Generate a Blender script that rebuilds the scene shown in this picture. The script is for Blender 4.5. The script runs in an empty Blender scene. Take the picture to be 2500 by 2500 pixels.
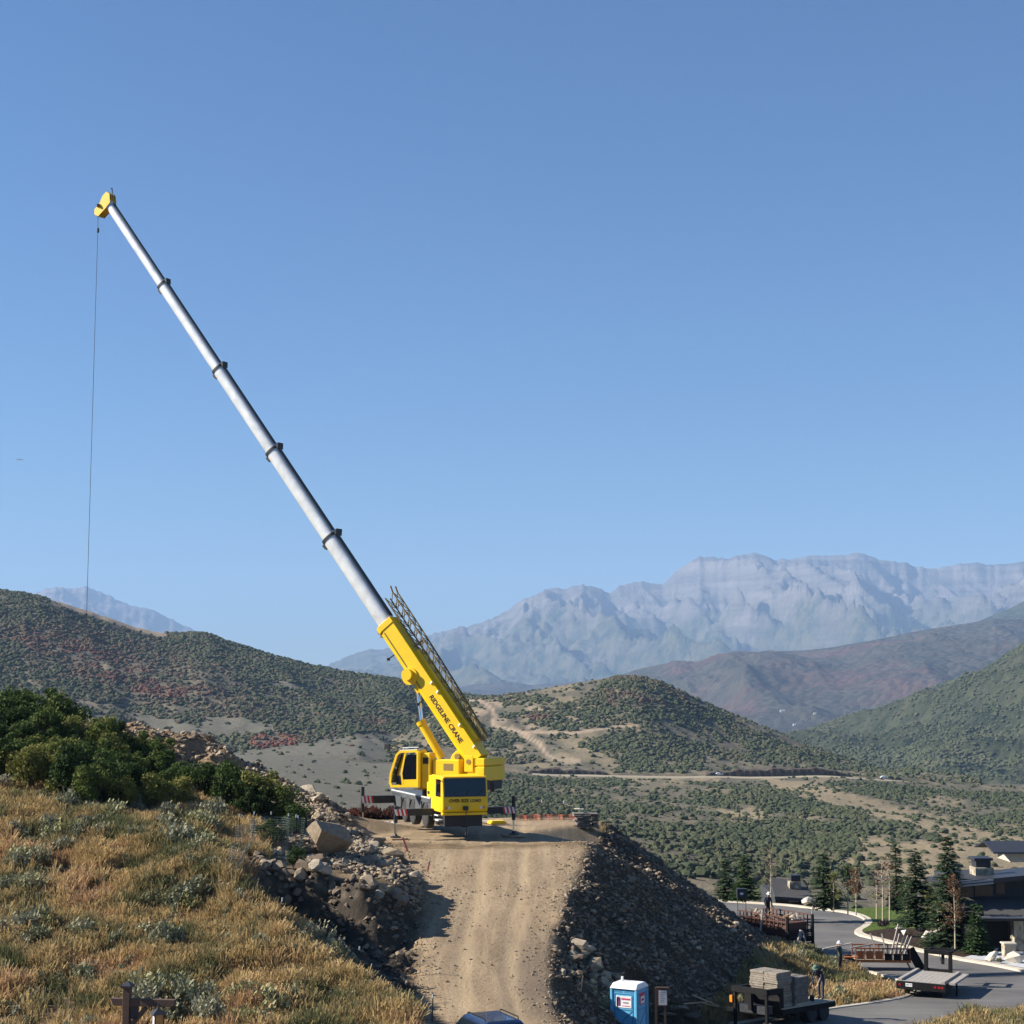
import bpy, bmesh, math, random
import numpy as np
from mathutils import Vector, Matrix, Euler
from mathutils import geometry as mgeo

# ------------------------------------------------------------------ camera, sky, sun, exposure
FPX = 4000.0                      # focal length in photograph pixels (2500 px wide)
PITCH = math.atan(450.0 / FPX)    # horizon at y = 1700
CZ = 7.7                          # camera height over the crane pad (pad is z = 0)
SUN_EL, SUN_AZ = math.radians(31.0), math.radians(-87.0)   # azimuth from +Y, towards -X
SKY_STRENGTH, SUN_STRENGTH, EXPOSURE = 0.052, 5.0, 1.2

scene = bpy.context.scene
C = scene.collection
cam_d = bpy.data.cameras.new('camera'); cam = bpy.data.objects.new('camera', cam_d); C.objects.link(cam)
cam.location = (0, 0, CZ); cam.rotation_euler = (math.pi / 2 + PITCH, 0, 0)
cam_d.sensor_width = 36.0; cam_d.lens = 36.0 * FPX / 2500.0
cam_d.clip_start = 0.5; cam_d.clip_end = 80000.0
scene.camera = cam

world = bpy.data.worlds.new('World'); scene.world = world; world.use_nodes = True
wn = world.node_tree; wn.nodes.clear()
_sky = wn.nodes.new('ShaderNodeTexSky'); _sky.sky_type = 'NISHITA'; _sky.sun_disc = False
_sky.sun_elevation = SUN_EL; _sky.sun_rotation = SUN_AZ
_sky.altitude = 1900; _sky.air_density = 1.4; _sky.dust_density = 0.0; _sky.ozone_density = 10.0
_bg = wn.nodes.new('ShaderNodeBackground'); _bg.inputs['Strength'].default_value = SKY_STRENGTH
_wo = wn.nodes.new('ShaderNodeOutputWorld')
wn.links.new(_sky.outputs[0], _bg.inputs[0]); wn.links.new(_bg.outputs[0], _wo.inputs[0])

sun_d = bpy.data.lights.new('sun', 'SUN'); sun = bpy.data.objects.new('sun', sun_d); C.objects.link(sun)
sun_d.energy = SUN_STRENGTH; sun_d.angle = math.radians(0.5); sun_d.color = (1.0, 0.93, 0.82)
_sd = Vector((math.sin(SUN_AZ) * math.cos(SUN_EL), math.cos(SUN_AZ) * math.cos(SUN_EL), math.sin(SUN_EL)))
sun.rotation_euler = _sd.to_track_quat('Z', 'Y').to_euler(); sun.location = (-60, 0, 60)

scene.view_settings.view_transform = 'Standard'; scene.view_settings.look = 'None'
scene.view_settings.exposure = EXPOSURE; scene.view_settings.gamma = 1.0
scene.view_settings.use_curve_mapping = False
scene.render.engine = 'CYCLES'
scene.cycles.use_denoising = True
scene.cycles.max_bounces = 6; scene.cycles.diffuse_bounces = 2; scene.cycles.glossy_bounces = 2
scene.cycles.transmission_bounces = 4; scene.cycles.transparent_max_bounces = 8; scene.cycles.volume_bounces = 0
scene.cycles.caustics_reflective = False; scene.cycles.caustics_refractive = False

RNG = np.random.default_rng(7)
random.seed(7)
_cp, _sp = math.cos(PITCH), math.sin(PITCH)

# ------------------------------------------------------------------ projection helpers (lay-out only)
def P(px, py, Y):
    a = (np.asarray(px, float) - 1250) / FPX; b = (1250 - np.asarray(py, float)) / FPX
    ry = _cp - b * _sp; rz = _sp + b * _cp
    s = np.asarray(Y, float) / ry
    return a * s, np.asarray(Y, float) + 0 * s, CZ + rz * s
def V3(px, py, Y):
    x, y, z = P(px, py, Y); return Vector((float(x), float(y), float(z)))
def PIX(X, Y, Z):
    Z = np.asarray(Z, float) - CZ
    f = Y * _cp + Z * _sp; u = -Y * _sp + Z * _cp
    f = np.where(np.abs(f) < 1e-6, 1e-6, f)
    return 1250 + FPX * X / f, 1250 - FPX * u / f
def KZ(py):                        # drop per metre of Y for a pixel row
    b = (1250 - np.asarray(py, float)) / FPX
    return -(_sp + b * _cp) / (_cp - b * _sp)
ZR0, ZRS = -6.9, -0.04             # street plane z = ZR0 + ZRS * (Y - 74)
def zroad(Y): return ZR0 + ZRS * (np.asarray(Y, float) - 74.0)
def ROAD(px, py):                  # photograph pixel -> point on the street plane
    k = float(KZ(py)); Y = (CZ - ZR0 + ZRS * 74.0) / (k + ZRS)
    x, y, z = P(px, py, Y); return float(x), float(Y)

# ------------------------------------------------------------------ numpy noise
def _hash(ix, iy, s):
    h = (ix.astype(np.int64) * 374761393 + iy.astype(np.int64) * 668265263 + s * 1274126177) & 0xFFFFFFFF
    h = ((h ^ (h >> 13)) * 1274126177) & 0xFFFFFFFF
    h = h ^ (h >> 16)
    return (h & 0xFFFFFF) / float(0xFFFFFF)
def vnoise(x, y, s=0):
    x = np.asarray(x, float); y = np.asarray(y, float)
    x0 = np.floor(x); y0 = np.floor(y); fx = x - x0; fy = y - y0
    fx = fx * fx * fx * (fx * (fx * 6 - 15) + 10); fy = fy * fy * fy * (fy * (fy * 6 - 15) + 10)
    a = _hash(x0, y0, s); b = _hash(x0 + 1, y0, s); c = _hash(x0, y0 + 1, s); d = _hash(x0 + 1, y0 + 1, s)
    return (a * (1 - fx) + b * fx) * (1 - fy) + (c * (1 - fx) + d * fx) * fy
def fbm(x, y, s=0, oct=5, gain=0.5, lac=2.03):
    t = 0; amp = 1.0; n = 0
    for i in range(oct):
        t = t + amp * vnoise(x, y, s + i * 17); n += amp; amp *= gain
        x = x * lac + 13.7; y = y * lac - 7.3
    return t / n
def ridged(x, y, s=0, oct=5, gain=0.5, lac=2.05):
    t = 0; amp = 1.0; n = 0
    for i in range(oct):
        v = 1 - np.abs(2 * vnoise(x, y, s + i * 31) - 1); t = t + amp * v * v; n += amp; amp *= gain
        x = x * lac + 5.1; y = y * lac + 9.2
    return t / n
def sstep(a, b, x):
    t = np.clip((np.asarray(x, float) - a) / (b - a), 0, 1); return t * t * (3 - 2 * t)
def inpoly(px, py, poly):
    px = np.asarray(px, float); py = np.asarray(py, float); c = np.zeros(np.broadcast(px, py).shape, bool)
    n = len(poly); j = n - 1
    for i in range(n):
        xi, yi = poly[i]; xj, yj = poly[j]
        if yi != yj:
            c ^= ((yi > py) != (yj > py)) & (px < (xj - xi) * (py - yi) / (yj - yi) + xi)
        j = i
    return c
def polydist(x, y, pts):           # distance to an open polyline
    d = np.full(np.shape(x), 1e9)
    for (ax, ay), (bx, by) in zip(pts[:-1], pts[1:]):
        vx, vy = bx - ax, by - ay; L = vx * vx + vy * vy + 1e-9
        t = np.clip(((x - ax) * vx + (y - ay) * vy) / L, 0, 1)
        d = np.minimum(d, np.hypot(x - ax - t * vx, y - ay - t * vy))
    return d

# ------------------------------------------------------------------ materials
MATS = {}
class NT:
    def __init__(self, name):
        self.m = bpy.data.materials.new(name); self.m.use_nodes = True
        self.t = self.m.node_tree; self.n = self.t.nodes; self.n.clear()
        self.out = self.n.new('ShaderNodeOutputMaterial')
    def new(self, typ, **kw):
        nd = self.n.new(typ)
        for k, v in kw.items(): setattr(nd, k, v)
        return nd
    def link(self, a, b): self.t.links.new(a, b)
    def val(self, sock, v):
        if hasattr(v, 'is_linked'): self.link(v, sock)
        else: sock.default_value = v
    def noise(self, vec, scale, detail=5, rough=0.55, dist=0.0):
        nd = self.new('ShaderNodeTexNoise'); nd.inputs['Scale'].default_value = scale
        nd.inputs['Detail'].default_value = detail; nd.inputs['Roughness'].default_value = rough
        nd.inputs['Distortion'].default_value = dist
        if vec is not None: self.link(vec, nd.inputs['Vector'])
        return nd.outputs['Fac']
    def voro(self, vec, scale, feature='F1', out='Distance'):
        nd = self.new('ShaderNodeTexVoronoi'); nd.feature = feature; nd.inputs['Scale'].default_value = scale
        if vec is not None: self.link(vec, nd.inputs['Vector'])
        return nd.outputs[out]
    def ramp(self, fac, stops, interp='LINEAR'):
        nd = self.new('ShaderNodeValToRGB'); self.link(fac, nd.inputs['Fac']); cr = nd.color_ramp; cr.interpolation = interp
        while len(cr.elements) < len(stops): cr.elements.new(0.5)
        for e, (p, c) in zip(cr.elements, stops):
            e.position = p; e.color = (c, c, c, 1) if not hasattr(c, '__len__') else (c[0], c[1], c[2], 1)
        return nd.outputs['Color']
    def mix(self, fac, a, b, blend='MIX'):
        nd = self.new('ShaderNodeMix', data_type='RGBA', blend_type=blend)
        self.val(nd.inputs[0], fac)
        for s, v in ((nd.inputs[6], a), (nd.inputs[7], b)):
            if hasattr(v, 'is_linked'): self.link(v, s)
            else: s.default_value = (v[0], v[1], v[2], 1)
        return nd.outputs[2]
    def math(self, op, a, b=0.5, clamp=False):
        nd = self.new('ShaderNodeMath', operation=op); nd.use_clamp = clamp
        self.val(nd.inputs[0], a); self.val(nd.inputs[1], b); return nd.outputs[0]
    def attr(self, name, kind='GEOMETRY', out='Fac'):
        nd = self.new('ShaderNodeAttribute'); nd.attribute_name = name; nd.attribute_type = kind; return nd.outputs[out]
    def obj(self): return self.new('ShaderNodeTexCoord').outputs['Object']
    def pos(self): return self.new('ShaderNodeNewGeometry').outputs['Position']
    def bsdf(self, color, rough=0.8, metal=0.0, spec=0.3, bump=None, bstr=0.4, bdist=0.05, sub=None, coat=0.0):
        b = self.new('ShaderNodeBsdfPrincipled')
        if hasattr(color, 'is_linked'): self.link(color, b.inputs['Base Color'])
        else: b.inputs['Base Color'].default_value = (*color, 1)
        self.val(b.inputs['Roughness'], rough); b.inputs['Metallic'].default_value = metal
        b.inputs['Specular IOR Level'].default_value = spec; b.inputs['Coat Weight'].default_value = coat
        if bump is not None:
            bm_ = self.new('ShaderNodeBump'); bm_.inputs['Strength'].default_value = bstr; bm_.inputs['Distance'].default_value = bdist
            self.link(bump, bm_.inputs['Height']); self.link(bm_.outputs[0], b.inputs['Normal'])
        self.link(b.outputs[0], self.out.inputs['Surface']); return b

def simple(name, col, rough=0.6, metal=0.0, spec=0.4, var=0.12, scale=6.0, dirt=0.0, coat=0.0, dirtcol=(0.16, 0.12, 0.08)):
    """painted / plain surface with procedural mottling and some dirt"""
    t = NT(name); o = t.obj()
    n = t.noise(o, scale, 6, 0.6)
    lo = tuple(c * (1 - var) for c in col); hi = tuple(min(1, c * (1 + var)) for c in col)
    c = t.ramp(n, [(0.3, lo), (0.7, hi)])
    if dirt > 0:
        d = t.ramp(t.noise(o, scale * 0.45, 8, 0.7), [(0.5, 0.0), (0.75, 1.0)])
        c = t.mix(t.math('MULTIPLY', d, dirt), c, dirtcol)
    r = t.math('ADD', t.math('MULTIPLY', n, 0.2), rough - 0.1, True)
    t.bsdf(c, r, metal, spec, bump=n, bstr=0.08, bdist=0.01, coat=coat)
    MATS[name] = t.m; return t.m

# ------------------------------------------------------------------ objects
def tag(o, label=None, cat=None, group=None, kind=None):
    if label: o['label'] = label
    if cat: o['category'] = cat
    if group: o['group'] = group
    if kind: o['kind'] = kind
    return o
def link(o, parent=None):
    C.objects.link(o)
    if parent is not None: o.parent = parent
    return o
def thing(name, label, cat, loc=(0, 0, 0), rz=0.0, group=None, rot=None):
    o = bpy.data.objects.new(name, None); o.empty_display_size = 0.3
    o.location = loc; o.rotation_euler = rot if rot is not None else (0, 0, rz)
    link(o); return tag(o, label, cat, group)
def mobj(name, verts, faces, mats, parent=None, smooth=False, midx=None):
    me = bpy.data.meshes.new(name); me.from_pydata([tuple(v) for v in verts], [], [tuple(f) for f in faces])
    for m in (mats if isinstance(mats, (list, tuple)) else [mats]): me.materials.append(MATS[m] if isinstance(m, str) else m)
    if midx is not None: me.polygons.foreach_set('material_index', np.asarray(midx, np.int32))
    if smooth: me.polygons.foreach_set('use_smooth', np.ones(len(me.polygons), bool))
    me.update(); return link(bpy.data.objects.new(name, me), parent)
def copy_tree(o, parent=None):
    c = o.copy(); C.objects.link(c); c.parent = parent
    for ch in list(o.children): copy_tree(ch, c)
    return c
def grid_mesh(name, X, Y, Z, mat, attrs=None, smooth=True, colattrs=None):
    X, Y, Z = np.broadcast_arrays(X, Y, Z); r, c = X.shape
    v = np.stack([X.ravel(), Y.ravel(), Z.ravel()], 1)
    i = np.arange(r * c).reshape(r, c)
    q = np.stack([i[:-1, :-1].ravel(), i[:-1, 1:].ravel(), i[1:, 1:].ravel(), i[1:, :-1].ravel()], 1).astype(np.int32)
    me = bpy.data.meshes.new(name); me.vertices.add(len(v)); me.vertices.foreach_set('co', v.astype(np.float32).ravel())
    me.loops.add(q.size); me.loops.foreach_set('vertex_index', q.ravel())
    me.polygons.add(len(q)); me.polygons.foreach_set('loop_start', np.arange(0, q.size, 4, dtype=np.int32))
    me.update(calc_edges=True); me.validate()
    if smooth: me.polygons.foreach_set('use_smooth', np.ones(len(q), bool))
    for k, a in (attrs or {}).items():
        at = me.attributes.new(k, 'FLOAT', 'POINT'); at.data.foreach_set('value', np.asarray(a, np.float32).ravel())
    for k, a in (colattrs or {}).items():
        at = me.attributes.new(k, 'FLOAT_COLOR', 'POINT')
        at.data.foreach_set('color', np.concatenate([a.reshape(-1, 3), np.ones((a.size // 3, 1))], 1).astype(np.float32).ravel())
    me.materials.append(MATS[mat] if isinstance(mat, str) else mat)
    return link(bpy.data.objects.new(name, me))

class MB:
    """collects shapes, then links them as one mesh"""
    def __init__(self): self.v = []; self.f = []
    def add(self, vs, fs):
        n = len(self.v); self.v += [tuple(v) for v in vs]; self.f += [tuple(i + n for i in f) for f in fs]; return self
    def box(self, x0, x1, y0, y1, z0, z1, M=None):
        vs = [Vector((x, y, z)) for z in (z0, z1) for y in (y0, y1) for x in (x0, x1)]
        if M is not None: vs = [M @ v for v in vs]
        return self.add(vs, [(0, 2, 3, 1), (4, 5, 7, 6), (0, 1, 5, 4), (1, 3, 7, 5), (3, 2, 6, 7), (2, 0, 4, 6)])
    def beam(self, a, b, w, h=None, up=(0, 0, 1), w2=None, h2=None):
        a, b = Vector(a), Vector(b); h = w if h is None else h; w2 = w if w2 is None else w2; h2 = h if h2 is None else h2
        d = (b - a).normalized(); s = d.cross(Vector(up))
        if s.length < 1e-4: s = d.cross(Vector((1, 0, 0)))
        s.normalize(); u = s.cross(d).normalized(); vs = []
        for p, ww, hh in ((a, w, h), (b, w2, h2)):
            for i, j in ((-1, -1), (1, -1), (1, 1), (-1, 1)): vs.append(p + s * (ww / 2 * i) + u * (hh / 2 * j))
        return self.add(vs, [(0, 1, 2, 3), (7, 6, 5, 4), (0, 4, 5, 1), (1, 5, 6, 2), (2, 6, 7, 3), (3, 7, 4, 0)])
    def cyl(self, a, b, r0, r1=None, n=10, caps=True):
        a, b = Vector(a), Vector(b); r1 = r0 if r1 is None else r1
        d = (b - a).normalized(); s = d.cross(Vector((0, 0, 1)))
        if s.length < 1e-3: s = Vector((1, 0, 0))
        s.normalize(); u = s.cross(d); vs = []
        for p, r in ((a, r0), (b, r1)):
            for k in range(n):
                t = 2 * math.pi * k / n; vs.append(p + s * (r * math.cos(t)) + u * (r * math.sin(t)))
        fs = [(k, (k + 1) % n, n + (k + 1) % n, n + k) for k in range(n)]
        if caps: fs += [tuple(range(n - 1, -1, -1)), tuple(range(n, 2 * n))]
        return self.add(vs, fs)
    def path(self, pts, r, n=6):
        for a, b in zip(pts[:-1], pts[1:]):
            if (Vector(a) - Vector(b)).length > 1e-5: self.cyl(a, b, r, r, n)
        return self
    def loft(self, rings, caps=True):
        n = len(rings[0]); vs = [p for r in rings for p in r]; fs = []
        for k in range(len(rings) - 1):
            for j in range(n): fs.append((k * n + j, k * n + (j + 1) % n, (k + 1) * n + (j + 1) % n, (k + 1) * n + j))
        if caps: fs += [tuple(range(n - 1, -1, -1)), tuple(range((len(rings) - 1) * n, len(rings) * n))]
        return self.add(vs, fs)
    def prism(self, poly, axis, lo, hi):
        """extrude a 2D polygon along an axis: 'x' -> poly in (y,z), 'y' -> (x,z), 'z' -> (x,y)"""
        def at(p, t):
            return {'x': (t, p[0], p[1]), 'y': (p[0], t, p[1]), 'z': (p[0], p[1], t)}[axis]
        return self.loft([[at(p, lo) for p in poly], [at(p, hi) for p in poly]])
    def lathe(self, prof, c, axis='z', n=16):
        """prof: (radius, height) pairs"""
        rings = []
        for r, h in prof:
            ring = []
            for k in range(n):
                t = 2 * math.pi * k / n; a, b = r * math.cos(t), r * math.sin(t)
                ring.append({'z': (c[0] + a, c[1] + b, c[2] + h), 'x': (c[0] + h, c[1] + a, c[2] + b), 'y': (c[0] + a, c[1] + h, c[2] + b)}[axis])
            rings.append(ring)
        return self.loft(rings)
    def build(self, name, mat, parent=None, smooth=False, bevel=0.0):
        o = mobj(name, self.v, self.f, mat, parent)
        me = o.data
        bm = bmesh.new(); bm.from_mesh(me); bmesh.ops.recalc_face_normals(bm, faces=bm.faces)
        if bevel > 0:
            es = [e for e in bm.edges if e.is_manifold and e.calc_face_angle(0) > 0.5]
            try: bmesh.ops.bevel(bm, geom=es, offset=bevel, segments=1, affect='EDGES', clamp_overlap=True)
            except Exception: pass
        bm.to_mesh(me); bm.free()
        if smooth:
            me.polygons.foreach_set('use_smooth', np.ones(len(me.polygons), bool))
            try: me.set_sharp_from_angle(angle=math.radians(40))
            except Exception: pass
        return o

# ------------------------------------------------------------------ instancing for 'stuff'
def scatter(name, pts, scl, rot, variants, label, cat, tint=None, tilt=None, idx=None):
    """ONE stuff object: instances of variant meshes at points (geometry nodes)"""
    n = len(pts); me = bpy.data.meshes.new(name); me.vertices.add(n)
    me.vertices.foreach_set('co', np.asarray(pts, np.float32).ravel())
    def at(k, typ, dat, field='value'):
        a = me.attributes.new(k, typ, 'POINT'); a.data.foreach_set(field, np.ascontiguousarray(dat).ravel())
    scl = np.asarray(scl, np.float32)
    if scl.ndim == 1: scl = np.repeat(scl[:, None], 3, 1)
    at('scl', 'FLOAT_VECTOR', scl, 'vector')
    r = np.zeros((n, 3), np.float32); r[:, 2] = rot
    if tilt is not None: r[:, :2] = tilt
    at('rot', 'FLOAT_VECTOR', r, 'vector')
    at('var', 'INT', (RNG.integers(0, len(variants), n) if idx is None else idx).astype(np.int32))
    at('tint', 'FLOAT', (RNG.random(n) if tint is None else tint).astype(np.float32))
    o = link(bpy.data.objects.new(name, me))
    ng = bpy.data.node_groups.new(name, 'GeometryNodeTree')
    ng.interface.new_socket('Geometry', in_out='INPUT', socket_type='NodeSocketGeometry')
    ng.interface.new_socket('Geometry', in_out='OUTPUT', socket_type='NodeSocketGeometry')
    N = ng.nodes; gi = N.new('NodeGroupInput'); go = N.new('NodeGroupOutput')
    mp = N.new('GeometryNodeMeshToPoints'); iop = N.new('GeometryNodeInstanceOnPoints')
    jn = N.new('GeometryNodeGeometryToInstance')
    for v in variants[::-1]:
        oi = N.new('GeometryNodeObjectInfo'); oi.inputs['Object'].default_value = v; oi.inputs['As Instance'].default_value = True
        ng.links.new(oi.outputs['Geometry'], jn.inputs[0])
    def named(k, typ):
        a = N.new('GeometryNodeInputNamedAttribute'); a.data_type = typ; a.inputs['Name'].default_value = k; return a.outputs[0]
    ng.links.new(gi.outputs[0], mp.inputs[0]); ng.links.new(mp.outputs[0], iop.inputs['Points'])
    ng.links.new(jn.outputs[0], iop.inputs['Instance'])
    iop.inputs['Pick Instance'].default_value = True
    ng.links.new(named('var', 'INT'), iop.inputs['Instance Index'])
    e2r = N.new('FunctionNodeEulerToRotation')
    ng.links.new(named('rot', 'FLOAT_VECTOR'), e2r.inputs[0]); ng.links.new(e2r.outputs[0], iop.inputs['Rotation'])
    ng.links.new(named('scl', 'FLOAT_VECTOR'), iop.inputs['Scale'])
    ng.links.new(iop.outputs[0], go.inputs[0])
    md = o.modifiers.new('scatter', 'NODES'); md.node_group = ng
    return tag(o, label, cat, kind='stuff')
_STORE = None
def variant(o):
    """mesh kept out of the scene, used only as an instance source"""
    for c in list(o.users_collection): c.objects.unlink(o)
    return o
# ================================================================== distant land
def mat_mountain():
    t = NT('mountain_rock'); p = t.pos()
    up = t.attr('hgt'); n = t.noise(p, 0.0012, 10, 0.65); n2 = t.noise(p, 0.006, 8, 0.7)
    mp = t.new('ShaderNodeMapping'); mp.inputs['Scale'].default_value = (0.0006, 0.0006, 0.012); t.link(p, mp.inputs['Vector'])
    st = t.noise(mp.outputs[0], 1.0, 6, 0.6, 0.4)
    rock = t.mix(t.ramp(st, [(0.35, 0.0), (0.65, 1.0)]), (0.20, 0.175, 0.155), (0.10, 0.09, 0.08))
    veg = t.mix(t.ramp(n2, [(0.4, 0.0), (0.6, 1.0)]), (0.035, 0.05, 0.03), (0.12, 0.11, 0.065))
    f = t.math('ADD', t.math('MULTIPLY', t.math('SUBTRACT', n, 0.5), 1.6), up)
    c = t.mix(t.ramp(f, [(0.36, 0.0), (0.62, 1.0)]), veg, rock)
    t.bsdf(c, 0.95, spec=0.1, bump=t.math('ADD', n2, t.math('MULTIPLY', st, 0.5)), bstr=1.0, bdist=60.0)
    MATS['mountain_rock'] = t.m
def mat_farhill(name, dark, mid, red, redamt, sc):
    t = NT(name); p = t.pos()
    big = t.noise(p, 0.0016 * sc, 6, 0.6); fine = t.noise(p, 0.02 * sc, 8, 0.75); dots = t.voro(p, 0.06 * sc)
    c = t.mix(t.ramp(fine, [(0.38, 0.0), (0.62, 1.0)]), dark, mid)
    r = t.ramp(t.noise(p, 0.003 * sc, 5, 0.6, 0.6), [(0.50, 0.0), (0.62, 1.0)])
    c = t.mix(t.math('MULTIPLY', r, redamt), c, red)
    b = t.ramp(big, [(0.55, 0.0), (0.7, 1.0)])
    c = t.mix(t.math('MULTIPLY', b, 0.55), c, (0.105, 0.095, 0.065))
    t.bsdf(c, 0.95, spec=0.1, bump=t.math('SUBTRACT', fine, t.math('MULTIPLY', dots, 0.8)), bstr=1.0, bdist=7.0 / sc)
    MATS[name] = t.m
def mat_hill():
    t = NT('hill_ground'); p = t.pos()
    n = t.noise(p, 0.02, 7, 0.6); f = t.noise(p, 0.25, 7, 0.75)
    mp = t.new('ShaderNodeMapping'); mp.inputs['Scale'].default_value = (0.03, 0.012, 0.03); mp.inputs['Rotation'].default_value = (0, 0, 0.5); t.link(p, mp.inputs['Vector'])
    stripe = t.noise(mp.outputs[0], 3.0, 6, 0.65)
    c = t.mix(t.ramp(n, [(0.35, 0.0), (0.65, 1.0)]), (0.10, 0.09, 0.068), (0.15, 0.13, 0.092))
    c = t.mix(t.ramp(f, [(0.45, 0.0), (0.6, 1.0)]), c, (0.085, 0.085, 0.06))
    c = t.mix(t.math('MULTIPLY', t.ramp(stripe, [(0.5, 0.0), (0.68, 1.0)]), 0.5), c, (0.25, 0.20, 0.13))
    c = t.mix(t.math('MULTIPLY', t.attr('gold'), t.ramp(f, [(0.3, 0.45), (0.6, 1.0)])), c, (0.30, 0.235, 0.145))
    c = t.mix(t.math('MULTIPLY', t.attr('bare'), t.ramp(f, [(0.3, 0.5), (0.6, 1.0)])), c, (0.40, 0.30, 0.21))
    c = t.mix(t.attr('sage'), c, t.mix(t.ramp(f, [(0.4, 0.0), (0.6, 1.0)]), (0.115, 0.11, 0.085), (0.165, 0.152, 0.118)))
    t.bsdf(c, 0.95, spec=0.1, bump=f, bstr=0.8, bdist=1.2); MATS['hill_ground'] = t.m
mat_mountain(); mat_hill()
mat_farhill('ridge_scrub', (0.035, 0.036, 0.03), (0.075, 0.066, 0.05), (0.125, 0.05, 0.05), 0.5, 0.5)
mat_farhill('slope_scrub', (0.018, 0.028, 0.015), (0.06, 0.064, 0.037), (0.075, 0.06, 0.042), 0.15, 1.0)

def curve(pts, x):
    a = np.array(pts, float); return np.interp(x, a[:, 0], a[:, 1])
def zcurve(Z, k): return [(800 + x / 1.1365, 1250 + y / 1.1365) for x, y in Z] if k == 5 else [(x / 1.932, 1350 + y / 1.932) for x, y in Z]

T_CREST = zcurve([(-700, 520), (-200, 480), (0, 428), (60, 402), (120, 375), (150, 381), (200, 366), (270, 345), (390, 322), (480, 280), (560, 245),
    (600, 213), (640, 205), (660, 210), (700, 198), (745, 203), (785, 220), (810, 200), (870, 193), (935, 196), (970, 165), (1030, 122), (1070, 123),
    (1110, 127), (1185, 109), (1215, 119), (1245, 137), (1300, 128), (1350, 116), (1400, 119), (1480, 107), (1510, 118), (1545, 133), (1610, 140), (1630, 152),
    (1690, 158), (1740, 150), (1800, 144), (1850, 148), (1932, 137), (2300, 150)], 5)
A_CREST = zcurve([(-500, 330), (-100, 260), (100, 215), (175, 190), (250, 163), (300, 165), (340, 179), (400, 157), (440, 178), (520, 200), (600, 237), (700, 265),
    (800, 310), (900, 352), (1000, 400), (1100, 450), (1300, 520)], 7)

def mountain(name, crest, px0, px1, ncol, D0, D1, footpy, amp, seed, label):
    px = np.linspace(px0, px1, ncol); nr = 150
    u = np.linspace(0, 1, nr)
    cp = curve(crest, px) + (fbm(px / 9.0, px * 0, seed, 4) - 0.5) * 7 + (ridged(px / 14.0, px * 0, seed + 1, 3) - .5) * 4
    xc, yc, zc = P(px, cp, D1); xf, yf, zf = P(px, np.full(ncol, footpy), D0)
    U = u[:, None]
    # the mountain front: crest row at u = 0.8, a back slope beyond
    k = np.clip(U / 0.8, 0, 1); Y = D0 + (D1 - D0) * k; back = np.clip((U - 0.8) / 0.2, 0, 1); Y = Y + back * 3500
    a = (px - 1250) / FPX * 1.0
    X = a[None, :] * Y
    shape = 0.35 * k + 0.65 * k ** 2.1
    Z = zf[None, :] * (1 - shape) + zc[None, :] * shape - back * (zc[None, :] + 200) * 0.8
    w = np.sin(np.pi * np.clip(k, 0, 1) ** 1.3) ** 0.8 * (1 - back)
    wx = X + 700 * (fbm(X / 2500, Y / 2500, seed + 3, 3) - 0.5) + 0.22 * (Y - D0)
    spur = ridged(wx / 1500.0, Y / 6000.0, seed + 5, 2, 0.4)          # buttresses running down the face
    gul = ridged(wx / 480.0, Y / 1700.0, seed + 9, 4, 0.5)
    fine = fbm(wx / 160.0, Y / 300.0, seed + 13, 4) - 0.5
    rel = np.maximum(zc[None, :] - zf[None, :], 50) / 1600.0
    Z = Z + w * rel * amp * ((spur - 0.55) * 1.5 + (gul - 0.5) * 0.75 + fine * 0.5)
    # rock bands (terraces) high up
    band = np.sin(Z / 55.0 + 3 * fbm(X / 1500, Y / 1500, seed + 2, 3)) * 14 * sstep(0.55, 0.85, k) * (1 - back)
    Z = Z + band
    hgt = np.clip((Z + 150) / 1750.0, 0, 1)
    o = grid_mesh(name, X, Y, Z, 'mountain_rock', {'hgt': hgt}, smooth=True)
    return tag(o, label, 'mountain', kind='structure')
mountain('mountain_range', T_CREST, 500, 2950, 520, 9500, 18000, 1712, 620, 11, 'hazy blue rocky mountain range rising on the right')
mountain('distant_mountain', A_CREST, -200, 760, 200, 14000, 21000, 1690, 420, 41, 'pale hazy mountain peeking over the left hill')

def ridge_layer(name, crest, px0, px1, ncol, D0, D1, footpy, mat, amp, sc, seed, label, skew=0.15, nr=70):
    px = np.linspace(px0, px1, ncol); u = np.linspace(0, 1, nr)[:, None]
    cp = curve(crest, px)
    xc, yc, zc = P(px, cp, D1); xf, yf, zf = P(px, np.full(ncol, footpy), D0)
    k = np.clip(u / 0.8, 0, 1); back = np.clip((u - 0.8) / 0.2, 0, 1)
    Y = D0 + (D1 - D0) * k + back * (D1 - D0) * 0.6
    X = ((px - 1250) / FPX)[None, :] * Y
    s = 0.45 * k + 0.55 * (k * k * (3 - 2 * k))
    Z = zf * (1 - s) + zc * s - back * np.maximum(zc - zf, 30) * 0.7
    w = np.sin(np.pi * k) ** 0.7 * (1 - back)
    Z = Z + w * amp * ((ridged((X + skew * Y) / sc, Y / (sc * 3), seed, 4) - 0.5) * 1.4 + (fbm(X / sc * 3, Y / sc * 3, seed + 4, 4) - 0.5) * 0.4)
    Z = Z + (fbm(X / sc * 6, Y / sc * 6, seed + 8, 3) - 0.5) * amp * 0.06
    tag(grid_mesh(name, X, Y, Z, mat), label, 'hill', kind='structure'); return np.broadcast_arrays(X, Y, Z)
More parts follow.
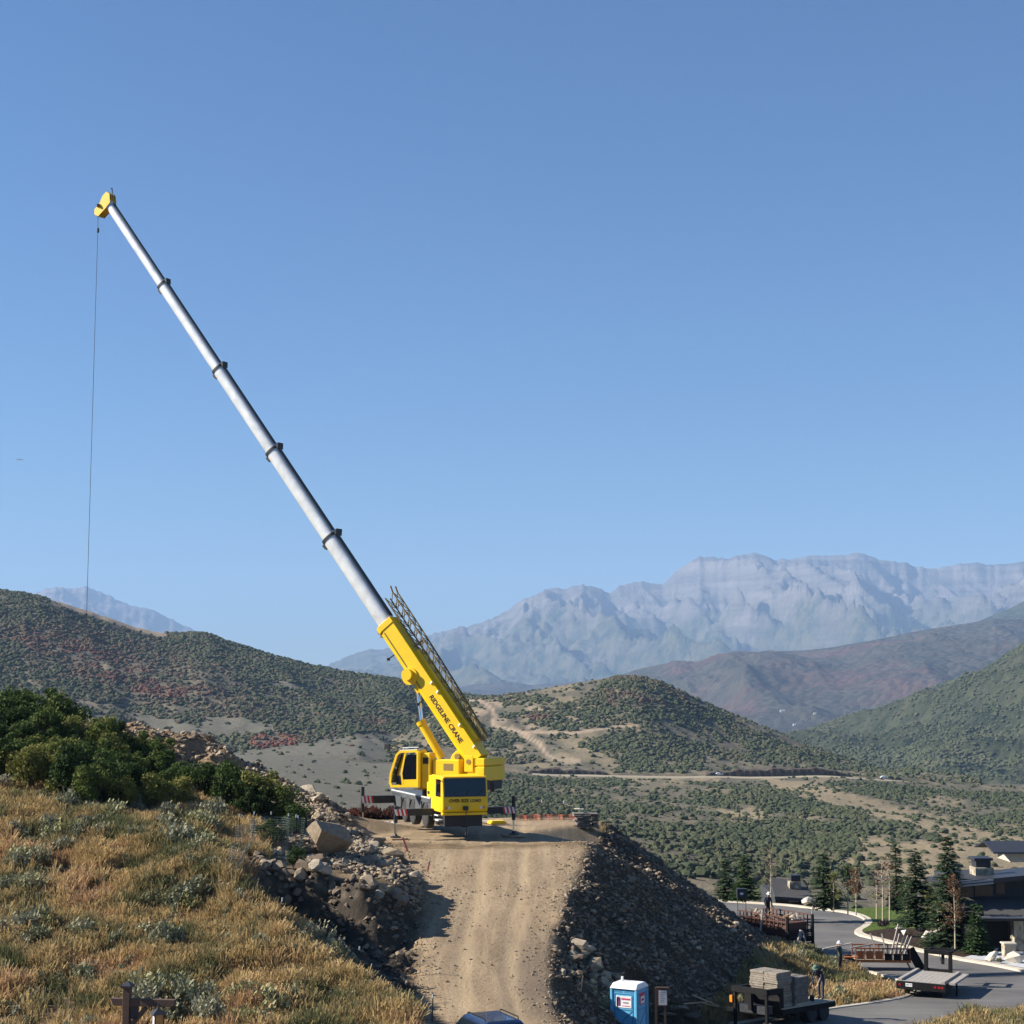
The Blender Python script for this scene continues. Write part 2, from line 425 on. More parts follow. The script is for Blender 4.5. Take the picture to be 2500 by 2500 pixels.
ridge_layer('far_foothill', [(600, 1720), (900, 1712), (1060, 1690), (1150, 1672), (1230, 1664), (1300, 1672), (1400, 1664), (1480, 1662), (1560, 1650), (1700, 1665), (2000, 1700)],
    600, 2000, 200, 8500, 10000, 1720, 'ridge_scrub', 60, 700, 61, 'low blue foothills below the mountains')
ridge_layer('scrub_ridge', [(1300, 1720), (1450, 1668), (1548, 1637), (1600, 1624), (1645, 1618), (1700, 1622), (1768, 1611), (1830, 1597), (1882, 1589), (1950, 1588), (2032, 1578), (2120, 1562), (2208, 1545), (2320, 1526), (2428, 1509), (2500, 1512), (2800, 1540)],
    1300, 2800, 320, 4800, 7200, 1800, 'ridge_scrub', 130, 650, 71, 'purple brown scrub ridge below the mountains')
ridge_layer('green_ridge', [(2300, 1560), (2380, 1520), (2428, 1500), (2470, 1482), (2500, 1466), (2600, 1430), (2800, 1420)],
    2250, 2850, 100, 8000, 9000, 1640, 'slope_scrub', 120, 600, 75, 'dark green ridge at the right edge below the mountains')
GS = ridge_layer('side_ridge', [(1950, 1800), (2064, 1756), (2150, 1722), (2230, 1690), (2300, 1668), (2368, 1655), (2450, 1640), (2800, 1600)],
    1950, 2800, 200, 3000, 3700, 1850, 'slope_scrub', 60, 330, 81, 'dark green spur between the valley and the right slope')
GG = ridge_layer('green_slope', [(1700, 1830), (1850, 1800), (1930, 1788), (2000, 1778), (2060, 1765), (2150, 1742), (2220, 1716), (2300, 1688), (2340, 1668), (2380, 1647), (2440, 1608), (2500, 1570), (2600, 1500), (2800, 1400)],
    1700, 2800, 260, 1700, 2900, 1960, 'slope_scrub', 70, 260, 91, 'green scrub covered slope at the right', 0.5, 110)

# flat far floor that closes the gaps between the hills
me = MB().add([(-16000, 900, -130), (16000, 900, -130), (16000, 22500, -130), (-16000, 22500, -130)], [(0, 1, 2, 3)])
tag(me.build('valley_floor', 'slope_scrub'), 'hazy green valley floor between the hills', 'valley', kind='structure')

# ------------------------------------------------------------------ middle distance: basin, left hill, central hill
VY = [128, 138, 200, 300, 450, 600, 800, 1000, 1060, 1250, 1700]
VX = [-1200, 600, 1000, 1400, 2000, 2500, 3400]
VZ = np.array([  # rows by distance, columns by photo column
    [-12, -12, -12, -13, -10.6, -10.6, -11], [-13, -13, -13, -15, -13, -14, -15], [-18, -18, -19, -24, -26, -27, -30], [-19, -19, -22, -29, -33, -34, -38], [-21.5, -21.5, -24, -32, -38.5, -41, -44],
    [-23, -23, -27, -36, -44, -47, -50], [-25, -25, -30, -40, -45, -50, -54], [-27.5, -27.5, -33, -40, -40.5, -46, -52], [-29, -29, -34, -42, -42, -48, -56], [-60, -60, -60, -60, -80, -90, -95], [-90, -90, -90, -90, -120, -125, -125]], float)
def vbase(px, Y):
    px, Y = np.broadcast_arrays(np.asarray(px, float), np.asarray(Y, float))
    cols = np.stack([np.interp(Y, VY, VZ[:, j]) for j in range(len(VX))], -1)
    i = np.clip(np.searchsorted(VX, px) - 1, 0, len(VX) - 2); xa = np.array(VX)[i]; xb = np.array(VX)[i + 1]
    t = np.clip((px - xa) / (xb - xa), 0, 1); t = t * t * (3 - 2 * t)
    a = np.take_along_axis(cols, i[..., None], -1)[..., 0]; b = np.take_along_axis(cols, i[..., None] + 1, -1)[..., 0]
    return a * (1 - t) + b * t
def vheight(X, Y):
    px = 1250 + FPX * X / np.maximum(Y, 50)
    w = sstep(135, 260, Y)
    z = vbase(px, Y)
    n = (fbm(X / 130, Y / 130, 201, 5) - 0.5) * 9 + (fbm(X / 30, Y / 30, 205, 4) - 0.5) * 1.6
    gul = (ridged((X + 0.5 * Y) / 150, (Y - 0.2 * X) / 420, 210, 3) - 0.5) * 7 * sstep(1250, 1700, px)
    return z + w * (n * (0.35 + 0.65 * sstep(1000, 1500, px)) + gul) * (1 - 0.8 * sstep(880, 980, Y))
# px-space masks
def z6(pts): return [(1100 + x / 1.38, 1600 + y / 1.38) for x, y in pts]
CW = [z6(q) for q in (
    [(500, 90), (560, 72), (640, 66), (720, 90), (830, 160), (960, 215), (900, 228), (720, 215), (560, 245), (330, 250), (250, 225), (300, 190), (420, 150), (500, 120)],
    [(460, 285), (620, 250), (700, 245), (780, 270), (880, 310), (850, 340), (870, 385), (700, 395), (540, 390), (560, 350), (440, 310)],
    [(880, 215), (1000, 255), (1150, 305), (1300, 345), (1450, 385), (1300, 388), (1180, 370), (1080, 360), (1000, 330), (930, 270)],
    [(50, 225), (150, 245), (260, 290), (200, 315), (100, 315), (-60, 300), (-60, 220)], [(130, 150), (300, 130), (350, 150), (280, 168), (170, 172)],
    [(-80, 110), (60, 118), (110, 138), (60, 190), (-80, 180)], [(120, 330), (300, 340), (310, 360), (150, 365)], [(880, 310), (960, 320), (985, 350), (900, 345)])]
VTAN = [z6(q) for q in ([(1040, 405), (1250, 435), (1500, 510), (1800, 585), (2000, 630), (2000, 690), (1760, 660), (1500, 560), (1250, 500), (1080, 450)],
    [(900, 515), (1060, 520), (1080, 560), (930, 565)], [(560, 400), (900, 400), (900, 425), (560, 420)], [(1400, 620), (1932, 640), (2000, 760), (1500, 760), (1300, 700)])]
TRACK = [z6(q) for q in ([(100, 150), (135, 175), (150, 205), (140, 235)], [(255, 275), (300, 300), (325, 335), (365, 355)], [(140, 235), (230, 255), (270, 285)], [(60, 150), (110, 160)], [(230, 258), (420, 262), (560, 240), (630, 235)])]
def anyin(px, py, polys, jit=6, s=0):
    jx = (vnoise(px / 11.0, py / 7.0, 300 + s) - 0.5) * 2 * jit * 2; jy = (vnoise(px / 11.0, py / 7.0, 320 + s) - 0.5) * 2 * jit
    m = np.zeros(np.shape(px), bool)
    for q in polys: m |= inpoly(px + jx, py + jy, q)
    return m
def masks(X, Y, Z, which):
    px, py = PIX(X, Y, Z)
    gold = np.zeros(px.shape); bare = np.zeros(px.shape); sage = np.zeros(px.shape)
    if which == 'C':
        for q in TRACK: bare = np.maximum(bare, 1 - sstep(2, 7, polydist(px, py * 1.6, [(a, b * 1.6) for a, b in q])))
        gold = 0.55 * sstep(0.42, 0.65, fbm(px / 60, py / 22, 331, 4))
        bare = np.maximum(bare, 0.6 * sstep(0.62, 0.72, fbm(px / 45, py / 16, 335, 4)) * (px < 1420))
    if which == 'V':
        gold = np.maximum(anyin(px, py, VTAN, 8, 3) * 0.85, 0.4 * sstep(0.5, 0.7, fbm(px / 60, py / 25, 341, 4)))
        sage = (1 - sstep(950, 1150, px)) * 0.9
        gold = gold * (1 - 0.8 * (1 - sstep(1000, 1150, px)))
        bare = np.maximum(0.7 * (1 - sstep(0, 1, ((px - 900) / 130) ** 2 + ((py - 1905) / 20) ** 2)) * sstep(0.35, 0.6, fbm(px / 25, py / 6, 345, 4)), 0)
    if which == 'L':
        strip = [(130, 1466), (230, 1500), (330, 1533), (400, 1550)]
        bare = np.maximum(0.75 * (1 - sstep(3, 11, polydist(px, py, strip))), 0.35 * (1 - sstep(1.5, 5, polydist(px, py, [(0, 1638), (90, 1672), (235, 1722)]))))
        sage = anyin(px, py, LMEAD, 5, 9) * 0.9
        gold = 0.15 * sstep(0.5, 0.7, fbm(px / 40, py / 15, 351, 3))
    return gold, bare, sage, px, py
LMEAD = [[(330, 1745), (420, 1760), (500, 1775), (480, 1795), (380, 1795)], [(490, 1755), (600, 1750), (660, 1770), (680, 1788), (560, 1795), (480, 1790)], [(560, 1840), (900, 1790), (1010, 1790), (1010, 1900), (560, 1900)],
    [(660, 1660), (770, 1680), (780, 1690), (650, 1672)]]

# basin (from the far end of the street to the foot of the hills)
vr = np.concatenate([np.linspace(126, 300, 50), np.geomspace(306, 1000, 110), np.linspace(1012, 1700, 30)])
vc = np.linspace(-350, 2950, 300)
VYg, VPg = np.meshgrid(vr, vc, indexing='ij'); VXg = (VPg - 1250) / FPX * VYg; VZg = vheight(VXg, VYg)
g, b, s, _, _ = masks(VXg, VYg, VZg, 'V')
tag(grid_mesh('basin_ground', VXg, VYg, VZg, 'hill_ground', {'gold': g, 'bare': b, 'sage': s}), 'dry scrub basin beyond the crane pad', 'ground', kind='structure')

def hill(name, crest, foot, px0, px1, ncol, D0, D1, seed, which, label, cut=None, amp=10, nr=90):
    px = np.linspace(px0, px1, ncol); u = np.linspace(0, 1, nr)[:, None]
    cp = curve(crest, px) + (fbm(px / 14.0, px * 0, seed, 4) - 0.5) * 4; fp = curve(foot, px)
    _, _, zc = P(px, cp, D1); _, _, zf = P(px, fp, D0)
    k = np.clip(u / 0.85, 0, 1); back = np.clip((u - 0.85) / 0.15, 0, 1)
    Y = D0 + (D1 - D0) * k + back * (D1 - D0) * 0.8; X = ((px - 1250) / FPX)[None, :] * Y
    s = 0.3 * k + 0.7 * (k * k * (3 - 2 * k))
    Z = zf * (1 - s) + zc * s - back * (np.maximum(zc - zf, 10) + 40)
    w = np.sin(np.pi * k) ** 0.7 * (1 - back)
    Z = Z + w * amp * ((ridged((X + 0.35 * Y) / 190, (Y - .3 * X) / 500, seed + 2, 4) - 0.5) * 1.5 + (fbm(X / 40, Y / 40, seed + 5, 4) - 0.5) * 0.35)
    if cut is not None:      # road cut: a steep bank at the foot
        c = np.interp(px, cut[0], cut[1]) * (0.8 + 0.4 * vnoise(px / 25.0, px * 0, seed + 7))
        Z = Z + c[None, :] * sstep(0.004, 0.02, k) * (1 - sstep(0.05, 0.25, k))
    Z[0] -= 6; g, b, s_, _, _ = masks(X, Y, Z, which)
    o = grid_mesh(name, X, Y, Z, 'hill_ground', {'gold': g, 'bare': b, 'sage': s_})
    tag(o, label, 'hill', kind='structure'); return np.broadcast_arrays(X, Y, Z)
L_CREST = [(-400, 1425), (-200, 1432), (0, 1442), (60, 1450), (130, 1465), (230, 1495), (330, 1530), (420, 1550), (510, 1550), (560, 1568), (640, 1590), (760, 1623), (870, 1645), (960, 1655), (1060, 1680), (1130, 1695), (1250, 1712), (1500, 1760)]
L_FOOT = [(-400, 1843), (880, 1842), (1000, 1880), (1100, 1980), (1500, 2150)]
C_CREST = [(850, 1840), (950, 1805), (1040, 1752), (1100, 1722), (1150, 1706), (1190, 1703), (1240, 1699), (1290, 1690), (1350, 1677), (1420, 1664), (1500, 1652), (1560, 1651), (1600, 1660), (1650, 1680), (1700, 1706), (1760, 1735), (1850, 1772), (1950, 1812), (2050, 1850), (2130, 1880), (2200, 1895), (2400, 1925)]
C_FOOT = [(850, 1850), (1000, 1868), (1150, 1884), (1300, 1891), (2200, 1896), (2400, 1915)]
LG = hill('left_hill', L_CREST, L_FOOT, -380, 1480, 190, 1000, 1700, 401, 'L', 'long scrub covered hill with red patches at the left', amp=16)
CG = hill('central_hill', C_CREST, C_FOOT, 850, 2380, 200, 1000, 1330, 421, 'C', 'rounded brown hill with oak scrub behind the crane', amp=10)
# the road along the foot of the central hill
rp = np.linspace(1300, 2235, 90); rx, ry, _ = P(rp, 1893 + 0 * rp, 985.0); rz = vheight(rx, ry) + 1.2
vs = []; fs = []
for i in range(90):
    vs += [(rx[i], 988, rz[i] - 1.2), (rx[i], 993, rz[i] - .75), (rx[i], 999.5, rz[i] - .6)]
    if i: a = 3 * i; fs += [(a - 3, a, a + 1, a - 2), (a - 2, a + 1, a + 2, a - 1)]
simple('gravel_road', (0.30, 0.26, 0.19), 0.95, spec=0.1, scale=0.05)
tag(mobj('hillside_road', vs, fs, 'gravel_road'), 'pale road along the foot of the brown hill', 'road', kind='structure')

# steep bank cut above the road, its shade painted in as dark colour
t = NT('cut_rock_shade'); pz = t.pos(); nz = t.noise(pz, .25, 6, .65); t.bsdf(t.ramp(nz, [(.35, (.045, .037, .03)), (.65, (.11, .085, .065))]), .95, spec=.1, bump=nz, bstr=.8, bdist=1.0); MATS['cut_rock_shade'] = t.m
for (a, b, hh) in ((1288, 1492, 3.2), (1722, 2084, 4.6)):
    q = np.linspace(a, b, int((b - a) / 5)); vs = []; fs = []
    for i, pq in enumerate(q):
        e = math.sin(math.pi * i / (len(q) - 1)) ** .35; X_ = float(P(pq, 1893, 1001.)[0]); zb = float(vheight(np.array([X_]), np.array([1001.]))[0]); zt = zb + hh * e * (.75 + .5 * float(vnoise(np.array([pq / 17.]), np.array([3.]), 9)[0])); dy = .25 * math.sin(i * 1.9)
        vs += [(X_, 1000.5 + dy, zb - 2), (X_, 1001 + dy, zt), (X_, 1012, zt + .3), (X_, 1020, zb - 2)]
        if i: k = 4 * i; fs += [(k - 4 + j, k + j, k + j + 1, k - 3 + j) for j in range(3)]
    tag(mobj('road_cut_bank', vs, fs, 'cut_rock_shade'), 'steep bank cut above the hillside road, shade put into its dark colour', 'bank', kind='structure')
# ------------------------------------------------------------------ scrub on the hills
def mat_scrub():
    t = NT('scrub_leaves'); k = t.attr('tint', 'INSTANCER'); p = t.pos()
    n = t.noise(p, 0.9, 4, 0.7)
    c = t.ramp(k, [(0.0, (0.042, 0.06, 0.032)), (0.35, (0.07, 0.085, 0.043)), (0.5, (0.10, 0.098, 0.055)), (0.62, (0.115, 0.085, 0.058)), (0.75, (0.15, 0.075, 0.05)), (0.88, (0.21, 0.06, 0.045)), (1.0, (0.28, 0.06, 0.045))])
    c = t.mix(t.ramp(n, [(0.35, 0.0), (0.65, 1.0)]), c, t.mix(0.5, c, (0.10, 0.10, 0.055)))
    t.bsdf(c, 0.9, spec=0.15, bump=t.noise(p, 2.2, 4, 0.7), bstr=1.0, bdist=0.6); MATS['scrub_leaves'] = t.m
mat_scrub()
def blob_variant(name, seed, mat, sub=2, squash=0.75, rough=0.35, conifer=False):
    bm = bmesh.new(); bmesh.ops.create_icosphere(bm, subdivisions=sub, radius=1.0)
    r = np.random.default_rng(seed)
    for v in bm.verts:
        d = v.co.copy(); k = 1 + rough * (vnoise(np.array([d.x * 2.3 + 9]), np.array([d.y * 2.3 + d.z * 3.1]), seed)[0] - 0.5) * 2 + r.uniform(-.12, .12)
        if conifer:
            h = (d.z + 1) / 2; v.co = Vector((d.x * (1 - h) * 0.62 * k + d.x * .04, d.y * (1 - h) * 0.62 * k + d.y * .04, h * 2.6 + r.uniform(-.12, .12) * (h < .95)))
        else: v.co = Vector((d.x * k, d.y * k, max(d.z * k * squash + squash * 0.55, -0.25)))
    me = bpy.data.meshes.new(name); bm.to_mesh(me); bm.free(); me.materials.append(MATS[mat]); o = bpy.data.objects.new(name, me); return o
SCRUB = [blob_variant('scrub_shrub', 500 + i, 'scrub_leaves') for i in range(5)]
FARCON = [blob_variant('far_conifer', 520 + i, 'scrub_leaves', conifer=True) for i in range(3)]

def hill_scatter(name, G, dens, n, label, sc=(1.3, 2.6), seed=1, tintf=None):
    X, Y, Z = G; r = np.random.default_rng(seed); nr, nc = X.shape
    # area weighted cells
    dx = np.abs(np.diff(X, axis=1))[:-1] * np.abs(np.diff(Y, axis=0))[:, :-1]; w = dx.ravel(); cum = np.cumsum(w) / w.sum()
    ci = np.searchsorted(cum, r.random(n)); ci = np.clip(ci, 0, w.size - 1); i, j = ci // (nc - 1), ci % (nc - 1); a, b = r.random(n), r.random(n)
    def bl(A): return (A[i, j] * (1 - a) + A[i + 1, j] * a) * (1 - b) + (A[i, j + 1] * (1 - a) + A[i + 1, j + 1] * a) * b
    x, y, z = bl(X), bl(Y), bl(Z); px, py = PIX(x, y, z)
    d, tint = dens(px, py, x, y)
    keep = (r.random(n) < d) & (px > -60) & (px < 2560) & (py < 2240)
    x, y, z, tint = x[keep], y[keep], z[keep], tint[keep]; m = len(x)
    s = r.uniform(sc[0], sc[1], m) * (0.8 + 0.5 * r.random(m) ** 2)
    return scatter(name, np.stack([x, y, z - 0.2], 1), np.stack([s, s, s * r.uniform(0.75, 1.15, m)], 1), r.random(m) * 6.28, SCRUB, label, 'scrub', tint=np.clip(tint + r.normal(0, .035, m), 0, 1))
def dens_L(px, py, x, y):
    f = fbm(x / 60, y / 60, 611, 4); e = fbm(x / 18, y / 18, 615, 3)
    d = 0.25 + 0.9 * sstep(0.36, 0.50, 0.6 * f + 0.4 * e)
    d = d * np.where(anyin(px, py, LMEAD, 5, 9), 0.03, 1)
    d = d * (sstep(4, 14, polydist(px, py, [(130, 1466), (230, 1500), (330, 1533), (400, 1550)]))) * (0.3 + .7 * sstep(2, 6, polydist(px, py, [(0, 1638), (90, 1672), (235, 1722)])))
    d = np.where((py > 1838) & (px > 560), 0.02, d)
    red = np.exp(-(((px - 260) / 190) ** 2 + ((py - 1625 - (px - 260) * 0.33) / 45) ** 2)) * 1.0 + np.exp(-(((px - 430) / 100) ** 2 + ((py - 1692) / 18) ** 2)) * .8 + np.exp(-(((px - 665) / 65) ** 2 + ((py - 1812) / 20) ** 2)) * 1.3 + np.exp(-(((px - 900) / 80) ** 2 + ((py - 1760) / 22) ** 2)) * 0.55 + 0.25 * np.exp(-(((px - 150) / 200) ** 2 + ((py - 1560) / 40) ** 2))
    k = vnoise(x / 14, y / 14, 620) * 0.6 + 0.4 * RNG.random(len(px))
    brn = np.clip(0.55 * np.exp(-(((px - 300) / 420) ** 2 + ((py - 1610 - (px - 260) * 0.3) / 90) ** 2)), 0, 1); kk = vnoise(x / 9, y / 9, 622) * .5 + .5 * RNG.random(len(px))
    t = np.where(k < red * 0.72, 0.68 + 0.22 * RNG.random(len(px)) * np.clip(red, 0.5, 1), np.where(kk < brn + .16, 0.55 + .14 * RNG.random(len(px)), -1))
    t = np.where(t >= 0, t, 0.08 + 0.36 * vnoise(x / 35, y / 35, 625) + 0.12 * RNG.random(len(px)))
    t = np.where((np.exp(-(((px - 665) / 60) ** 2 + ((py - 1812) / 18) ** 2)) > 0.35), 0.74 + 0.2 * RNG.random(len(px)), t)
    return np.clip(d, 0, 1), t
def dens_C(px, py, x, y):
    f = fbm(x / 35, y / 35, 631, 4)
    d = np.where(anyin(px, py, CW, 7, 5), 0.75, 0.04 + 0.35 * sstep(0.56, 0.66, f))
    for q in TRACK: d = d * sstep(3, 9, polydist(px, py * 1.6, [(a, b * 1.6) for a, b in q]))
    t = 0.08 + 0.40 * vnoise(x / 25, y / 25, 635) + 0.12 * RNG.random(len(px))
    t = np.where((px > 1480) & (px < 1700) & (py < 1725) & (vnoise(x / 12, y / 12, 637) > 0.62), 0.6 + 0.1 * RNG.random(len(px)), t)
    t = np.where(np.exp(-(((px - 1310) / 40) ** 2 + ((py - 1752) / 9) ** 2)) > 0.4, 0.70, t)
    return d, t
def dens_V(px, py, x, y):
    f = fbm(x / 45, y / 45, 641, 4); e = fbm(x / 14, y / 14, 645, 3)
    d = 0.10 + 0.85 * sstep(0.43, 0.55, 0.6 * f + 0.4 * e)
    d = d * np.where(anyin(px, py, VTAN, 8, 3), 0.10, 1.0)
    d = d * (0.012 + 0.988 * sstep(1030, 1180, px + 30 * (vnoise(py / 20, px / 40, 650) - .5)))
    d = d * np.where((y > 955), 0.05, 1.0) * np.where(py > 2140, 0.15, 1) * np.where(y < 260, 0.0, 1)
    t = 0.02 + 0.38 * vnoise(x / 30, y / 30, 655) + 0.1 * RNG.random(len(px))
    return np.clip(d, 0, 1), t
def dens_G(px, py, x, y):
    f = fbm(x / 120, y / 120, 661, 4); e = fbm(x / 40, y / 40, 665, 3)
    return 0.08 + 0.9 * sstep(0.44, 0.56, 0.55 * f + 0.45 * e), 0.05 + 0.36 * vnoise(x / 60, y / 60, 667) + 0.1 * RNG.random(len(px))
hill_scatter('oak_scrub', GG, dens_G, 110000, 'green scrub dotting the slope at the right', (1.3, 2.9), 75)
hill_scatter('oak_scrub', GS, dens_G, 24000, 'dark scrub on the spur behind the right slope', (1.6, 3.4), 76)
hill_scatter('oak_scrub', LG, dens_L, 110000, 'dark green and red oak scrub covering the left hill', (1.0, 2.1), 71)
hill_scatter('oak_scrub', CG, dens_C, 60000, 'dark green oak scrub patches on the central hill', (0.8, 1.7), 72)
hill_scatter('oak_scrub', (VXg[:160], VYg[:160], VZg[:160]), dens_V, 150000, 'dark green scrub covering the basin slope beyond the pad', (0.5, 1.35), 73)
# ================================================================== near ground: street plane, ramp, pad, banks, hillside
def zramp(Y): return -0.2 * (85.0 - np.asarray(Y, float))
# ramp edges (X, Y) from the brow down
RAMP_L = [(-7.5, 88), (-5.65, 85.2), (-5.0, 82.3), (-4.1, 77.8), (-4.1, 74.3), (-3.9, 69.1), (-3.8, 66), (-3.2, 61.8), (-2.6, 57), (-2, 50)]
RAMP_R = [(4.4, 88), (3.95, 85.2), (3.5, 82.3), (2.7, 77.8), (2.2, 74.3), (1.6, 69.1), (1.6, 66), (1.85, 61.8), (2.6, 57), (3.5, 50)]
PAD = [(-7.5, 88), (4.4, 88), (5.6, 103), (3.5, 106), (-7, 106.5), (-9.6, 103), (-9.7, 97.3), (-8.7, 91.5)]
TP = []
def tp(x, y, z): TP.append((float(x), float(y), float(z)))
def tq(px, py, Y, dz=0.0): x, y, z = P(px, py, Y); tp(x, y, z + dz)
for (x, y) in RAMP_L[1:]: tp(x, y, zramp(y))
for (x, y) in RAMP_R[1:]: tp(x, y, zramp(y))
for y in (83.5, 80, 72, 64, 54): tp(-0.8, y, zramp(y) + 0.1)
for (x, y) in PAD: tp(x, y, 0.0)
for x, y in ((-2, 86.6), (1, 95), (-5, 98), (3, 99)): tp(x, y, 0)
# right-hand fill bank: toe and the street flat
TOE = [(4.6, 57), (3.9, 62), (4.1, 66), (6.4, 71), (9.6, 78), (12, 86), (14.4, 95), (16.5, 104)]
for (x, y), z in zip(TOE, (-6.5, -6.2, -6.3, -6.35, -6.4, -6.45, -6.7, -7.6)): tp(x, y, z)
for x, y in ((9, 56), (9, 64), (12, 70), (14, 78), (17, 88), (19, 97), (21, 106), (12, 50), (20, 50), (44, 50), (60, 60), (24, 64), (34, 64), (24, 80), (36, 80), (30, 92), (44, 92), (60, 92), (25, 115), (36, 115), (60, 118), (27, 130), (44, 130), (60, 132)):
    tp(x, y, zroad(y) - 0.05)
# behind the pad
tp(9, 107, -3.6); tp(5, 109, -2.5); tp(-5, 111, -2.5); tp(-16, 110, -1); tp(-30, 122, -3); tp(-12, 124, -9.5); tp(4, 124, -11); tp(16, 118, -10.4); tp(20, 128, -11)
tp(-55, 122, -2); tp(-55, 140, -14); tp(-25, 140, -14); tp(0, 140, -14.5); tp(20, 140, -14); tp(40, 142, -13); tp(64, 142, -13); tp(-45, 108, 6)
# left berm of excavated dirt: silhouette
for px, py, Y in ((40, 1740, 107), (150, 1752, 105), (265, 1768, 103), (330, 1772, 102), (420, 1781, 101), (480, 1790, 100.5), (540, 1815, 100), (600, 1858, 99.5), (700, 1905, 98.5), (770, 1936, 98), (800, 1952, 96)): tq(px, py, Y)
# shaded flank of the berm, then the rubble slope down to the pad and the boulder
for px, py, Y in ((470, 1850, 97.5), (560, 1880, 97), (640, 1915, 96.5), (620, 1950, 93), (720, 1950, 95), (800, 1978, 94.5), (830, 2004, 92), (905, 2048, 86.5), (700, 1990, 89), (800, 2010, 89), (860, 2030, 88),
                  (720, 2050, 83), (800, 2080, 81.5), (880, 2080, 82.5), (950, 2090, 82.6), (700, 2085, 79.5), (990, 2140, 79)): tq(px, py, Y)
# lip of the rock cut (top), then its foot
for px, py, Y in ((620, 2125, 72.5), (690, 2133, 73.2), (800, 2148, 72.9), (895, 2158, 72.2)): tq(px, py, Y)
for x, y, z in ((-5.6, 73.4, -.9), (-4.95, 74.8, -.85), (-4.9, 77, -.6), (-10.3, 72.2, -2.0), (-9.3, 72.6, -2.7), (-8.1, 72.1, -2.9), (-6.9, 71.3, -3.0), (-5.5, 70.9, -3.0), (-4.5, 72.0, -2.65), (-4.35, 74.2, -2.2),
                (-8.9, 70.9, -3.0), (-7.4, 69.4, -3.25), (-6.1, 68.6, -3.3), (-5.0, 65.5, -3.85), (-4.4, 61, -4.8)): tp(x, y, z)
# dry-grass hillside
for px, py, Y in ((-300, 1890, 84), (0, 1950, 80), (150, 1985, 79), (300, 2020, 76), (430, 2070, 73.5), (560, 2000, 86), (500, 1960, 88), (300, 1930, 90), (100, 1880, 92), (-300, 1800, 96), (0, 1830, 96), (200, 1830, 98), (400, 1870, 96),
                  (540, 2110, 69.5), (600, 2190, 66.8), (700, 2288, 63.2), (780, 2335, 62.5), (860, 2382, 60.2), (940, 2425, 58.2), (1030, 2482, 56),
                  (0, 2150, 70), (250, 2200, 68), (450, 2250, 66.5), (0, 2350, 61), (300, 2380, 60), (600, 2420, 59), (800, 2470, 57.5), (0, 2500, 55), (400, 2520, 54.5), (800, 2540, 54), (-300, 2100, 72), (-300, 2400, 59),
                  (1060, 2560, 53)): tq(px, py, Y)
tp(-34, 48, -2.5); tp(-20, 48, -3.3); tp(-8, 48, -4.2); tp(-55, 60, 3); tp(-55, 80, 8); tp(-55, 48, 0); tp(-55, 100, 10)
for x, z in ((-55, 0), (-20, -3.5), (0, -7.0), (20, -6), (60, -6)): tp(x, 30, z); tp(x, -12, z + 1.5)
tp(0, 48, -7.1); tp(60, 48, -6)
_v = [Vector((p[0], p[1])) for p in TP]
_e = []
def _con(line):
    idx = []
    for (x, y) in line:
        d = [(q[0] - x) ** 2 + (q[1] - y) ** 2 for q in TP]; idx.append(int(np.argmin(d)))
    for a, b in zip(idx[:-1], idx[1:]):
        if a != b: _e.append((a, b))
_con(RAMP_L[1:]); _con(RAMP_R[1:]); _con(TOE)
_res = mgeo.delaunay_2d_cdt(_v, _e, [], 0, 1e-4)
_tv = np.array([(a.x, a.y) for a in _res[0]]); _tf = [tuple(f) for f in _res[2]]
_tz = np.zeros(len(_tv))
for i, orig in enumerate(_res[3]):
    if len(orig): _tz[i] = TP[orig[0]][2]
    else:
        d = [(q[0] - _tv[i][0]) ** 2 + (q[1] - _tv[i][1]) ** 2 for q in TP]; _tz[i] = TP[int(np.argmin(d))][2]
def tin(X, Y):
    X = np.asarray(X, float); Y = np.asarray(Y, float); Z = np.full(X.shape, np.nan)
    for f in _tf:
        a, b, c = f[0], f[1], f[2]
        (x1, y1), (x2, y2), (x3, y3) = _tv[a], _tv[b], _tv[c]
        m = (X >= min(x1, x2, x3) - 1e-6) & (X <= max(x1, x2, x3) + 1e-6) & (Y >= min(y1, y2, y3) - 1e-6) & (Y <= max(y1, y2, y3) + 1e-6)
        if not m.any(): continue
        det = (y2 - y3) * (x1 - x3) + (x3 - x2) * (y1 - y3)
        if abs(det) < 1e-9: continue
        xm, ym = X[m], Y[m]
        l1 = ((y2 - y3) * (xm - x3) + (x3 - x2) * (ym - y3)) / det; l2 = ((y3 - y1) * (xm - x3) + (x1 - x3) * (ym - y3)) / det; l3 = 1 - l1 - l2
        ins = (l1 > -1e-6) & (l2 > -1e-6) & (l3 > -1e-6)
        zz = Z[m]; zz[ins] = (l1 * _tz[a] + l2 * _tz[b] + l3 * _tz[c])[ins]; Z[m] = zz
    return np.where(np.isnan(Z), -14.0, Z)

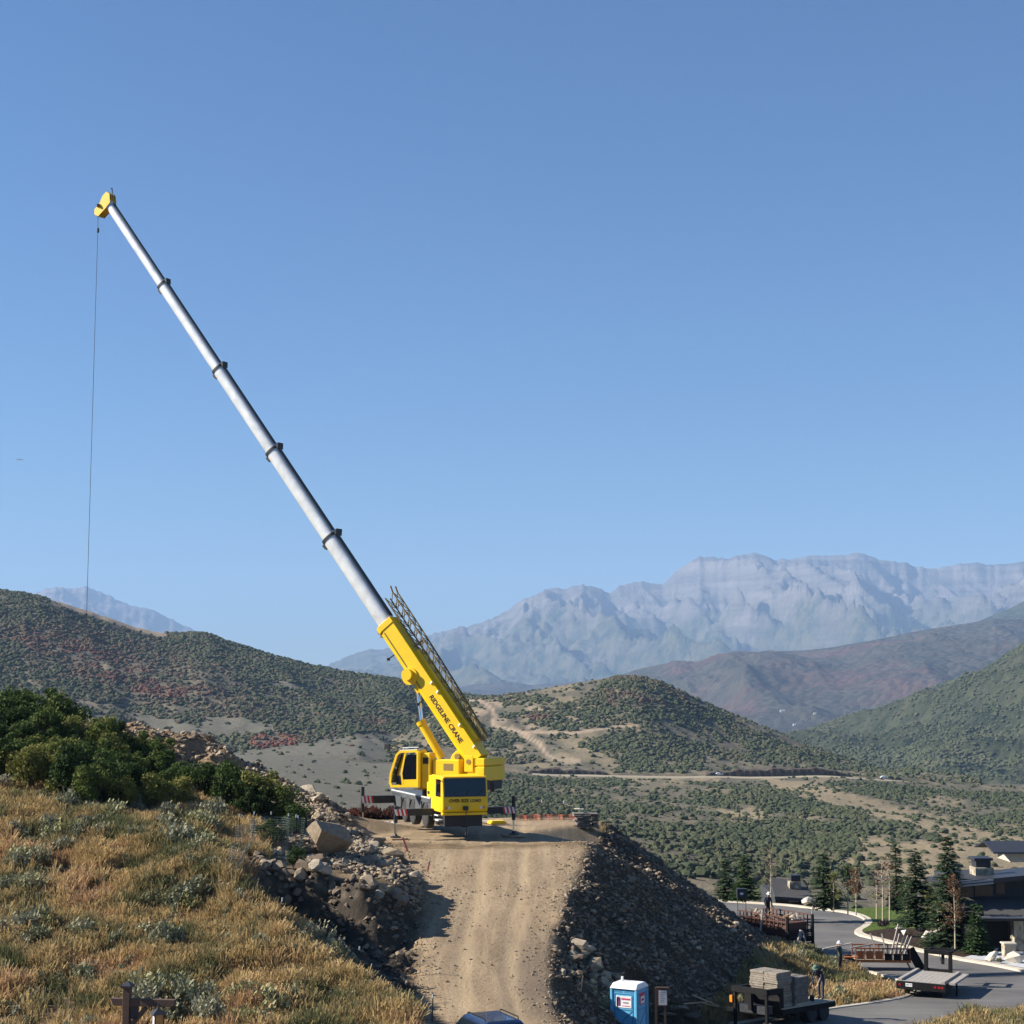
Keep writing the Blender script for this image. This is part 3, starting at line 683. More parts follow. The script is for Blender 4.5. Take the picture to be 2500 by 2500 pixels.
# street outline on the street plane
def RP(pts): return [ROAD(*p) for p in pts]
CURB_FAR_PX = [(1700, 2196), (1770, 2203), (1830, 2206), (1920, 2212), (1996, 2221), (2056, 2228), (2090, 2236), (2108, 2245), (2113, 2254), (2102, 2265), (2088, 2271), (2083, 2278), (2097, 2286), (2155, 2300), (2218, 2319), (2280, 2332), (2346, 2346), (2425, 2359), (2500, 2375), (2620, 2400), (2800, 2440)]
CURB_FAR = RP(CURB_FAR_PX)
CURB_NEAR = RP([(1560, 2516), (1680, 2512), (1790, 2502), (1900, 2485), (2031, 2464), (2130, 2451), (2213, 2437), (2238, 2424), (2232, 2408), (2200, 2391), (2130, 2372), (2040, 2349), (1985, 2330), (1955, 2300), (1930, 2262), (1890, 2243), (1800, 2236), (1700, 2230)])
ROADPOLY = CURB_NEAR + CURB_FAR + RP([(2800, 2475), (2500, 2462), (2400, 2476), (2310, 2500), (2270, 2520), (2100, 2560), (1800, 2580), (1560, 2560)])

def boxblur(A, n):
    for _ in range(n):
        A = np.pad(A, 1, mode='edge'); A = (A[:-2, 1:-1] + A[2:, 1:-1] + A[1:-1, :-2] + A[1:-1, 2:] + 2 * A[1:-1, 1:-1]) / 6
    return A
gx = np.concatenate([np.linspace(-55, -31, 40)[:-1], np.arange(-31, 20, 0.26), np.linspace(20, 60, 110)])
gy = np.concatenate([np.linspace(-12, 50, 30)[:-1], np.arange(50, 107, 0.27), np.linspace(107, 142, 70)])
GY, GX = np.meshgrid(gy, gx, indexing='ij')
GZ = boxblur(tin(GX, GY), 1)
HOLLOW = [(-12, 74.8), (-9, 74.4), (-6, 73.3), (-4.9, 74.9), (-4.2, 74.6), (-4.1, 69), (-4.2, 64), (-4.9, 61), (-6.3, 65.0), (-8.3, 68.5), (-11, 72)]
def zones(x, y):
    jx = x + (fbm(x / 1.3, y / 1.3, 701, 3) - 0.5) * 1.3; jy = y + (fbm(x / 1.3, y / 1.3, 705, 3) - 0.5) * 1.3
    kx, ky = x + (jx - x) * .35, y + (jy - y) * .35; ramp = inpoly(kx, ky, RAMP_L[1:] + RAMP_R[1:][::-1]) | inpoly(kx, ky, PAD)
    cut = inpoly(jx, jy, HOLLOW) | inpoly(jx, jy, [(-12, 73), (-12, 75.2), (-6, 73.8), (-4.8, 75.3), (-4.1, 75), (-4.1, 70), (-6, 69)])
    rub_r = inpoly(jx, jy, [(4.4, 88)] + [(a, b) for a, b in RAMP_R[1:9]] + TOE[1:][:1] + TOE[2:] + [(15, 112), (5, 112), (5.6, 103)]) & ~ramp
    rub_l = inpoly(jx, jy, [(-5.2, 82.3), (-4.1, 77.8), (-4.1, 74.8), (-7, 75.8), (-11, 76.4), (-11.5, 80), (-13, 84), (-15.5, 90), (-17, 95), (-15, 103), (-12, 105), (-9.2, 104), (-9.6, 97.4), (-8.6, 91.5), (-7.3, 87.5)]) & ~ramp
    berm = inpoly(jx, jy, [(-17, 93), (-15, 103), (-26, 110), (-45, 114), (-45, 105), (-28, 99), (-19, 95.5)])
    return ramp, cut, rub_r, rub_l, berm
zr, zc_, zrr, zrl, zb = zones(GX, GY)
road_in = inpoly(GX, GY, ROADPOLY)
rough = np.where(zr, 0.05, np.where(zrr | zrl, 0.42, np.where(zb, 0.55, np.where(zc_, 0.75, 0.22))))
rough = boxblur(rough.astype(float), 3) * (1 - boxblur(road_in.astype(float), 4))
right_flat = (GX > 16) & (GY > 58)
rough = rough * np.where(right_flat, 0.25, 1.0)
GZ = GZ + rough * (fbm(GX / 1.1, GY / 1.1, 711, 5) - 0.5) * 2.0 + np.where(zr | zrr | zrl, 0, 0.5) * boxblur((~right_flat).astype(float), 3) * (fbm(GX / 7, GY / 7, 715, 3) - 0.5)
blk = np.floor(fbm(GX / 0.9, GY / 0.9 + GZ * 0.7, 719, 2) * 7) / 7.0            # blocky steps in the rock cut
GZ = GZ + boxblur(zc_.astype(float), 1) * (blk - 0.5) * 0.9
# wheel ruts along the ramp
LAT = np.interp(GY, [50, 57, 61.8, 66, 69, 74, 78, 82, 86, 95], [0.9, 0.2, -0.5, -1.0, -1.1, -0.9, -0.6, -0.5, -0.4, -0.4])
lat = GX - LAT
rut = np.exp(-((np.abs(lat) - 1.0) / 0.28) ** 2)
GZ = GZ - np.where(zr, rut * 0.05, 0)
GZ = np.where(boxblur(road_in.astype(float), 2) > 0.02, np.minimum(GZ, zroad(GY) - 0.06), GZ)
# verges, lawn, bed: keep the flat just under the sheets that are laid on it
def gz(x, y):      # ground height lookup (nearest grid bilinear)
    x = np.atleast_1d(np.asarray(x, float)); y = np.atleast_1d(np.asarray(y, float))
    i = np.clip(np.searchsorted(gy, y) - 1, 0, len(gy) - 2); j = np.clip(np.searchsorted(gx, x) - 1, 0, len(gx) - 2)
    a = np.clip((y - gy[i]) / (gy[i + 1] - gy[i]), 0, 1); b = np.clip((x - gx[j]) / (gx[j + 1] - gx[j]), 0, 1)
    return (GZ[i, j] * (1 - b) + GZ[i, j + 1] * b) * (1 - a) + (GZ[i + 1, j] * (1 - b) + GZ[i + 1, j + 1] * b) * a
def gz1(x, y): return float(gz(x, y)[0])
def GR(px, py, y0=50.0, y1=112.0):      # first point of the ground met by the line of sight
    Y = np.linspace(y0, y1, 1500); X, _, Z = P(np.full(1500, px), np.full(1500, py), Y); k = np.argmax(Z < gz(X, Y)); return float(X[k]), float(Y[k])

def mat_near():
    t = NT('near_ground'); p = t.pos()
    n = t.noise(p, 0.6, 8, 0.65); f = t.noise(p, 6.0, 8, 0.7); gr = t.noise(p, 22.0, 4, 0.7); v = t.voro(p, 9.0)
    soil = t.mix(t.ramp(n, [(0.35, 0.0), (0.65, 1.0)]), (0.15, 0.105, 0.06), (0.27, 0.19, 0.105))
    soil = t.mix(t.ramp(f, [(0.4, 0.0), (0.65, 0.8)]), soil, (0.085, 0.065, 0.042))
    dirt = t.mix(t.ramp(n, [(0.3, 0.0), (0.7, 1.0)]), (0.27, 0.195, 0.12), (0.38, 0.285, 0.18))
    dirt = t.mix(t.math('MULTIPLY', t.ramp(f, [(0.35, 1.0), (0.6, 0.0)]), 0.55), dirt, (0.15, 0.105, 0.065))
    dirt = t.mix(t.math('MULTIPLY', t.ramp(v, [(0.08, 1.0), (0.2, 0.0)]), t.ramp(n, [(0.45, 0.0), (0.6, 0.7)])), dirt, (0.36, 0.30, 0.21))
    lat = t.attr('lat'); sep = t.new('ShaderNodeSeparateXYZ'); t.link(p, sep.inputs[0])
    cmb = t.new('ShaderNodeCombineXYZ'); t.link(lat, cmb.inputs[0]); t.link(t.math('MULTIPLY', sep.outputs[1], 0.08), cmb.inputs[1])
    tr = t.noise(cmb.outputs[0], 2.2, 5, 0.6, 0.3)
    dirt = t.mix(t.math('MULTIPLY', t.ramp(tr, [(0.48, 0.0), (0.66, 1.0)]), 0.6), dirt, (0.42, 0.32, 0.20))
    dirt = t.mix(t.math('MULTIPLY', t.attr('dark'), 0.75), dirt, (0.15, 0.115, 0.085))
    dirt = t.mix(t.math('MULTIPLY', t.attr('rut'), t.ramp(tr, [(0.3, 0.3), (0.6, 0.8)])), dirt, (0.40, 0.30, 0.185))
    rub = t.mix(t.ramp(f, [(0.35, 0.0), (0.65, 1.0)]), (0.035, 0.027, 0.020), (0.10, 0.076, 0.053))  # soil darkened to deepen the shade on the right fill bank
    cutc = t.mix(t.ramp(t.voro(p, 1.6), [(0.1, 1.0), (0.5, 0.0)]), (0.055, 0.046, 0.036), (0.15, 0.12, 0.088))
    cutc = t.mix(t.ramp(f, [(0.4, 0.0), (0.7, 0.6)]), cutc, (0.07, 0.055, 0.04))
    berm = t.mix(t.ramp(f, [(0.35, 0.0), (0.65, 1.0)]), (0.16, 0.10, 0.06), (0.31, 0.215, 0.13))
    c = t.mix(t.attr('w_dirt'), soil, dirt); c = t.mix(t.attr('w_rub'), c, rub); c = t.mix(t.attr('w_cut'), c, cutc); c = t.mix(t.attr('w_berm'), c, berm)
    h = t.math('ADD', t.math('MULTIPLY', f, 1.0), t.math('MULTIPLY', gr, 0.5))
    t.bsdf(c, 0.95, spec=0.15, bump=h, bstr=0.7, bdist=0.08); MATS['near_ground'] = t.m
mat_near()
bl = lambda a, n=1: boxblur(a.astype(float), n)
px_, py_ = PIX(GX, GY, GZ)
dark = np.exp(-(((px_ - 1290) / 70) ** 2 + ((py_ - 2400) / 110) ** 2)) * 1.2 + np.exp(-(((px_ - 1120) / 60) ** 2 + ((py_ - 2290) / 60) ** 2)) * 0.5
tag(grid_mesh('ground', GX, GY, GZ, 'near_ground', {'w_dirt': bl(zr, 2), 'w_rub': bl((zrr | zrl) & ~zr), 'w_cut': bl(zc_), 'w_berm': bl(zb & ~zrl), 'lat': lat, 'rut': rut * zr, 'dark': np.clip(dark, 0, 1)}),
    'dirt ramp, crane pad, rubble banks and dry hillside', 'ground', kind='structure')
# ================================================================== rocks
def mat_rock(name, inst):
    t = NT(name); p = t.pos()
    k = t.attr('tint', 'INSTANCER') if inst else t.new('ShaderNodeObjectInfo').outputs['Random']
    c = t.ramp(k, [(0.0, (0.095, 0.07, 0.048)), (0.35, (0.26, 0.20, 0.14)), (0.7, (0.36, 0.285, 0.19)), (1.0, (0.48, 0.41, 0.31))])
    n = t.noise(p, 5.0, 7, 0.65)
    c = t.mix(t.ramp(n, [(0.35, 0.0), (0.65, 0.6)]), c, (0.13, 0.10, 0.075))
    st = t.noise(p, 18.0, 6, 0.7)
    c = t.mix(t.math('MULTIPLY', t.ramp(st, [(0.55, 0.0), (0.7, 1.0)]), 0.35), c, (0.5, 0.42, 0.3))
    t.bsdf(c, 0.9, spec=0.2, bump=t.math('ADD', n, t.math('MULTIPLY', st, 0.4)), bstr=0.6, bdist=0.06); MATS[name] = t.m
mat_rock('rubble_stone', True); mat_rock('rock_stone', False)
def mat_pale():
    t = NT('pale_boulder'); p = t.pos(); n = t.noise(p, 3.0, 7, 0.65)
    c = t.mix(t.ramp(n, [(0.35, 0.0), (0.65, 1.0)]), (0.40, 0.36, 0.29), (0.62, 0.58, 0.50))
    t.bsdf(c, 0.9, spec=0.2, bump=n, bstr=0.6, bdist=0.06); MATS['pale_boulder'] = t.m
mat_pale()
def rock_mesh(name, seed, mat, n=16, flat=0.7, long=1.0, low=0.75):
    r = np.random.default_rng(seed); bm = bmesh.new()
    for _ in range(n):
        d = r.normal(size=3); d /= np.linalg.norm(d); d *= r.uniform(low, 1.05)
        bm.verts.new((d[0] * 0.5 * long, d[1] * 0.5, d[2] * 0.5 * flat))
    res = bmesh.ops.convex_hull(bm, input=bm.verts)
    bmesh.ops.delete(bm, geom=[g for g in res['geom_interior'] if isinstance(g, bmesh.types.BMVert)], context='VERTS')
    me = bpy.data.meshes.new(name); bm.to_mesh(me); bm.free(); me.materials.append(MATS[mat]); return me
RUB = [bpy.data.objects.new('rubble_piece', rock_mesh('rubble_piece', 800 + i, 'rubble_stone', 10 + i, 0.55 + 0.08 * (i % 5), 1.0 + 0.15 * (i % 4))) for i in range(8)]
ROCKM = [rock_mesh('rock', 830 + i, 'rock_stone', 13 + i, 0.55 + 0.08 * (i % 5), 1.0 + 0.2 * (i % 3)) for i in range(10)]

def spread(n, x0, x1, y0, y1, test, seed):
    r = np.random.default_rng(seed); x = r.uniform(x0, x1, n); y = r.uniform(y0, y1, n); k = test(x, y); return x[k], y[k]
def visible_px(x, y, z, m=25):
    px, py = PIX(x, y, z); return (px > -m) & (px < 2500 + m) & (py < 2500 + 3 * m)
def rubble(name, x, y, lo, hi, powr, label, seed, sink=0.2, tintlo=0.0, tinthi=1.0):
    r = np.random.default_rng(seed); z = gz(x, y); v = visible_px(x, y, z); x, y, z = x[v], y[v], z[v]; n = len(x)
    s = lo + (hi - lo) * r.random(n) ** powr
    return scatter(name, np.stack([x, y, z + s * (0.5 - sink) * 0.5], 1), s, r.random(n) * 6.28, RUB, label, 'rubble', tilt=r.uniform(-.6, .6, (n, 2)).astype(np.float32), tint=tintlo + (tinthi - tintlo) * r.random(n) ** 1.3)
zf = lambda i: (lambda x, y: zones(x, y)[i])
x, y = spread(60000, 1.2, 17, 57, 112, zf(2), 1); rubble('rubble_stones', x, y, 0.04, 0.34, 4.0, 'stony rubble, shade darkened into its colour, covering the fill bank right of the ramp', 11, tinthi=0.55)  # tint range held low so the stones carry the bank's shade
x, y = spread(42000, -17, -3.6, 72, 102, zf(3), 2); rubble('rubble_stones', x, y, 0.05, 0.42, 3.2, 'broken tan rubble on the slope left of the crane pad', 12, tintlo=0.25)
x, y = spread(16000, -45, -13, 92, 114, zf(4), 3); rubble('dirt_clods', x, y, 0.06, 0.5, 3.0, 'brown clods on the excavated dirt mound', 13)
def rampedge(x, y):
    d = np.minimum(polydist(x, y, RAMP_L), polydist(x, y, RAMP_R)); m = (y > 73) & (y < 82) & (fbm(x / 2, y / 2, 733, 3) > 0.52)
    return (np.random.default_rng(5).random(len(x)) < (np.exp(-d / 0.6) + 0.35 * m * 0.5)) & (y < 90)
x, y = spread(30000, -7, 5.5, 57, 90, rampedge, 4); rubble('ramp_gravel', x, y, 0.025, 0.14, 3.0, 'loose gravel along the edges of the dirt ramp', 14, tintlo=0.3)
x, y = spread(3000, -12.5, -3.8, 66, 76.5, zf(1), 6); rubble('rubble_stones', x, y, 0.06, 0.45, 3.0, 'fractured stones in the shaded rock cut', 15, tinthi=0.5)  # stones coloured darker, painting extra shade into the cut
x, y = spread(5000, 1.9, 4.6, 57.5, 61.8, lambda x, y: inpoly(x, y, [(2.0, 58), (2.2, 61.5), (3.2, 62), (4.5, 60), (4.6, 57.5)]), 7); rubble('gravel_pile', x, y, 0.06, 0.16, 1.5, 'pale gravel heap at the foot of the ramp beside the toilet', 16, tintlo=0.7)

# the 300 largest rocks are things of their own
def rock_thing(x, y, s, label, group, seed, mat=None, sink=0.25, name='rock', zscale=1.0):
    r = random.Random(seed); me = ROCKM[seed % len(ROCKM)]
    o = bpy.data.objects.new(name, me); o.location = (x, y, gz1(x, y) + s * (0.5 - sink) * 0.6)
    o.rotation_euler = (r.uniform(-.4, .4), r.uniform(-.4, .4), r.uniform(0, 6.28)); o.scale = (s, s * r.uniform(.8, 1.1), s * zscale * r.uniform(.8, 1.2))
    link(o); return tag(o, label, 'rock', group)
def rocks(n, x, y, lo, hi, label, group, seed, powr=2.5):
    r = np.random.default_rng(seed); z = gz(x, y); v = visible_px(x, y, z, 0) & (np.hypot(x - 5.0, y - 68.6) > 1.9); x, y = x[v][:n], y[v][:n]
    for i in range(len(x)): rock_thing(x[i], y[i], lo + (hi - lo) * r.random() ** powr, label, group, seed * 1000 + i)
x, y = spread(900, -14, -3.8, 75, 99, zf(3), 21); rocks(125, x, y, 0.38, 1.15, 'angular tan rock lying in the rubble slope left of the crane pad', 'rocks in the left rubble slope', 31)
x, y = spread(700, 1.2, 14, 58, 100, lambda a, b: zones(a, b)[2], 22); rocks(95, x, y, 0.28, 0.6, 'tan rock lying in the dark fill bank right of the ramp', 'rocks in the right fill bank', 32)
def nearlip(a, b): return inpoly(a, b, [(2.0, 68.5), (2.6, 74), (4.6, 73.5), (4.4, 68)])
x, y = spread(300, 1.5, 5, 68, 75, nearlip, 23); rocks(26, x, y, 0.45, 0.95, 'pale rock in the heap at the right edge of the ramp', 'rocks heaped at the right ramp edge', 33)
x, y = spread(400, -11.6, -4.4, 72.9, 75.3, zf(1), 24); rocks(46, x, y, 0.45, 1.0, 'blocky rock in the face of the shaded cut beside the ramp', 'rocks in the rock cut', 34, 1.5)
# the big split boulder
bx, by = GR(805, 2085)
bo = bpy.data.objects.new('boulder', rock_mesh('boulder', 873, 'rock_stone', 22, 0.85, 1.1, 0.5)); bo.location = (bx - 0.1, by, gz1(bx, by) + 0.80); bo.scale = (2.75, 2.3, 2.25); bo.rotation_euler = (0.25, 0.3, 0.6)
link(bo); tag(bo, 'largest boulder, split and blocky, above the rock cut left of the ramp', 'boulder')

# ================================================================== grass, sagebrush, oak shrubs
def mat_plant(name, stops, inst, trans=0.25, rough=0.85, nsc=9.0, namp=0.35):
    t = NT(name); p = t.pos(); k = t.attr('tint', 'INSTANCER') if inst else t.new('ShaderNodeObjectInfo').outputs['Random']
    n = t.noise(p, nsc, 3, 0.6); k2 = t.math('ADD', k, t.math('MULTIPLY', t.math('SUBTRACT', n, 0.5), namp), True)
    c = t.ramp(k2, stops); b = t.bsdf(c, rough, spec=0.15)
    tr = t.new('ShaderNodeBsdfTranslucent'); t.link(c, tr.inputs[0]); mx = t.new('ShaderNodeMixShader'); mx.inputs[0].default_value = trans
    t.link(b.outputs[0], mx.inputs[1]); t.link(tr.outputs[0], mx.inputs[2]); t.link(mx.outputs[0], t.out.inputs['Surface']); MATS[name] = t.m
mat_plant('dry_grass', [(0.0, (0.10, 0.115, 0.05)), (0.25, (0.22, 0.19, 0.09)), (0.5, (0.38, 0.27, 0.125)), (0.75, (0.52, 0.38, 0.175)), (1.0, (0.40, 0.245, 0.135))], True, 0.3)
SAGE_STOPS = [(0.0, (0.15, 0.16, 0.09)), (0.4, (0.23, 0.23, 0.15)), (0.7, (0.31, 0.30, 0.205)), (1.0, (0.28, 0.27, 0.11))]
mat_plant('sage_leaves', SAGE_STOPS, False, 0.15); mat_plant('sage_leaves_small', SAGE_STOPS, True, 0.15)
mat_plant('oak_leaves', [(0.0, (0.025, 0.045, 0.012)), (0.35, (0.05, 0.08, 0.02)), (0.65, (0.09, 0.12, 0.028)), (1.0, (0.20, 0.19, 0.05))], False, 0.22, nsc=4.0, namp=1.3)
mat_plant('red_leaves', [(0.0, (0.07, 0.035, 0.025)), (1.0, (0.16, 0.06, 0.045))], True, 0.3)
simple('bark', (0.11, 0.085, 0.06), 0.95, spec=0.1, scale=8)
def tuft(name, seed, mat, blades=16, h=0.5, spread_=0.16, w=0.014, lean=0.35):
    r = np.random.default_rng(seed); v = []; f = []
    for _ in range(blades):
        a = r.random() * 6.28; d = r.random() ** .7 * spread_; x, y = d * math.cos(a), d * math.sin(a); hh = h * r.uniform(.55, 1.15); l = lean * hh * r.uniform(.2, 1.3); b = a + r.normal(0, .6)
        tx, ty = x + l * math.cos(b), y + l * math.sin(b); ox, oy = -math.sin(b + r.normal(0, .8)) * w, math.cos(b + r.normal(0, .8)) * w; n = len(v)
        mx_, my_ = x + .35 * l * math.cos(b), y + .35 * l * math.sin(b)
        v += [(x - ox, y - oy, -0.05), (x + ox, y + oy, -0.05), (mx_ + ox, my_ + oy, hh * .6), (mx_ - ox, my_ - oy, hh * .6), (tx + ox * .9, ty + oy * .9, hh), (tx - ox * .9, ty - oy * .9, hh)]
        f += [(n, n + 1, n + 2, n + 3), (n + 3, n + 2, n + 4, n + 5)]
    me = bpy.data.meshes.new(name); me.from_pydata(v, [], f); me.materials.append(MATS[mat]); return bpy.data.objects.new(name, me)
GRASS = [tuft('grass_tuft', 900 + i, 'dry_grass', 16, 0.42, 0.17, 0.012, 0.35 + .06 * i) for i in range(6)]
def sage_mesh(name, seed, mat, n=90, R=0.5, H=0.62, leaf=0.05):
    r = np.random.default_rng(seed); v = []; f = []
    lobes = [(r.uniform(-.45, .45) * R, r.uniform(-.45, .45) * R, r.uniform(.7, 1.1)) for _ in range(5)]
    for _ in range(n):
        lx, ly, lh = lobes[r.integers(0, 5)]; a = r.random() * 6.28; e = r.random() ** .5
        x1, y1 = lx + math.cos(a) * e * R * .55, ly + math.sin(a) * e * R * .55; z1 = H * lh * math.sqrt(max(0.05, 1 - .8 * e * e)) * r.uniform(.75, 1.08)
        x0, y0 = x1 * .35, y1 * .35
        for s in range(5):
            u = 0.45 + 0.55 * (s + r.random() * .6) / 5; cx, cy, cz = x0 + (x1 - x0) * u, y0 + (y1 - y0) * u, z1 * u
            b = r.random() * 6.28; L = leaf * r.uniform(.7, 1.6); wd = L * .34; dx, dy = math.cos(b), math.sin(b); k = len(v); up = r.uniform(.5, 1.2)
            v += [(cx - dy * wd, cy + dx * wd, cz), (cx + dy * wd, cy - dx * wd, cz), (cx + dx * L * .6 + dy * wd * .6, cy + dy * L * .6 - dx * wd * .6, cz + L * up), (cx + dx * L * .6 - dy * wd * .6, cy + dy * L * .6 + dx * wd * .6, cz + L * up)]
            f.append((k, k + 1, k + 2, k + 3))
    me = bpy.data.meshes.new(name); me.from_pydata(v, [], f); me.materials.append(MATS[mat]); return me
SAGEM = [sage_mesh('sagebrush', 930 + i, 'sage_leaves', 110, 0.5 + .05 * (i % 3), 0.55 + .08 * (i % 4), 0.06) for i in range(6)]
SAGES = [bpy.data.objects.new('small_sage', sage_mesh('small_sage', 950 + i, 'sage_leaves_small', 40, 0.4, 0.5, 0.07)) for i in range(4)]

def soilzone(x, y):
    z = zones(x, y); return ~(z[0] | z[1] | z[2] | z[3] | z[4])
LEFTP = [(-34, 49), (-2.6, 49), (-3.2, 56), (-5.0, 61.5), (-6.4, 65.5), (-8.6, 68.6), (-10.2, 71), (-11.0, 75), (-11.3, 80), (-14.5, 89), (-34, 99)]
def grass_field(name, n, x0, x1, y0, y1, test, label, seed, hs=(0.55, 1.25), base=0.0, cut=0.0):
    r = np.random.default_rng(seed); x = r.uniform(x0, x1, n); y = r.uniform(y0, y1, n)
    d = fbm(x / 2.2, y / 2.2, seed + 5, 4); k = test(x, y) & (r.random(n) < cut + (1 - cut) * sstep(0.34, 0.52, d)); x, y = x[k], y[k]
    z = gz(x, y); v = visible_px(x, y, z); x, y, z = x[v], y[v], z[v]; m = len(x)
    c = fbm(x / 3.0, y / 3.0, seed + 9, 4); e = fbm(x / 0.9, y / 0.9, seed + 12, 3)
    tint = np.clip(base + 0.5 + 1.9 * (c - 0.5) + 0.9 * (e - 0.5) + r.normal(0, .10, m), 0, 1)
    s = r.uniform(hs[0], hs[1], m) * (0.6 + 0.8 * fbm(x / 1.5, y / 1.5, seed + 15, 2))
    scatter(name, np.stack([x, y, z], 1), np.stack([s, s, s], 1), r.random(m) * 6.28, GRASS, label, 'grass', tint=tint, tilt=np.stack([r.normal(0, .12, m), r.normal(0.1, .12, m)], 1).astype(np.float32))
grass_field('dry_grass', 75000, -31, -2, 49, 98, lambda x, y: inpoly(x, y, LEFTP) & soilzone(x, y), 'golden dry grass on the near hillside', 1001, cut=0.12, base=0.10, hs=(.6, 1.45))
def rightweed(x, y):
    d = polydist(x, y, CURB_NEAR); return soilzone(x, y) & ~inpoly(x, y, ROADPOLY) & (d > 0.4) & (x < 19.6) & (y < 106) & ((x > 5.0) | (y < 60))
grass_field('dry_weeds', 26000, 2.5, 20, 54, 106, rightweed, 'dry tan weeds between the fill bank and the street', 1011, cut=0.2, base=-0.05, hs=(.6, 1.3))
grass_field('dry_weeds', 16000, 14, 30, 55, 80, lambda x, y: ~inpoly(x, y, ROADPOLY) & (polydist(x, y, CURB_NEAR) > 0.3) & (x + 0 * y > 15) & (y < 79), 'tan grass at the lower right verge of the street', 1021, cut=0.4, hs=(.7, 1.5))

# sagebrush: individuals on the near hillside and by the fill bank
def sages(n, pts, label, group, seed, lo=0.8, hi=1.9):
    r = np.random.default_rng(seed); x, y = pts; z = gz(x, y); v = visible_px(x, y, z, 10); x, y = x[v], y[v]
    for i in range(min(n, len(x))):
        o = bpy.data.objects.new('sagebrush', SAGEM[r.integers(0, 6)]); s = lo + (hi - lo) * r.random() ** 1.6
        o.location = (x[i], y[i], gz1(x[i], y[i]) - 0.04); o.rotation_euler = (r.normal(0, .1), r.normal(0, .1), r.random() * 6.28); o.scale = (s * r.uniform(.85, 1.25), s, s * r.uniform(.75, 1.2)); link(o); tag(o, label, 'sagebrush', group)
def sgz(x, y): return inpoly(x, y, LEFTP) & soilzone(x, y) & (fbm(x / 3.5, y / 3.5, 1031, 3) > 0.44)
sages(250, spread(1500, -31, -2.5, 50, 92, sgz, 41), 'grey-green sagebrush among the dry grass on the near hillside', 'sagebrush on the near hillside', 51)
sages(45, spread(260, 4.5, 19, 58, 104, rightweed, 42), 'grey-green sagebrush at the foot of the dark fill bank', 'sagebrush below the fill bank', 52, .6, 1.3)
x, y = spread(5000, -31, -2.5, 50, 98, lambda a, b: inpoly(a, b, LEFTP) & soilzone(a, b) & (fbm(a / 3.0, b / 3.0, 1035, 3) > 0.42), 43)
v = visible_px(x, y, gz(x, y)); x, y = x[v], y[v]; rr = np.random.default_rng(3)
scatter('small_sagebrush', np.stack([x, y, gz(x, y) - .03], 1), rr.uniform(.4, .95, len(x)), rr.random(len(x)) * 6.28, SAGES, 'small sage sprigs scattered through the dry grass', 'sagebrush', tint=rr.random(len(x)))
x, y = spread(1500, 4.5, 20, 56, 106, rightweed, 44); v = visible_px(x, y, gz(x, y)); x, y = x[v], y[v]
scatter('small_sagebrush', np.stack([x, y, gz(x, y) - .03], 1), rr.uniform(.4, .9, len(x)), rr.random(len(x)) * 6.28, SAGES, 'small grey weeds below the fill bank', 'sagebrush', tint=rr.random(len(x)))

def leafy(name, seed, mat, R, H, nleaf, leaf, lobes=9, zlow=0.12):
    """crown of leaf faces in lobes; unit: metres"""
    r = np.random.default_rng(seed)
    L = [(r.normal(0, .42) * R, r.normal(0, .42) * R, H * r.uniform(.25, .88), R * r.uniform(.22, .52)) for _ in range(lobes)]
    k = r.integers(0, lobes, nleaf); A = np.array(L)[k]
    d = r.normal(size=(nleaf, 3)); d /= np.linalg.norm(d, axis=1)[:, None]; rad = A[:, 3] * (0.55 + 0.5 * r.random(nleaf) ** .6)
    c = np.stack([A[:, 0] + d[:, 0] * rad, A[:, 1] + d[:, 1] * rad, A[:, 2] + d[:, 2] * rad * (H / R) * .42], 1); c[:, 2] = np.clip(c[:, 2], H * zlow * r.uniform(.3, 1.5, nleaf), H * 1.02)
    n = d + r.normal(0, .7, (nleaf, 3)); n /= np.linalg.norm(n, axis=1)[:, None]
    t = np.cross(n, r.normal(size=(nleaf, 3))); t /= np.linalg.norm(t, axis=1)[:, None]; b = np.cross(n, t)
    s = leaf * r.uniform(.6, 1.3, nleaf)[:, None]
    v = np.stack([c - t * s, c + b * s * .55, c + t * s, c - b * s * .55], 1).reshape(-1, 3); q = np.arange(nleaf * 4).reshape(-1, 4)
    me = bpy.data.meshes.new(name); me.from_pydata(v.tolist(), [], q.tolist()); me.materials.append(MATS[mat]); return me, L
def stems_mesh(name, seed, L, mat='bark', r0=0.05):
    r = random.Random(seed); m = MB()
    for (x, y, z, q) in L:
        m.cyl((x * .15, y * .15, -0.15), (x * .55, y * .55, z * .5), r0, r0 * .7, 5, False); m.cyl((x * .55, y * .55, z * .5), (x, y, z + q * .3), r0 * .7, r0 * .25, 5, False)
    me = bpy.data.meshes.new(name); me.from_pydata(m.v, [], m.f); me.materials.append(MATS[mat]); return me
OAKM = []
for i in range(5):
    me, L = leafy('crown', 1100 + i, 'oak_leaves', 1.4, 2.6 + .25 * (i % 3), 3000, 0.105, 22); OAKM.append((me, stems_mesh('trunk', 1100 + i, L)))
def oak(x, y, s, label, group, seed, hz_=1.0):
    r = random.Random(seed); cm, tm = OAKM[seed % 5]; t = thing('oak_shrub', label, 'shrub', (x, y, gz1(x, y) - .05), r.uniform(0, 6.28), group); t.scale = (s, s, s * hz_)
    link(bpy.data.objects.new('crown', cm), t); link(bpy.data.objects.new('trunk', tm), t)
r = np.random.default_rng(61); n = 0
BUSH = [(-60, 1760), (90, 1800), (200, 1795), (300, 1790), (420, 1830), (470, 1880), (455, 1925), (350, 1955), (200, 1965), (60, 1935), (-60, 1915)]
placed = []
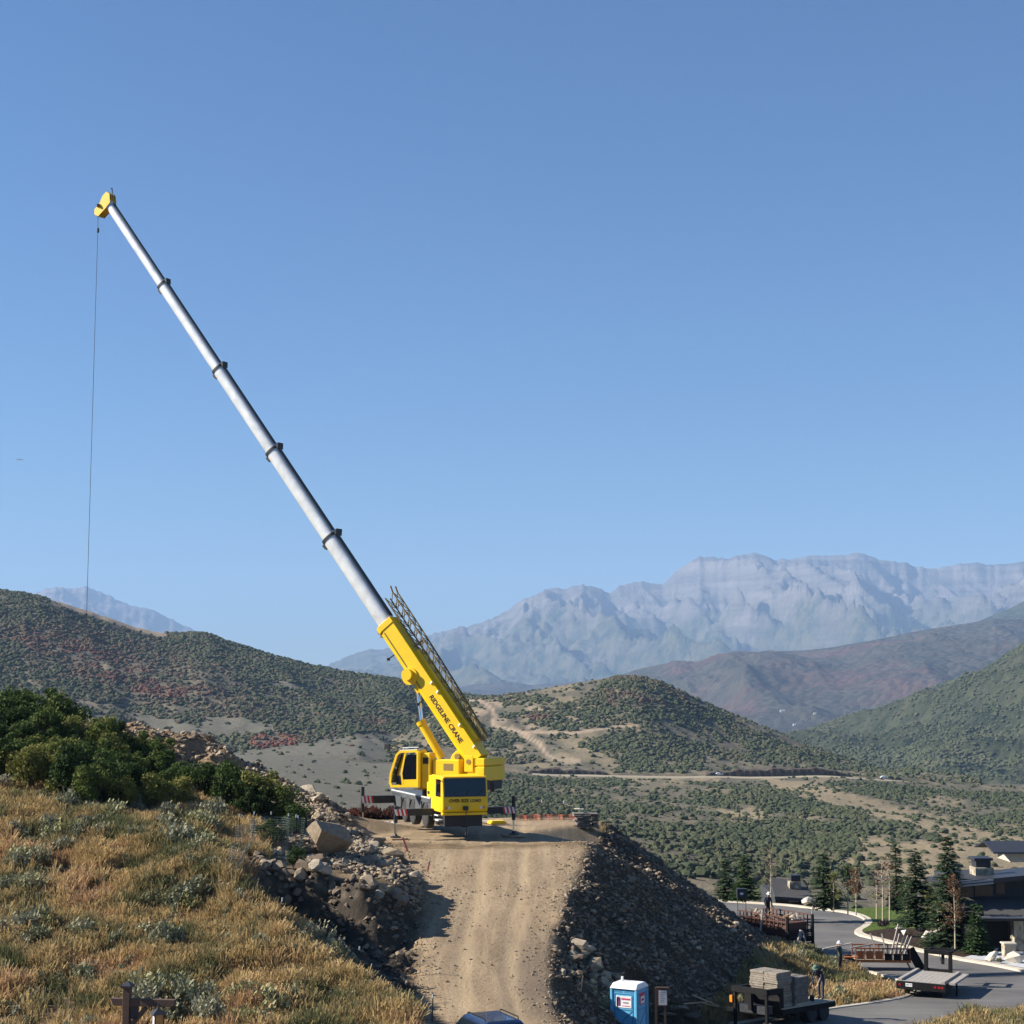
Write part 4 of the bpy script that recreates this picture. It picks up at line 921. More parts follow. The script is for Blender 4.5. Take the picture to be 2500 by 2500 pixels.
for _ in range(3000):
    px, py = r.uniform(-50, 480), r.uniform(1790, 1955)
    Yv = float(np.interp(py, [1790, 1870, 1955], [98.5, 92, 81.5])) + r.uniform(-1, 1); X = (px - 1250) / FPX * Yv
    if not inpoly(np.array([px]), np.array([py]), BUSH)[0]: continue
    if any((X - a) ** 2 + (Yv - b) ** 2 < 1.35 ** 2 for a, b in placed): continue
    placed.append((X, Yv)); n += 1; oak(X, Yv, r.uniform(.75, 1.05) * float(np.interp(px, [180, 420], [1, .62])), 'green oak shrub in the dense thicket on the left hillside', 'oak shrubs in the thicket', n)
    if n >= 60: break
for px, py, Yv, s in ((500, 1960, 88, .75), (545, 1975, 87, .8), (590, 1965, 88, .85), (640, 1985, 87.5, .85), (610, 1995, 86, .7), (680, 2000, 87, .7), (560, 1950, 90, .8), (520, 1935, 91, .7)):
    x, y, _ = P(px, py, Yv); n += 1; oak(float(x), float(y), s, 'green oak shrub in the smaller clump beside the rubble slope', 'oak shrubs beside the rubble slope', n)
for k, (px, py, Yv, s, lab) in enumerate(((660, 2065, 80.5, .55, 'dark green oak sapling inside the wire guard fence'), (715, 2040, 82, .6, 'dark green shrub between the wire guards and the boulder'), (720, 2128, 76.5, .36, 'low green bush on the stones above the rock cut'), (25, 1805, 97.5, 1.15, 'tallest oak shrub at the left edge above the thicket'), (75, 1795, 98.5, 1.05, 'tall oak shrub second from the left edge'))):
    x, y = GR(px, py); oak(float(x), float(y), s, lab, None, 200 + k)
# red-leaved brush behind the crane pad
x = rr.uniform(-15.5, -6.5, 420); x = x[:420]; y = rr.uniform(104.5, 108, 420)
REDB = [bpy.data.objects.new('red_brush', sage_mesh('red_brush', 1150 + i, 'red_leaves', 40, 0.5, 0.55, 0.08)) for i in range(3)]
scatter('red_brush', np.stack([x, y, gz(x, y)], 1), rr.uniform(.7, 1.5, 420), rr.random(420) * 6.28, REDB, 'low dark red brush behind the crane pad', 'brush')

# ------------------------------------------------------------------ wire guards, posts, fallen fence
simple('post_green', (0.03, 0.04, 0.035), 0.7, var=.2); simple('post_white', (0.75, 0.76, 0.74), 0.6); simple('wire_grey', (0.23, 0.27, 0.25), 0.6, 0.4); simple('stake_orange', (0.75, 0.13, 0.04), 0.6); simple('stake_pink', (0.75, 0.16, 0.16), 0.6); simple('lath_wood', (0.50, 0.36, 0.21), 0.8, scale=20)
def tpost(px, py, Y, h, label, lean=(0, 0), group=None):
    x, y = GR(px, py); t = thing('steel_post', label, 'post', (x, y, gz1(x, y)), 0.3, group, rot=(lean[0], lean[1], 0.3))
    MB().box(-.022, .022, -.004, .004, -.3, h - .14).box(-.004, .004, -.004, .026, -.3, h - .14).build('shaft', 'post_green', t)
    MB().box(-.024, .024, -.006, .028, h - .14, h).build('white_tip', 'post_white', t)
GP = 'steel posts of the wire guard fence'
for px, py, Y, h, ln in ((586, 2072, 79.5, 1.6, (0, -.03)), (618, 2062, 80, 1.55, (0, .02)), (661, 2058, 81, 1.5, (0, 0)), (700, 2062, 81, 1.5, (0, .05)), (722, 2062, 80.6, 1.45, (0, 0)), (740, 2060, 80.4, 1.4, (0, -.2))):
    tpost(px, py, Y, h, 'white tipped steel post holding the wire guards by the boulder', ln, GP)
tpost(687, 2262, 67, 1.1, 'white tipped post standing alone on the grassy lip over the cut', (0, .02))
tpost(872, 2385, 62, 1.15, 'thin white tipped post below the rock cut near the ramp', (0, .08))
tpost(1055, 2495, 57.6, 1.0, 'white tipped post at the bottom of the hillside beside the ramp', (0, .03))
tpost(847, 1972, 100, 1.0, 'white tipped post behind the left end of the crane pad'); tpost(1323, 2003, 101, 1.25, 'dark post behind the right outrigger on the crane pad'); tpost(1377, 2003, 101, 1.2, 'white tipped post beside the stone pallet on the crane pad')
def cage(px, py, Y, R, h, label, rot=(0, 0, 0), arc=6.2832, nv=26, nh=12):
    x, y = GR(px, py); m = MB()
    for i in range(nv):
        a = arc * i / nv; m.beam((R * math.cos(a), R * math.sin(a), 0), (R * math.cos(a), R * math.sin(a), h), 0.007)
    for k in range(nh + 1):
        z = h * k / nh
        for i in range(18):
            a, b = arc * i / 18, arc * (i + 1) / 18; m.beam((R * math.cos(a), R * math.sin(a), z), (R * math.cos(b), R * math.sin(b), z), 0.007)
    o = m.build('wire_guard', 'wire_grey'); o.location = (x, y, gz1(x, y)); o.rotation_euler = rot; tag(o, label, 'wire guard')
cage(655, 2068, 80.4, 0.95, 1.35, 'wide wire mesh guard around the oak sapling', nv=40)
cage(718, 2066, 80.6, 0.45, 1.35, 'narrow wire mesh guard nearest the big boulder', (0, .05, 0)); cage(600, 2085, 78.8, 0.45, 1.3, 'narrow wire mesh guard left of the sapling', (0, -.05, 0)); cage(562, 2140, 75.5, 0.32, 1.3, 'bent wire mesh guard leaning over on the grass', (.15, .32, 0))
x, y = GR(560, 2150); t = thing('steel_post', 'pale post fallen against the bent wire guard', 'post', (float(x), float(y), gz1(float(x), float(y))), rot=(0, .5, 0)); MB().box(-.02, .02, -.02, .02, 0, 1.5).build('shaft', 'wire_grey', t); MB().box(-.024, .024, -.024, .024, 1.5, 1.7).build('white_tip', 'post_white', t)
m = MB(); line = [(-12.2, 73.2), (-10.5, 70.6), (-8.6, 67.6), (-7.2, 65.4), (-6.2, 63.5)]
for off in np.linspace(-.55, .55, 9):
    pts = []
    for i in range(29):
        u = i / 28 * 4; k = min(int(u), 3); fx = line[k][0] + (line[k + 1][0] - line[k][0]) * (u - k) + off * .8; fy = line[k][1] + (line[k + 1][1] - line[k][1]) * (u - k) + off * .5
        pts.append((fx, fy, gz1(fx, fy) + 0.10 + .05 * math.sin(i * 1.7 + off * 9)))
    for a, b in zip(pts[:-1], pts[1:]): m.beam(a, b, 0.012)
    if off > -.5:
        for i in range(29): m.beam(prev[i], pts[i], 0.008)
    prev = pts
tag(m.build('fallen_wire_fence', 'wire_grey'), 'flattened wire fence lying along the grassy lip over the cut', 'fence')
def stake(px, py, Y, h, mat, label, rot=(0, .15, 0), w=.05):
    x, y = GR(px, py); o = MB().box(-w / 2, w / 2, -.012, .012, -.15, h).add([(-w / 2, -.012, h), (w / 2, -.012, h), (w / 2, .012, h), (-w / 2, .012, h), (0, 0, h + .05)], [(0, 1, 4), (1, 2, 4), (2, 3, 4), (3, 0, 4)]).build('survey_stake', mat); o.location = (x, y, gz1(x, y)); o.rotation_euler = rot; tag(o, label, 'stake')
stake(996, 2080, 83.2, .75, 'stake_pink', 'pink survey stake leaning on the rubble beside the upper ramp', (0, -.35, 0), .09); stake(1044, 2128, 79.3, .45, 'stake_pink', 'short pink survey stake on the rubble edge lower down the ramp', (0, .2, 0), .07)
stake(1748, 2185, 100, 1.0, 'stake_orange', 'orange marker post on the skyline of the fill bank', (0, 0, 0), .14); stake(1418, 2420, 64, .6, 'lath_wood', 'wooden lath standing in the rubble left of the toilet', (0, .15, 0))
# ================================================================== mobile crane
def paint(name, col, rough=0.45, dirt=0.12, coat=0.05, var=0.05): return simple(name, col, rough, 0.0, 0.5, var, 1.3, dirt, coat)
paint('crane_yellow', (0.86, 0.545, 0.003)); paint('carrier_grey', (0.065, 0.073, 0.08), 0.6, 0.3); paint('light_grey', (0.62, 0.64, 0.65), 0.4, 0.2)
simple('boom_steel', (0.72, 0.72, 0.71), 0.36, 0.3, 0.5, 0.12, 1.6, 0.2, dirtcol=(.2, .19, .17)); simple('black_steel', (0.018, 0.018, 0.02), 0.5); simple('beam_black', (0.022, 0.024, 0.028), 0.45, dirt=0.2); simple('tyre_rubber', (0.045, 0.045, 0.047), 0.9, spec=0.15, dirt=0.5, dirtcol=(0.13, 0.11, 0.085))
simple('rim_grey', (0.36, 0.37, 0.38), 0.5, dirt=0.4); simple('dark_glass', (0.006, 0.008, 0.014), 0.06, 0.0, 0.6, 0.0); simple('jib_bronze', (0.23, 0.16, 0.05), 0.6, dirt=0.3); simple('red_paint', (0.62, 0.03, 0.025), 0.5); simple('white_paint', (0.80, 0.80, 0.78), 0.5); simple('rope_dark', (0.02, 0.022, 0.03), 0.6); simple('timber_pad', (0.36, 0.26, 0.15), 0.85, scale=9); simple('lamp_orange', (0.75, 0.22, 0.02), 0.3); simple('lens_white', (0.7, 0.7, 0.68), 0.15); simple('chrome', (0.75, 0.76, 0.78), 0.15, 1.0, var=.03); simple('letter_black', (0.012, 0.012, 0.012), 0.5)
def text_mesh(s, size, name, mat, parent, M, shear=0.0, extr=0.004, align='LEFT', bold=0.0):
    cu = bpy.data.curves.new(name, 'FONT'); cu.body = s; cu.size = size; cu.extrude = extr; cu.shear = shear; cu.align_x = align; cu.align_y = 'CENTER'; cu.offset = bold; cu.resolution_u = 3
    o = bpy.data.objects.new(name, cu); C.objects.link(o); bpy.context.view_layer.update()
    me = bpy.data.meshes.new_from_object(o.evaluated_get(bpy.context.evaluated_depsgraph_get())); C.objects.unlink(o); bpy.data.objects.remove(o)
    me.materials.clear(); me.materials.append(MATS[mat]); me.name = name; r = link(bpy.data.objects.new(name, me), parent); r.matrix_local = M; return r

CR = thing('mobile_crane', 'yellow truck crane with its long boom raised, standing on the dirt pad', 'crane', (-3.1, 91.0, 0.0), math.radians(198))
CM = Matrix.Translation((-3.1, 91.0, 0)) @ Matrix.Rotation(math.radians(198), 4, 'Z'); CI = CM.inverted()
LIFT = 0.42
def cb(name, mat, *boxes, bevel=0.0, parent=None):
    m = MB()
    for b in boxes: m.box(*b)
    return m.build(name, mat, parent or CR, bevel=bevel)
# --- carrier (local x: viewer's left, y: towards the camera)
cb('chassis_frame', 'black_steel', (-.95, .95, -9.3, 1.2, .95, 1.62)); cb('carrier_deck', 'carrier_grey', (-1.27, 1.27, -9.4, -.55, 1.98, 2.1), (-1.2, 1.2, -9.3, -.6, 1.66, 1.98), bevel=.02)
sp = cb('side_skirt', 'carrier_grey', (1.215, 1.262, -3.9, -2.6, 1.12, 2.0), (1.215, 1.262, -1.0, -.3, 1.2, 2.0), (1.215, 1.262, -5.9, -5.2, 1.2, 2.0), (1.215, 1.262, -9.3, -7.2, 1.25, 2.0), (1.215, 1.262, -9.3, -.3, 1.86, 2.05)); cb('side_skirt', 'carrier_grey', (-1.262, -1.215, -9.3, -.3, 1.3, 2.05)); cb('deck_edge', 'light_grey', (1.2, 1.30, -9.4, -.6, 2.105, 2.17)); cb('deck_edge', 'light_grey', (-1.30, -1.2, -9.4, -.6, 2.105, 2.17))
tyre_me = None
for ax in (-1.8, -4.6, -6.4):
    for sx in (1, -1):
        x0 = sx * 0.80
        prof = [(.30, 0), (.40, .02), (.58, .0), (.655, .05), (.67, .12), (.67, .33), (.655, .40), (.58, .45), (.40, .43), (.30, .45)]
        w = bpy.data.objects.new('wheel', None); link(w, CR); w.location = (x0, ax, .67 + LIFT); w.rotation_euler = (0, 0, 0 if sx > 0 else math.pi)
        MB().lathe(prof, (0, 0, 0), 'x', 24).build('tyre', 'tyre_rubber', w, smooth=True)
        MB().lathe([(.05, .34), (.12, .35), (.14, .27), (.24, .26), (.30, .38), (.33, .43), (.33, .02)], (0, 0, 0), 'x', 18).build('rim', 'rim_grey', w, smooth=True)
# fenders
for ax in (-1.8, -4.6, -6.4):
    m = MB(); n = 9
    for sx in (1, -1):
        x0, x1 = sorted((sx * .8, sx * 1.275)); pts = [(ax + .8 * math.cos(a), .67 + LIFT + .8 * math.sin(a)) for a in np.linspace(.35, math.pi - .35, n)]; pin = [(ax + .76 * math.cos(a), .67 + LIFT + .76 * math.sin(a)) for a in np.linspace(.35, math.pi - .35, n)]
        for k in range(n - 1): m.loft([[(x0, *pts[k]), (x1, *pts[k]), (x1, *pin[k]), (x0, *pin[k])], [(x0, *pts[k + 1]), (x1, *pts[k + 1]), (x1, *pin[k + 1]), (x0, *pin[k + 1])]])
    m.build('mudguard', 'carrier_grey', CR)
# --- carrier cab (front, towards the camera): y from -0.1 to 1.9
prof = [(-.45, 1.5), (1.78, 1.5), (1.9, 1.62), (1.9, 2.36), (1.78, 3.32), (1.62, 3.42), (-.45, 3.44)]
cabo = MB().prism(prof, 'x', -1.27, 1.27).build('carrier_cab', 'crane_yellow', CR, bevel=.05)
gl = [(1.905, 2.40), (1.80, 3.30)]
MB().add([(-1.16, 1.935, 2.34), (1.16, 1.935, 2.34), (1.16, 1.815, 3.33), (-1.16, 1.815, 3.33), (-1.16, 1.90, 2.34), (1.16, 1.90, 2.34), (1.16, 1.78, 3.33), (-1.16, 1.78, 3.33)], [(0, 1, 2, 3), (7, 6, 5, 4), (0, 4, 5, 1), (1, 5, 6, 2), (2, 6, 7, 3), (3, 7, 4, 0)]).build('windshield', 'dark_glass', cabo)
for x in (-.55, .15, .8): MB().beam((x, 1.955, 2.34), (x - .45, 1.91, 2.72), .025).build('wiper', 'black_steel', cabo)
for sx in (1, -1):
    MB().box(*sorted((sx * 1.268, sx * 1.285)), .55, 1.55, 2.32, 3.25).build('side_window', 'dark_glass', cabo)
    MB().beam((sx * 1.27, 1.75, 3.2), (sx * 1.5, 1.95, 3.1), .035).beam((sx * 1.5, 1.95, 3.15), (sx * 1.5, 1.95, 2.55), .035).box(*sorted((sx * 1.42, sx * 1.62)), 1.9, 2.0, 2.62, 3.05).build('mirror', 'black_steel', cabo)
    for xx in (1.05, .90):
        MB().cyl((sx * xx, 1.895, 1.76), (sx * xx, 1.925, 1.76), .075, n=14).build('headlight', 'lens_white' if xx < 1 else 'lamp_orange', cabo)
cb('front_bumper', 'crane_yellow', (-1.26, 1.26, 1.55, 1.88, 1.36, 1.50), bevel=.03, parent=cabo); cb('roof_visor', 'crane_yellow', (-1.2, 1.2, 1.75, 1.95, 3.36, 3.41), parent=cabo)
cb('cab_step', 'light_grey', (1.05, 1.3, .2, 1.2, 1.02, 1.1), (1.2, 1.3, .3, 1.1, 1.28, 1.34)); cb('door_panel', 'crane_yellow', (1.272, 1.29, .5, 1.6, 1.6, 2.3), parent=cabo); cb('cab_side_cabinet', 'crane_yellow', (.35, 1.26, -1.35, -.5, 2.17, 3.0), (.35, 1.26, -.95, -.5, 3.0, 3.38), bevel=.04)
RX = Matrix.Rotation(math.pi / 2, 4, 'X'); FRONT = Matrix.Rotation(math.pi, 4, 'Z') @ RX        # text plane facing +y
text_mesh('OVER SIZE LOAD', .235, 'lettering', 'letter_black', cabo, Matrix.Translation((0, 1.915, 2.12)) @ FRONT, align='CENTER', bold=.006)
text_mesh('ETM', .22, 'lettering', 'letter_black', CR, Matrix.Translation((1.275, -.95, 2.42)) @ Matrix.Rotation(math.pi / 2, 4, 'Z') @ RX, align='CENTER', bold=.01)
cb('tow_hook', 'black_steel', (-.12, .12, 1.9, 2.12, 1.62, 1.84)); MB().path([(0, 2.1, 1.65), (0.01, 2.12, 1.0), (0, 2.1, .42)], .022).lathe([(.02, .0), (.07, .04), (.07, .12), (.02, .16)], (0, 2.1, .3), 'z', 8).build('tow_chain', 'rope_dark', CR); cb('underbody', 'black_steel', (-1.05, 1.05, -.3, 1.6, .75, 1.34), (-1.1, 1.1, -9.2, -7.3, .9, 1.6))
# --- outriggers
def stripes(parent, x, y, z0, z1, sx, facing=.03):
    for k in range(6):
        a = k * .11; xa, xb = sorted((x - sx * a, x - sx * (a + .11)))
        m = MB().add([(xa, y, z0), (xb, y, z0), (xb + .08, y, z1), (xa + .08, y, z1), (xa, y - .02, z0), (xb, y - .02, z0), (xb + .08, y - .02, z1), (xa + .08, y - .02, z1)], [(0, 1, 2, 3), (7, 6, 5, 4), (0, 4, 5, 1), (1, 5, 6, 2), (2, 6, 7, 3), (3, 7, 4, 0)])
        m.build('stripe', 'red_paint' if k % 2 else 'white_paint', parent)
for y, zc, sp_, hh in ((0.0, 1.45, 3.36, .36), (-8.75, 1.62, 3.2, .44)):
    cb('outrigger_box', 'black_steel', (-1.2, 1.2, y - .28, y + .28, zc - .28, zc + .28))
    for sx in (1, -1):
        b = MB().box(*sorted((sx * 1.1, sx * sp_)), y - .17, y + .17, zc - hh / 2, zc + hh / 2).build('outrigger_beam', 'beam_black', CR, bevel=.015)
        stripes(b, sx * (sp_ + .02), y + .20, zc - hh / 2 + .01, zc + hh / 2 - .01, sx)
        jt = zc + (.75 if (y < -1 or sx < 0) else .32)
        j = MB().cyl((sx * sp_, y, .9), (sx * sp_, y, jt), .11, n=10).build('jack_housing', 'beam_black', CR, smooth=True)
        MB().cyl((sx * sp_, y, .28), (sx * sp_, y, .95), .06, n=10).build('jack_rod', 'chrome', j, smooth=True)
        MB().lathe([(.08, .30), (.12, .22), (.30, .16), (.30, .12), (.0, .12)], (sx * sp_, y, 0), 'z', 14).build('float_plate', 'black_steel', j)
        MB().lathe([(.66, 0.0), (.66, .10), (.0, .105)], (sx * sp_, y, .005), 'z', 12).build('outrigger_pad', 'timber_pad', CR)
# --- superstructure: frame h (boom direction), l (viewer's side), z
AZ = math.radians(27); h = Vector((-math.cos(AZ), math.sin(AZ), 0)); l = Vector((-math.sin(AZ), -math.cos(AZ), 0)); S0 = CM @ Vector((0, -3.0, 0))
SM = CI @ Matrix(((h.x, l.x, 0, S0.x), (h.y, l.y, 0, S0.y), (0, 0, 1, 0), (0, 0, 0, 1)))
def sb(name, mat, *boxes, bevel=0.0, parent=None):
    m = MB()
    for b in boxes: m.box(*b, M=SM)
    return m.build(name, mat, parent or CR, bevel=bevel)
def sprism(poly, lo, hi):          # polygon in (f, z), extruded over l
    m = MB(); m.prism(poly, 'y', lo, hi); m.v = [tuple(SM @ Vector(v)) for v in m.v]; return m
MB().cyl(SM @ Vector((0, 0, 2.1)), SM @ Vector((0, 0, 2.45)), 1.05, n=24).build('slew_ring', 'black_steel', CR, smooth=True)
sprism([(-2.9, 2.45), (1.1, 2.45), (1.2, 3.0), (.2, 3.25), (-.7, 3.5), (-2.9, 3.5)], -.75, .75).build('slew_platform', 'crane_yellow', CR, bevel=.03)
for s in (-.62, .62): sprism([(-2.4, 3.4), (-.6, 3.4), (-1.1, 4.45), (-1.35, 4.68), (-1.75, 4.68), (-2.1, 4.4)], s - .06, s + .06).build('boom_bracket', 'crane_yellow', CR, bevel=.02)
MB().cyl(SM @ Vector((-1.5, -.8, 4.35)), SM @ Vector((-1.5, .85, 4.35)), .17, n=14).build('boom_pivot', 'jib_bronze', CR, smooth=True)
sb('counterweight', 'crane_yellow', (-3.45, -2.35, -1.22, 1.22, 3.05, 3.85), (-3.45, -2.55, -1.22, 1.22, 3.87, 4.3), bevel=.05); sb('counterweight_base', 'black_steel', (-3.3, -2.4, -1.15, 1.15, 2.55, 3.03)); sb('engine_hood', 'crane_yellow', (-1.9, -.2, .72, 1.3, 3.35, 4.2), bevel=.05); sb('hood_grille', 'jib_bronze', (-1.5, -.9, 1.3, 1.312, 3.6, 3.98)); sb('hood_lower', 'jib_bronze', (-1.9, -.2, .72, 1.2, 2.75, 3.33))
MB().cyl(SM @ Vector((-2.3, -.55, 4.35)), SM @ Vector((-2.3, .55, 4.35)), .36, n=18).build('hoist_winch', 'jib_bronze', CR, smooth=True); sb('pivot_plate', 'crane_yellow', (-2.75, -2.2, 1.225, 1.285, 3.55, 4.45), bevel=.02)
MB().cyl(SM @ Vector((-2.47, 1.28, 4.1)), SM @ Vector((-2.47, 1.31, 4.1)), .14, n=14).build('pivot_eye', 'jib_bronze', CR)
m = MB()
for k in range(8): m.path([SM @ Vector((-3.4 + .13 * k, 1.24, 3.1)), SM @ Vector((-3.38 + .13 * k, 1.3, 2.75)), SM @ Vector((-3.3 + .12 * k, 1.1, 2.3))], .03, 5)
m.build('hose_bundle', 'rope_dark', CR)
MB().path([SM @ Vector((-1.9 + .22 * k, 1.36, 3.12 - .42 * math.sin(math.pi * k / 6))) for k in range(7)], .07, 8).build('white_hose', 'white_paint', CR, smooth=True)
# operator cab
oc = bpy.data.objects.new('operator_cab', None); link(oc, CR)
prof = [(.50, 2.66), (2.28, 2.60), (2.42, 2.85), (2.36, 3.4), (1.98, 4.45), (1.75, 4.66), (.62, 4.72), (.50, 4.6)]
inn = [(.62, 2.78), (2.18, 2.73), (2.28, 2.9), (2.23, 3.4), (1.88, 4.38), (1.7, 4.54), (.72, 4.58), (.62, 4.5)]
def frame_ring(lo, hi):
    m = MB(); n = len(prof)
    for a in range(n):
        b = (a + 1) % n; q = [prof[a], prof[b], inn[b], inn[a]]; m.loft([[SM @ Vector((p[0], lo, p[1])) for p in q], [SM @ Vector((p[0], hi, p[1])) for p in q]])
    return m
frame_ring(1.58, 1.68).build('door_frame', 'crane_yellow', oc); frame_ring(.80, .90).build('side_frame', 'crane_yellow', oc)
sprism([(.52, 2.66), (1.5, 2.64), (1.5, 3.05), (.52, 3.1)], 1.60, 1.665).build('door_panel', 'crane_yellow', oc)
sprism([(.60, 3.05), (1.42, 3.02), (1.55, 3.2), (1.55, 3.9), (1.25, 4.42), (.66, 4.46)], 1.615, 1.65).build('door_window', 'dark_glass', oc)
sprism([(1.45, 2.66), (1.55, 2.66), (1.66, 3.4), (1.42, 4.5), (1.32, 4.5), (1.55, 3.4)], 1.60, 1.675).build('door_pillar', 'crane_yellow', oc)
m = MB()
for a, b in ((2, 3), (3, 4)):
    p, q = prof[a], prof[b]; m.add([SM @ Vector((p[0] - .02, .88, p[1])), SM @ Vector((p[0] - .02, 1.6, p[1])), SM @ Vector((q[0] - .02, 1.6, q[1])), SM @ Vector((q[0] - .02, .88, q[1]))], [(0, 1, 2, 3)])
m.build('front_window', 'dark_glass', oc)
sprism([(.5, 2.62), (2.3, 2.56), (2.3, 2.70), (.5, 2.74)], .82, 1.66).build('cab_floor', 'light_grey', oc); sprism([(.6, 4.66), (1.78, 4.60), (1.7, 4.70), (.6, 4.76)], .82, 1.66).build('cab_roof', 'light_grey', oc); sprism([(.44, 2.66), (.52, 2.66), (.52, 4.7), (.44, 4.6)], .82, 1.66).build('rear_panel', 'crane_yellow', oc)
sprism([(.95, 2.8), (1.45, 2.8), (1.45, 3.2), (1.1, 3.25), (1.0, 3.95), (.85, 3.95)], 1.0, 1.4).build('operator_seat', 'black_steel', oc); sprism([(1.8, 2.75), (2.05, 2.75), (2.15, 3.2), (1.95, 3.25)], 1.0, 1.45).build('control_console', 'black_steel', oc)
MB().path([SM @ Vector((.6, 1.5, 4.86)), SM @ Vector((1.6, 1.5, 4.82)), SM @ Vector((1.6, 1.5, 4.68))], .025).build('roof_rail', 'light_grey', oc); MB().path([SM @ Vector((1.75, 1.2, 4.7)), SM @ Vector((2.3, 1.25, 4.95)), SM @ Vector((2.7, 1.3, 4.95))], .02).box(2.6, 2.9, 1.2, 1.4, 4.72, 5.0, M=SM).build('work_lamp', 'black_steel', oc)
sb('cab_back_cabinet', 'crane_yellow', (-.1, .42, .78, 1.45, 2.6, 4.55), bevel=.03); sb('cabinet_vent', 'black_steel', (-.02, .34, 1.452, 1.462, 3.95, 4.3))
# --- boom
B0 = CI @ V3(1163, 1850, 92.4); B1 = CI @ V3(266, 497, 104.2); ax = (B1 - B0); BL = ax.length; ax.normalize()
lw = CI.to_3x3() @ l; up = ax.cross(lw).normalized() if (ax.cross(lw)).z > 0 else -(ax.cross(lw)).normalized(); side = up.cross(ax).normalized()
if side.dot(lw) < 0: side = -side
def tp_(px, py):               # boom parameter (metres from the root) for a screen point on it
    w0, w1 = CM @ B0, CM @ B1; best = min(np.linspace(0, 1, 2001), key=lambda t: abs(float(PIX(w0.x + (w1.x - w0.x) * t, w0.y + (w1.y - w0.y) * t, w0.z + (w1.z - w0.z) * t)[1]) - py)); return best * BL
def bp(s, a=0.0, b=0.0): return B0 + ax * s + side * a + up * b      # along, to the viewer's side, towards boom top
def usection(w, hgt, n=7):
    """boom cross-section: flat top, rounded belly (side, up)"""
    k = 2 * n + 2; out = []
    for i in range(k):
        t_ = 2 * math.pi * (i + .5) / k; c_, s_ = math.cos(t_), math.sin(t_)
        out.append((math.copysign(abs(c_) ** .72, c_) * w / 2, math.copysign(abs(s_) ** .72, s_) * hgt / 2))
    return out
def bsec(name, s0, s1, w, hgt, mat, n=7, parent=None, box=False):
    sec = [(-w / 2, hgt / 2), (w / 2, hgt / 2), (w / 2, -hgt * .28), (w * .34, -hgt / 2), (-w * .34, -hgt / 2), (-w / 2, -hgt * .28)] if box else usection(w, hgt, n)
    return MB().loft([[bp(s, a, b) for a, b in sec] for s in (s0, s1)]).build(name, mat, parent or CR, smooth=not box, bevel=.015 if box else 0)
S = [tp_(*p) for p in ((930, 1522), (795, 1312), (660, 1100), (530, 900), (400, 695))] + [BL]
main = bsec('main_boom', -.2, S[0], .98, 1.12, 'crane_yellow', box=True)
ws = [.84, .76, .68, .60, .52]
for i in range(5):
    sec = bsec('boom_section', S[i] - 1.0 if i == 0 else S[i] - .15, S[i + 1], ws[i], ws[i] * 1.16, 'boom_steel', 9)
    MB().loft([[bp(s, a, b) for a, b in [(-ws[i] * .2, ws[i] * .585), (ws[i] * .30, ws[i] * .585), (ws[i] * .30, ws[i] * .615), (-ws[i] * .2, ws[i] * .615)]] for s in (S[i] + .2, S[i + 1] - .3)]).build('top_strip', 'black_steel', sec)
    if i < 4:
        w = ws[i]; c = MB().loft([[bp(s, a, b) for a, b in usection(w * 1.10, w * 1.30, 9)] for s in (S[i + 1] - .16, S[i + 1])]); c.prism([(0, 0), (0, 0), (0, 0)], 'x', 0, 0) if False else None
        q = [bp(S[i + 1] - .12, w * .3, w * .6), bp(S[i + 1] + .02, w * .3, w * .6), bp(S[i + 1] + .02, w * .3, w * .98), bp(S[i + 1] - .02, -w * .3, w * .6)]
        c.loft([[bp(S[i + 1] - .3, a, w * .62), bp(S[i + 1], a, w * .62), bp(S[i + 1], a, w * .95)] for a in (w * .38, -w * .38)]); c.loft([[bp(S[i + 1] - .45, a, -w * .62), bp(S[i + 1] - .1, a, -w * .62), bp(S[i + 1] - .1, a, -w * .85), bp(S[i + 1] - .4, a, -w * .8)] for a in (w * .12, -w * .12)])
        c.build('boom_collar', 'black_steel', sec)
cl = MB().loft([[bp(s, a, b) for a, b in [(-.53, .60), (.53, .60), (.53, -.38), (.37, -.62), (-.37, -.62), (-.53, -.38)]] for s in (S[0] - .35, S[0] + .02)]); cl.build('boom_nose_collar', 'crane_yellow', main, bevel=.02)
MB().loft([[bp(S[0] - .6 + .12 * k, a, -.62 - .12 * (k % 2)) for a in (-.3, .3)] + [bp(S[0] - .6 + .12 * k, a, -.50) for a in (.3, -.3)] for k in range(5)]).build('nose_latch', 'jib_bronze', main)
s = tp_(985, 1636); MB().cyl(bp(s, .44, -.42), bp(s, .80, -.42), .33, n=18).build('boom_trunnion', 'crane_yellow', main, smooth=True); MB().cyl(bp(s - .1, .44, -.42), bp(s - .1, .56, -.42), .50, n=20).build('trunnion_plate', 'crane_yellow', main, smooth=True)
sa = tp_(1000, 1692); s2 = tp_(1080, 1800)
Mt = Matrix.Identity(4); xa, ya, za = -ax, up, side
for r_ in range(3): Mt[r_][0], Mt[r_][1], Mt[r_][2] = xa[r_], ya[r_], za[r_]
txt = text_mesh('RIDGELINE CRANE', .50, 'lettering', 'letter_black', main, Matrix.Translation(bp(tp_(1040, 1697), .495, -.02)) @ Mt, shear=.12, bold=.012)
tw = max(v.co.x for v in txt.data.vertices); sc_ = (tp_(1040, 1697) - tp_(1085, 1812)) / tw; txt.matrix_local = Matrix.Translation(bp(tp_(1040, 1697), .495, -.02)) @ Mt @ Matrix.Diagonal((sc_, min(sc_, 1.05), 1, 1))
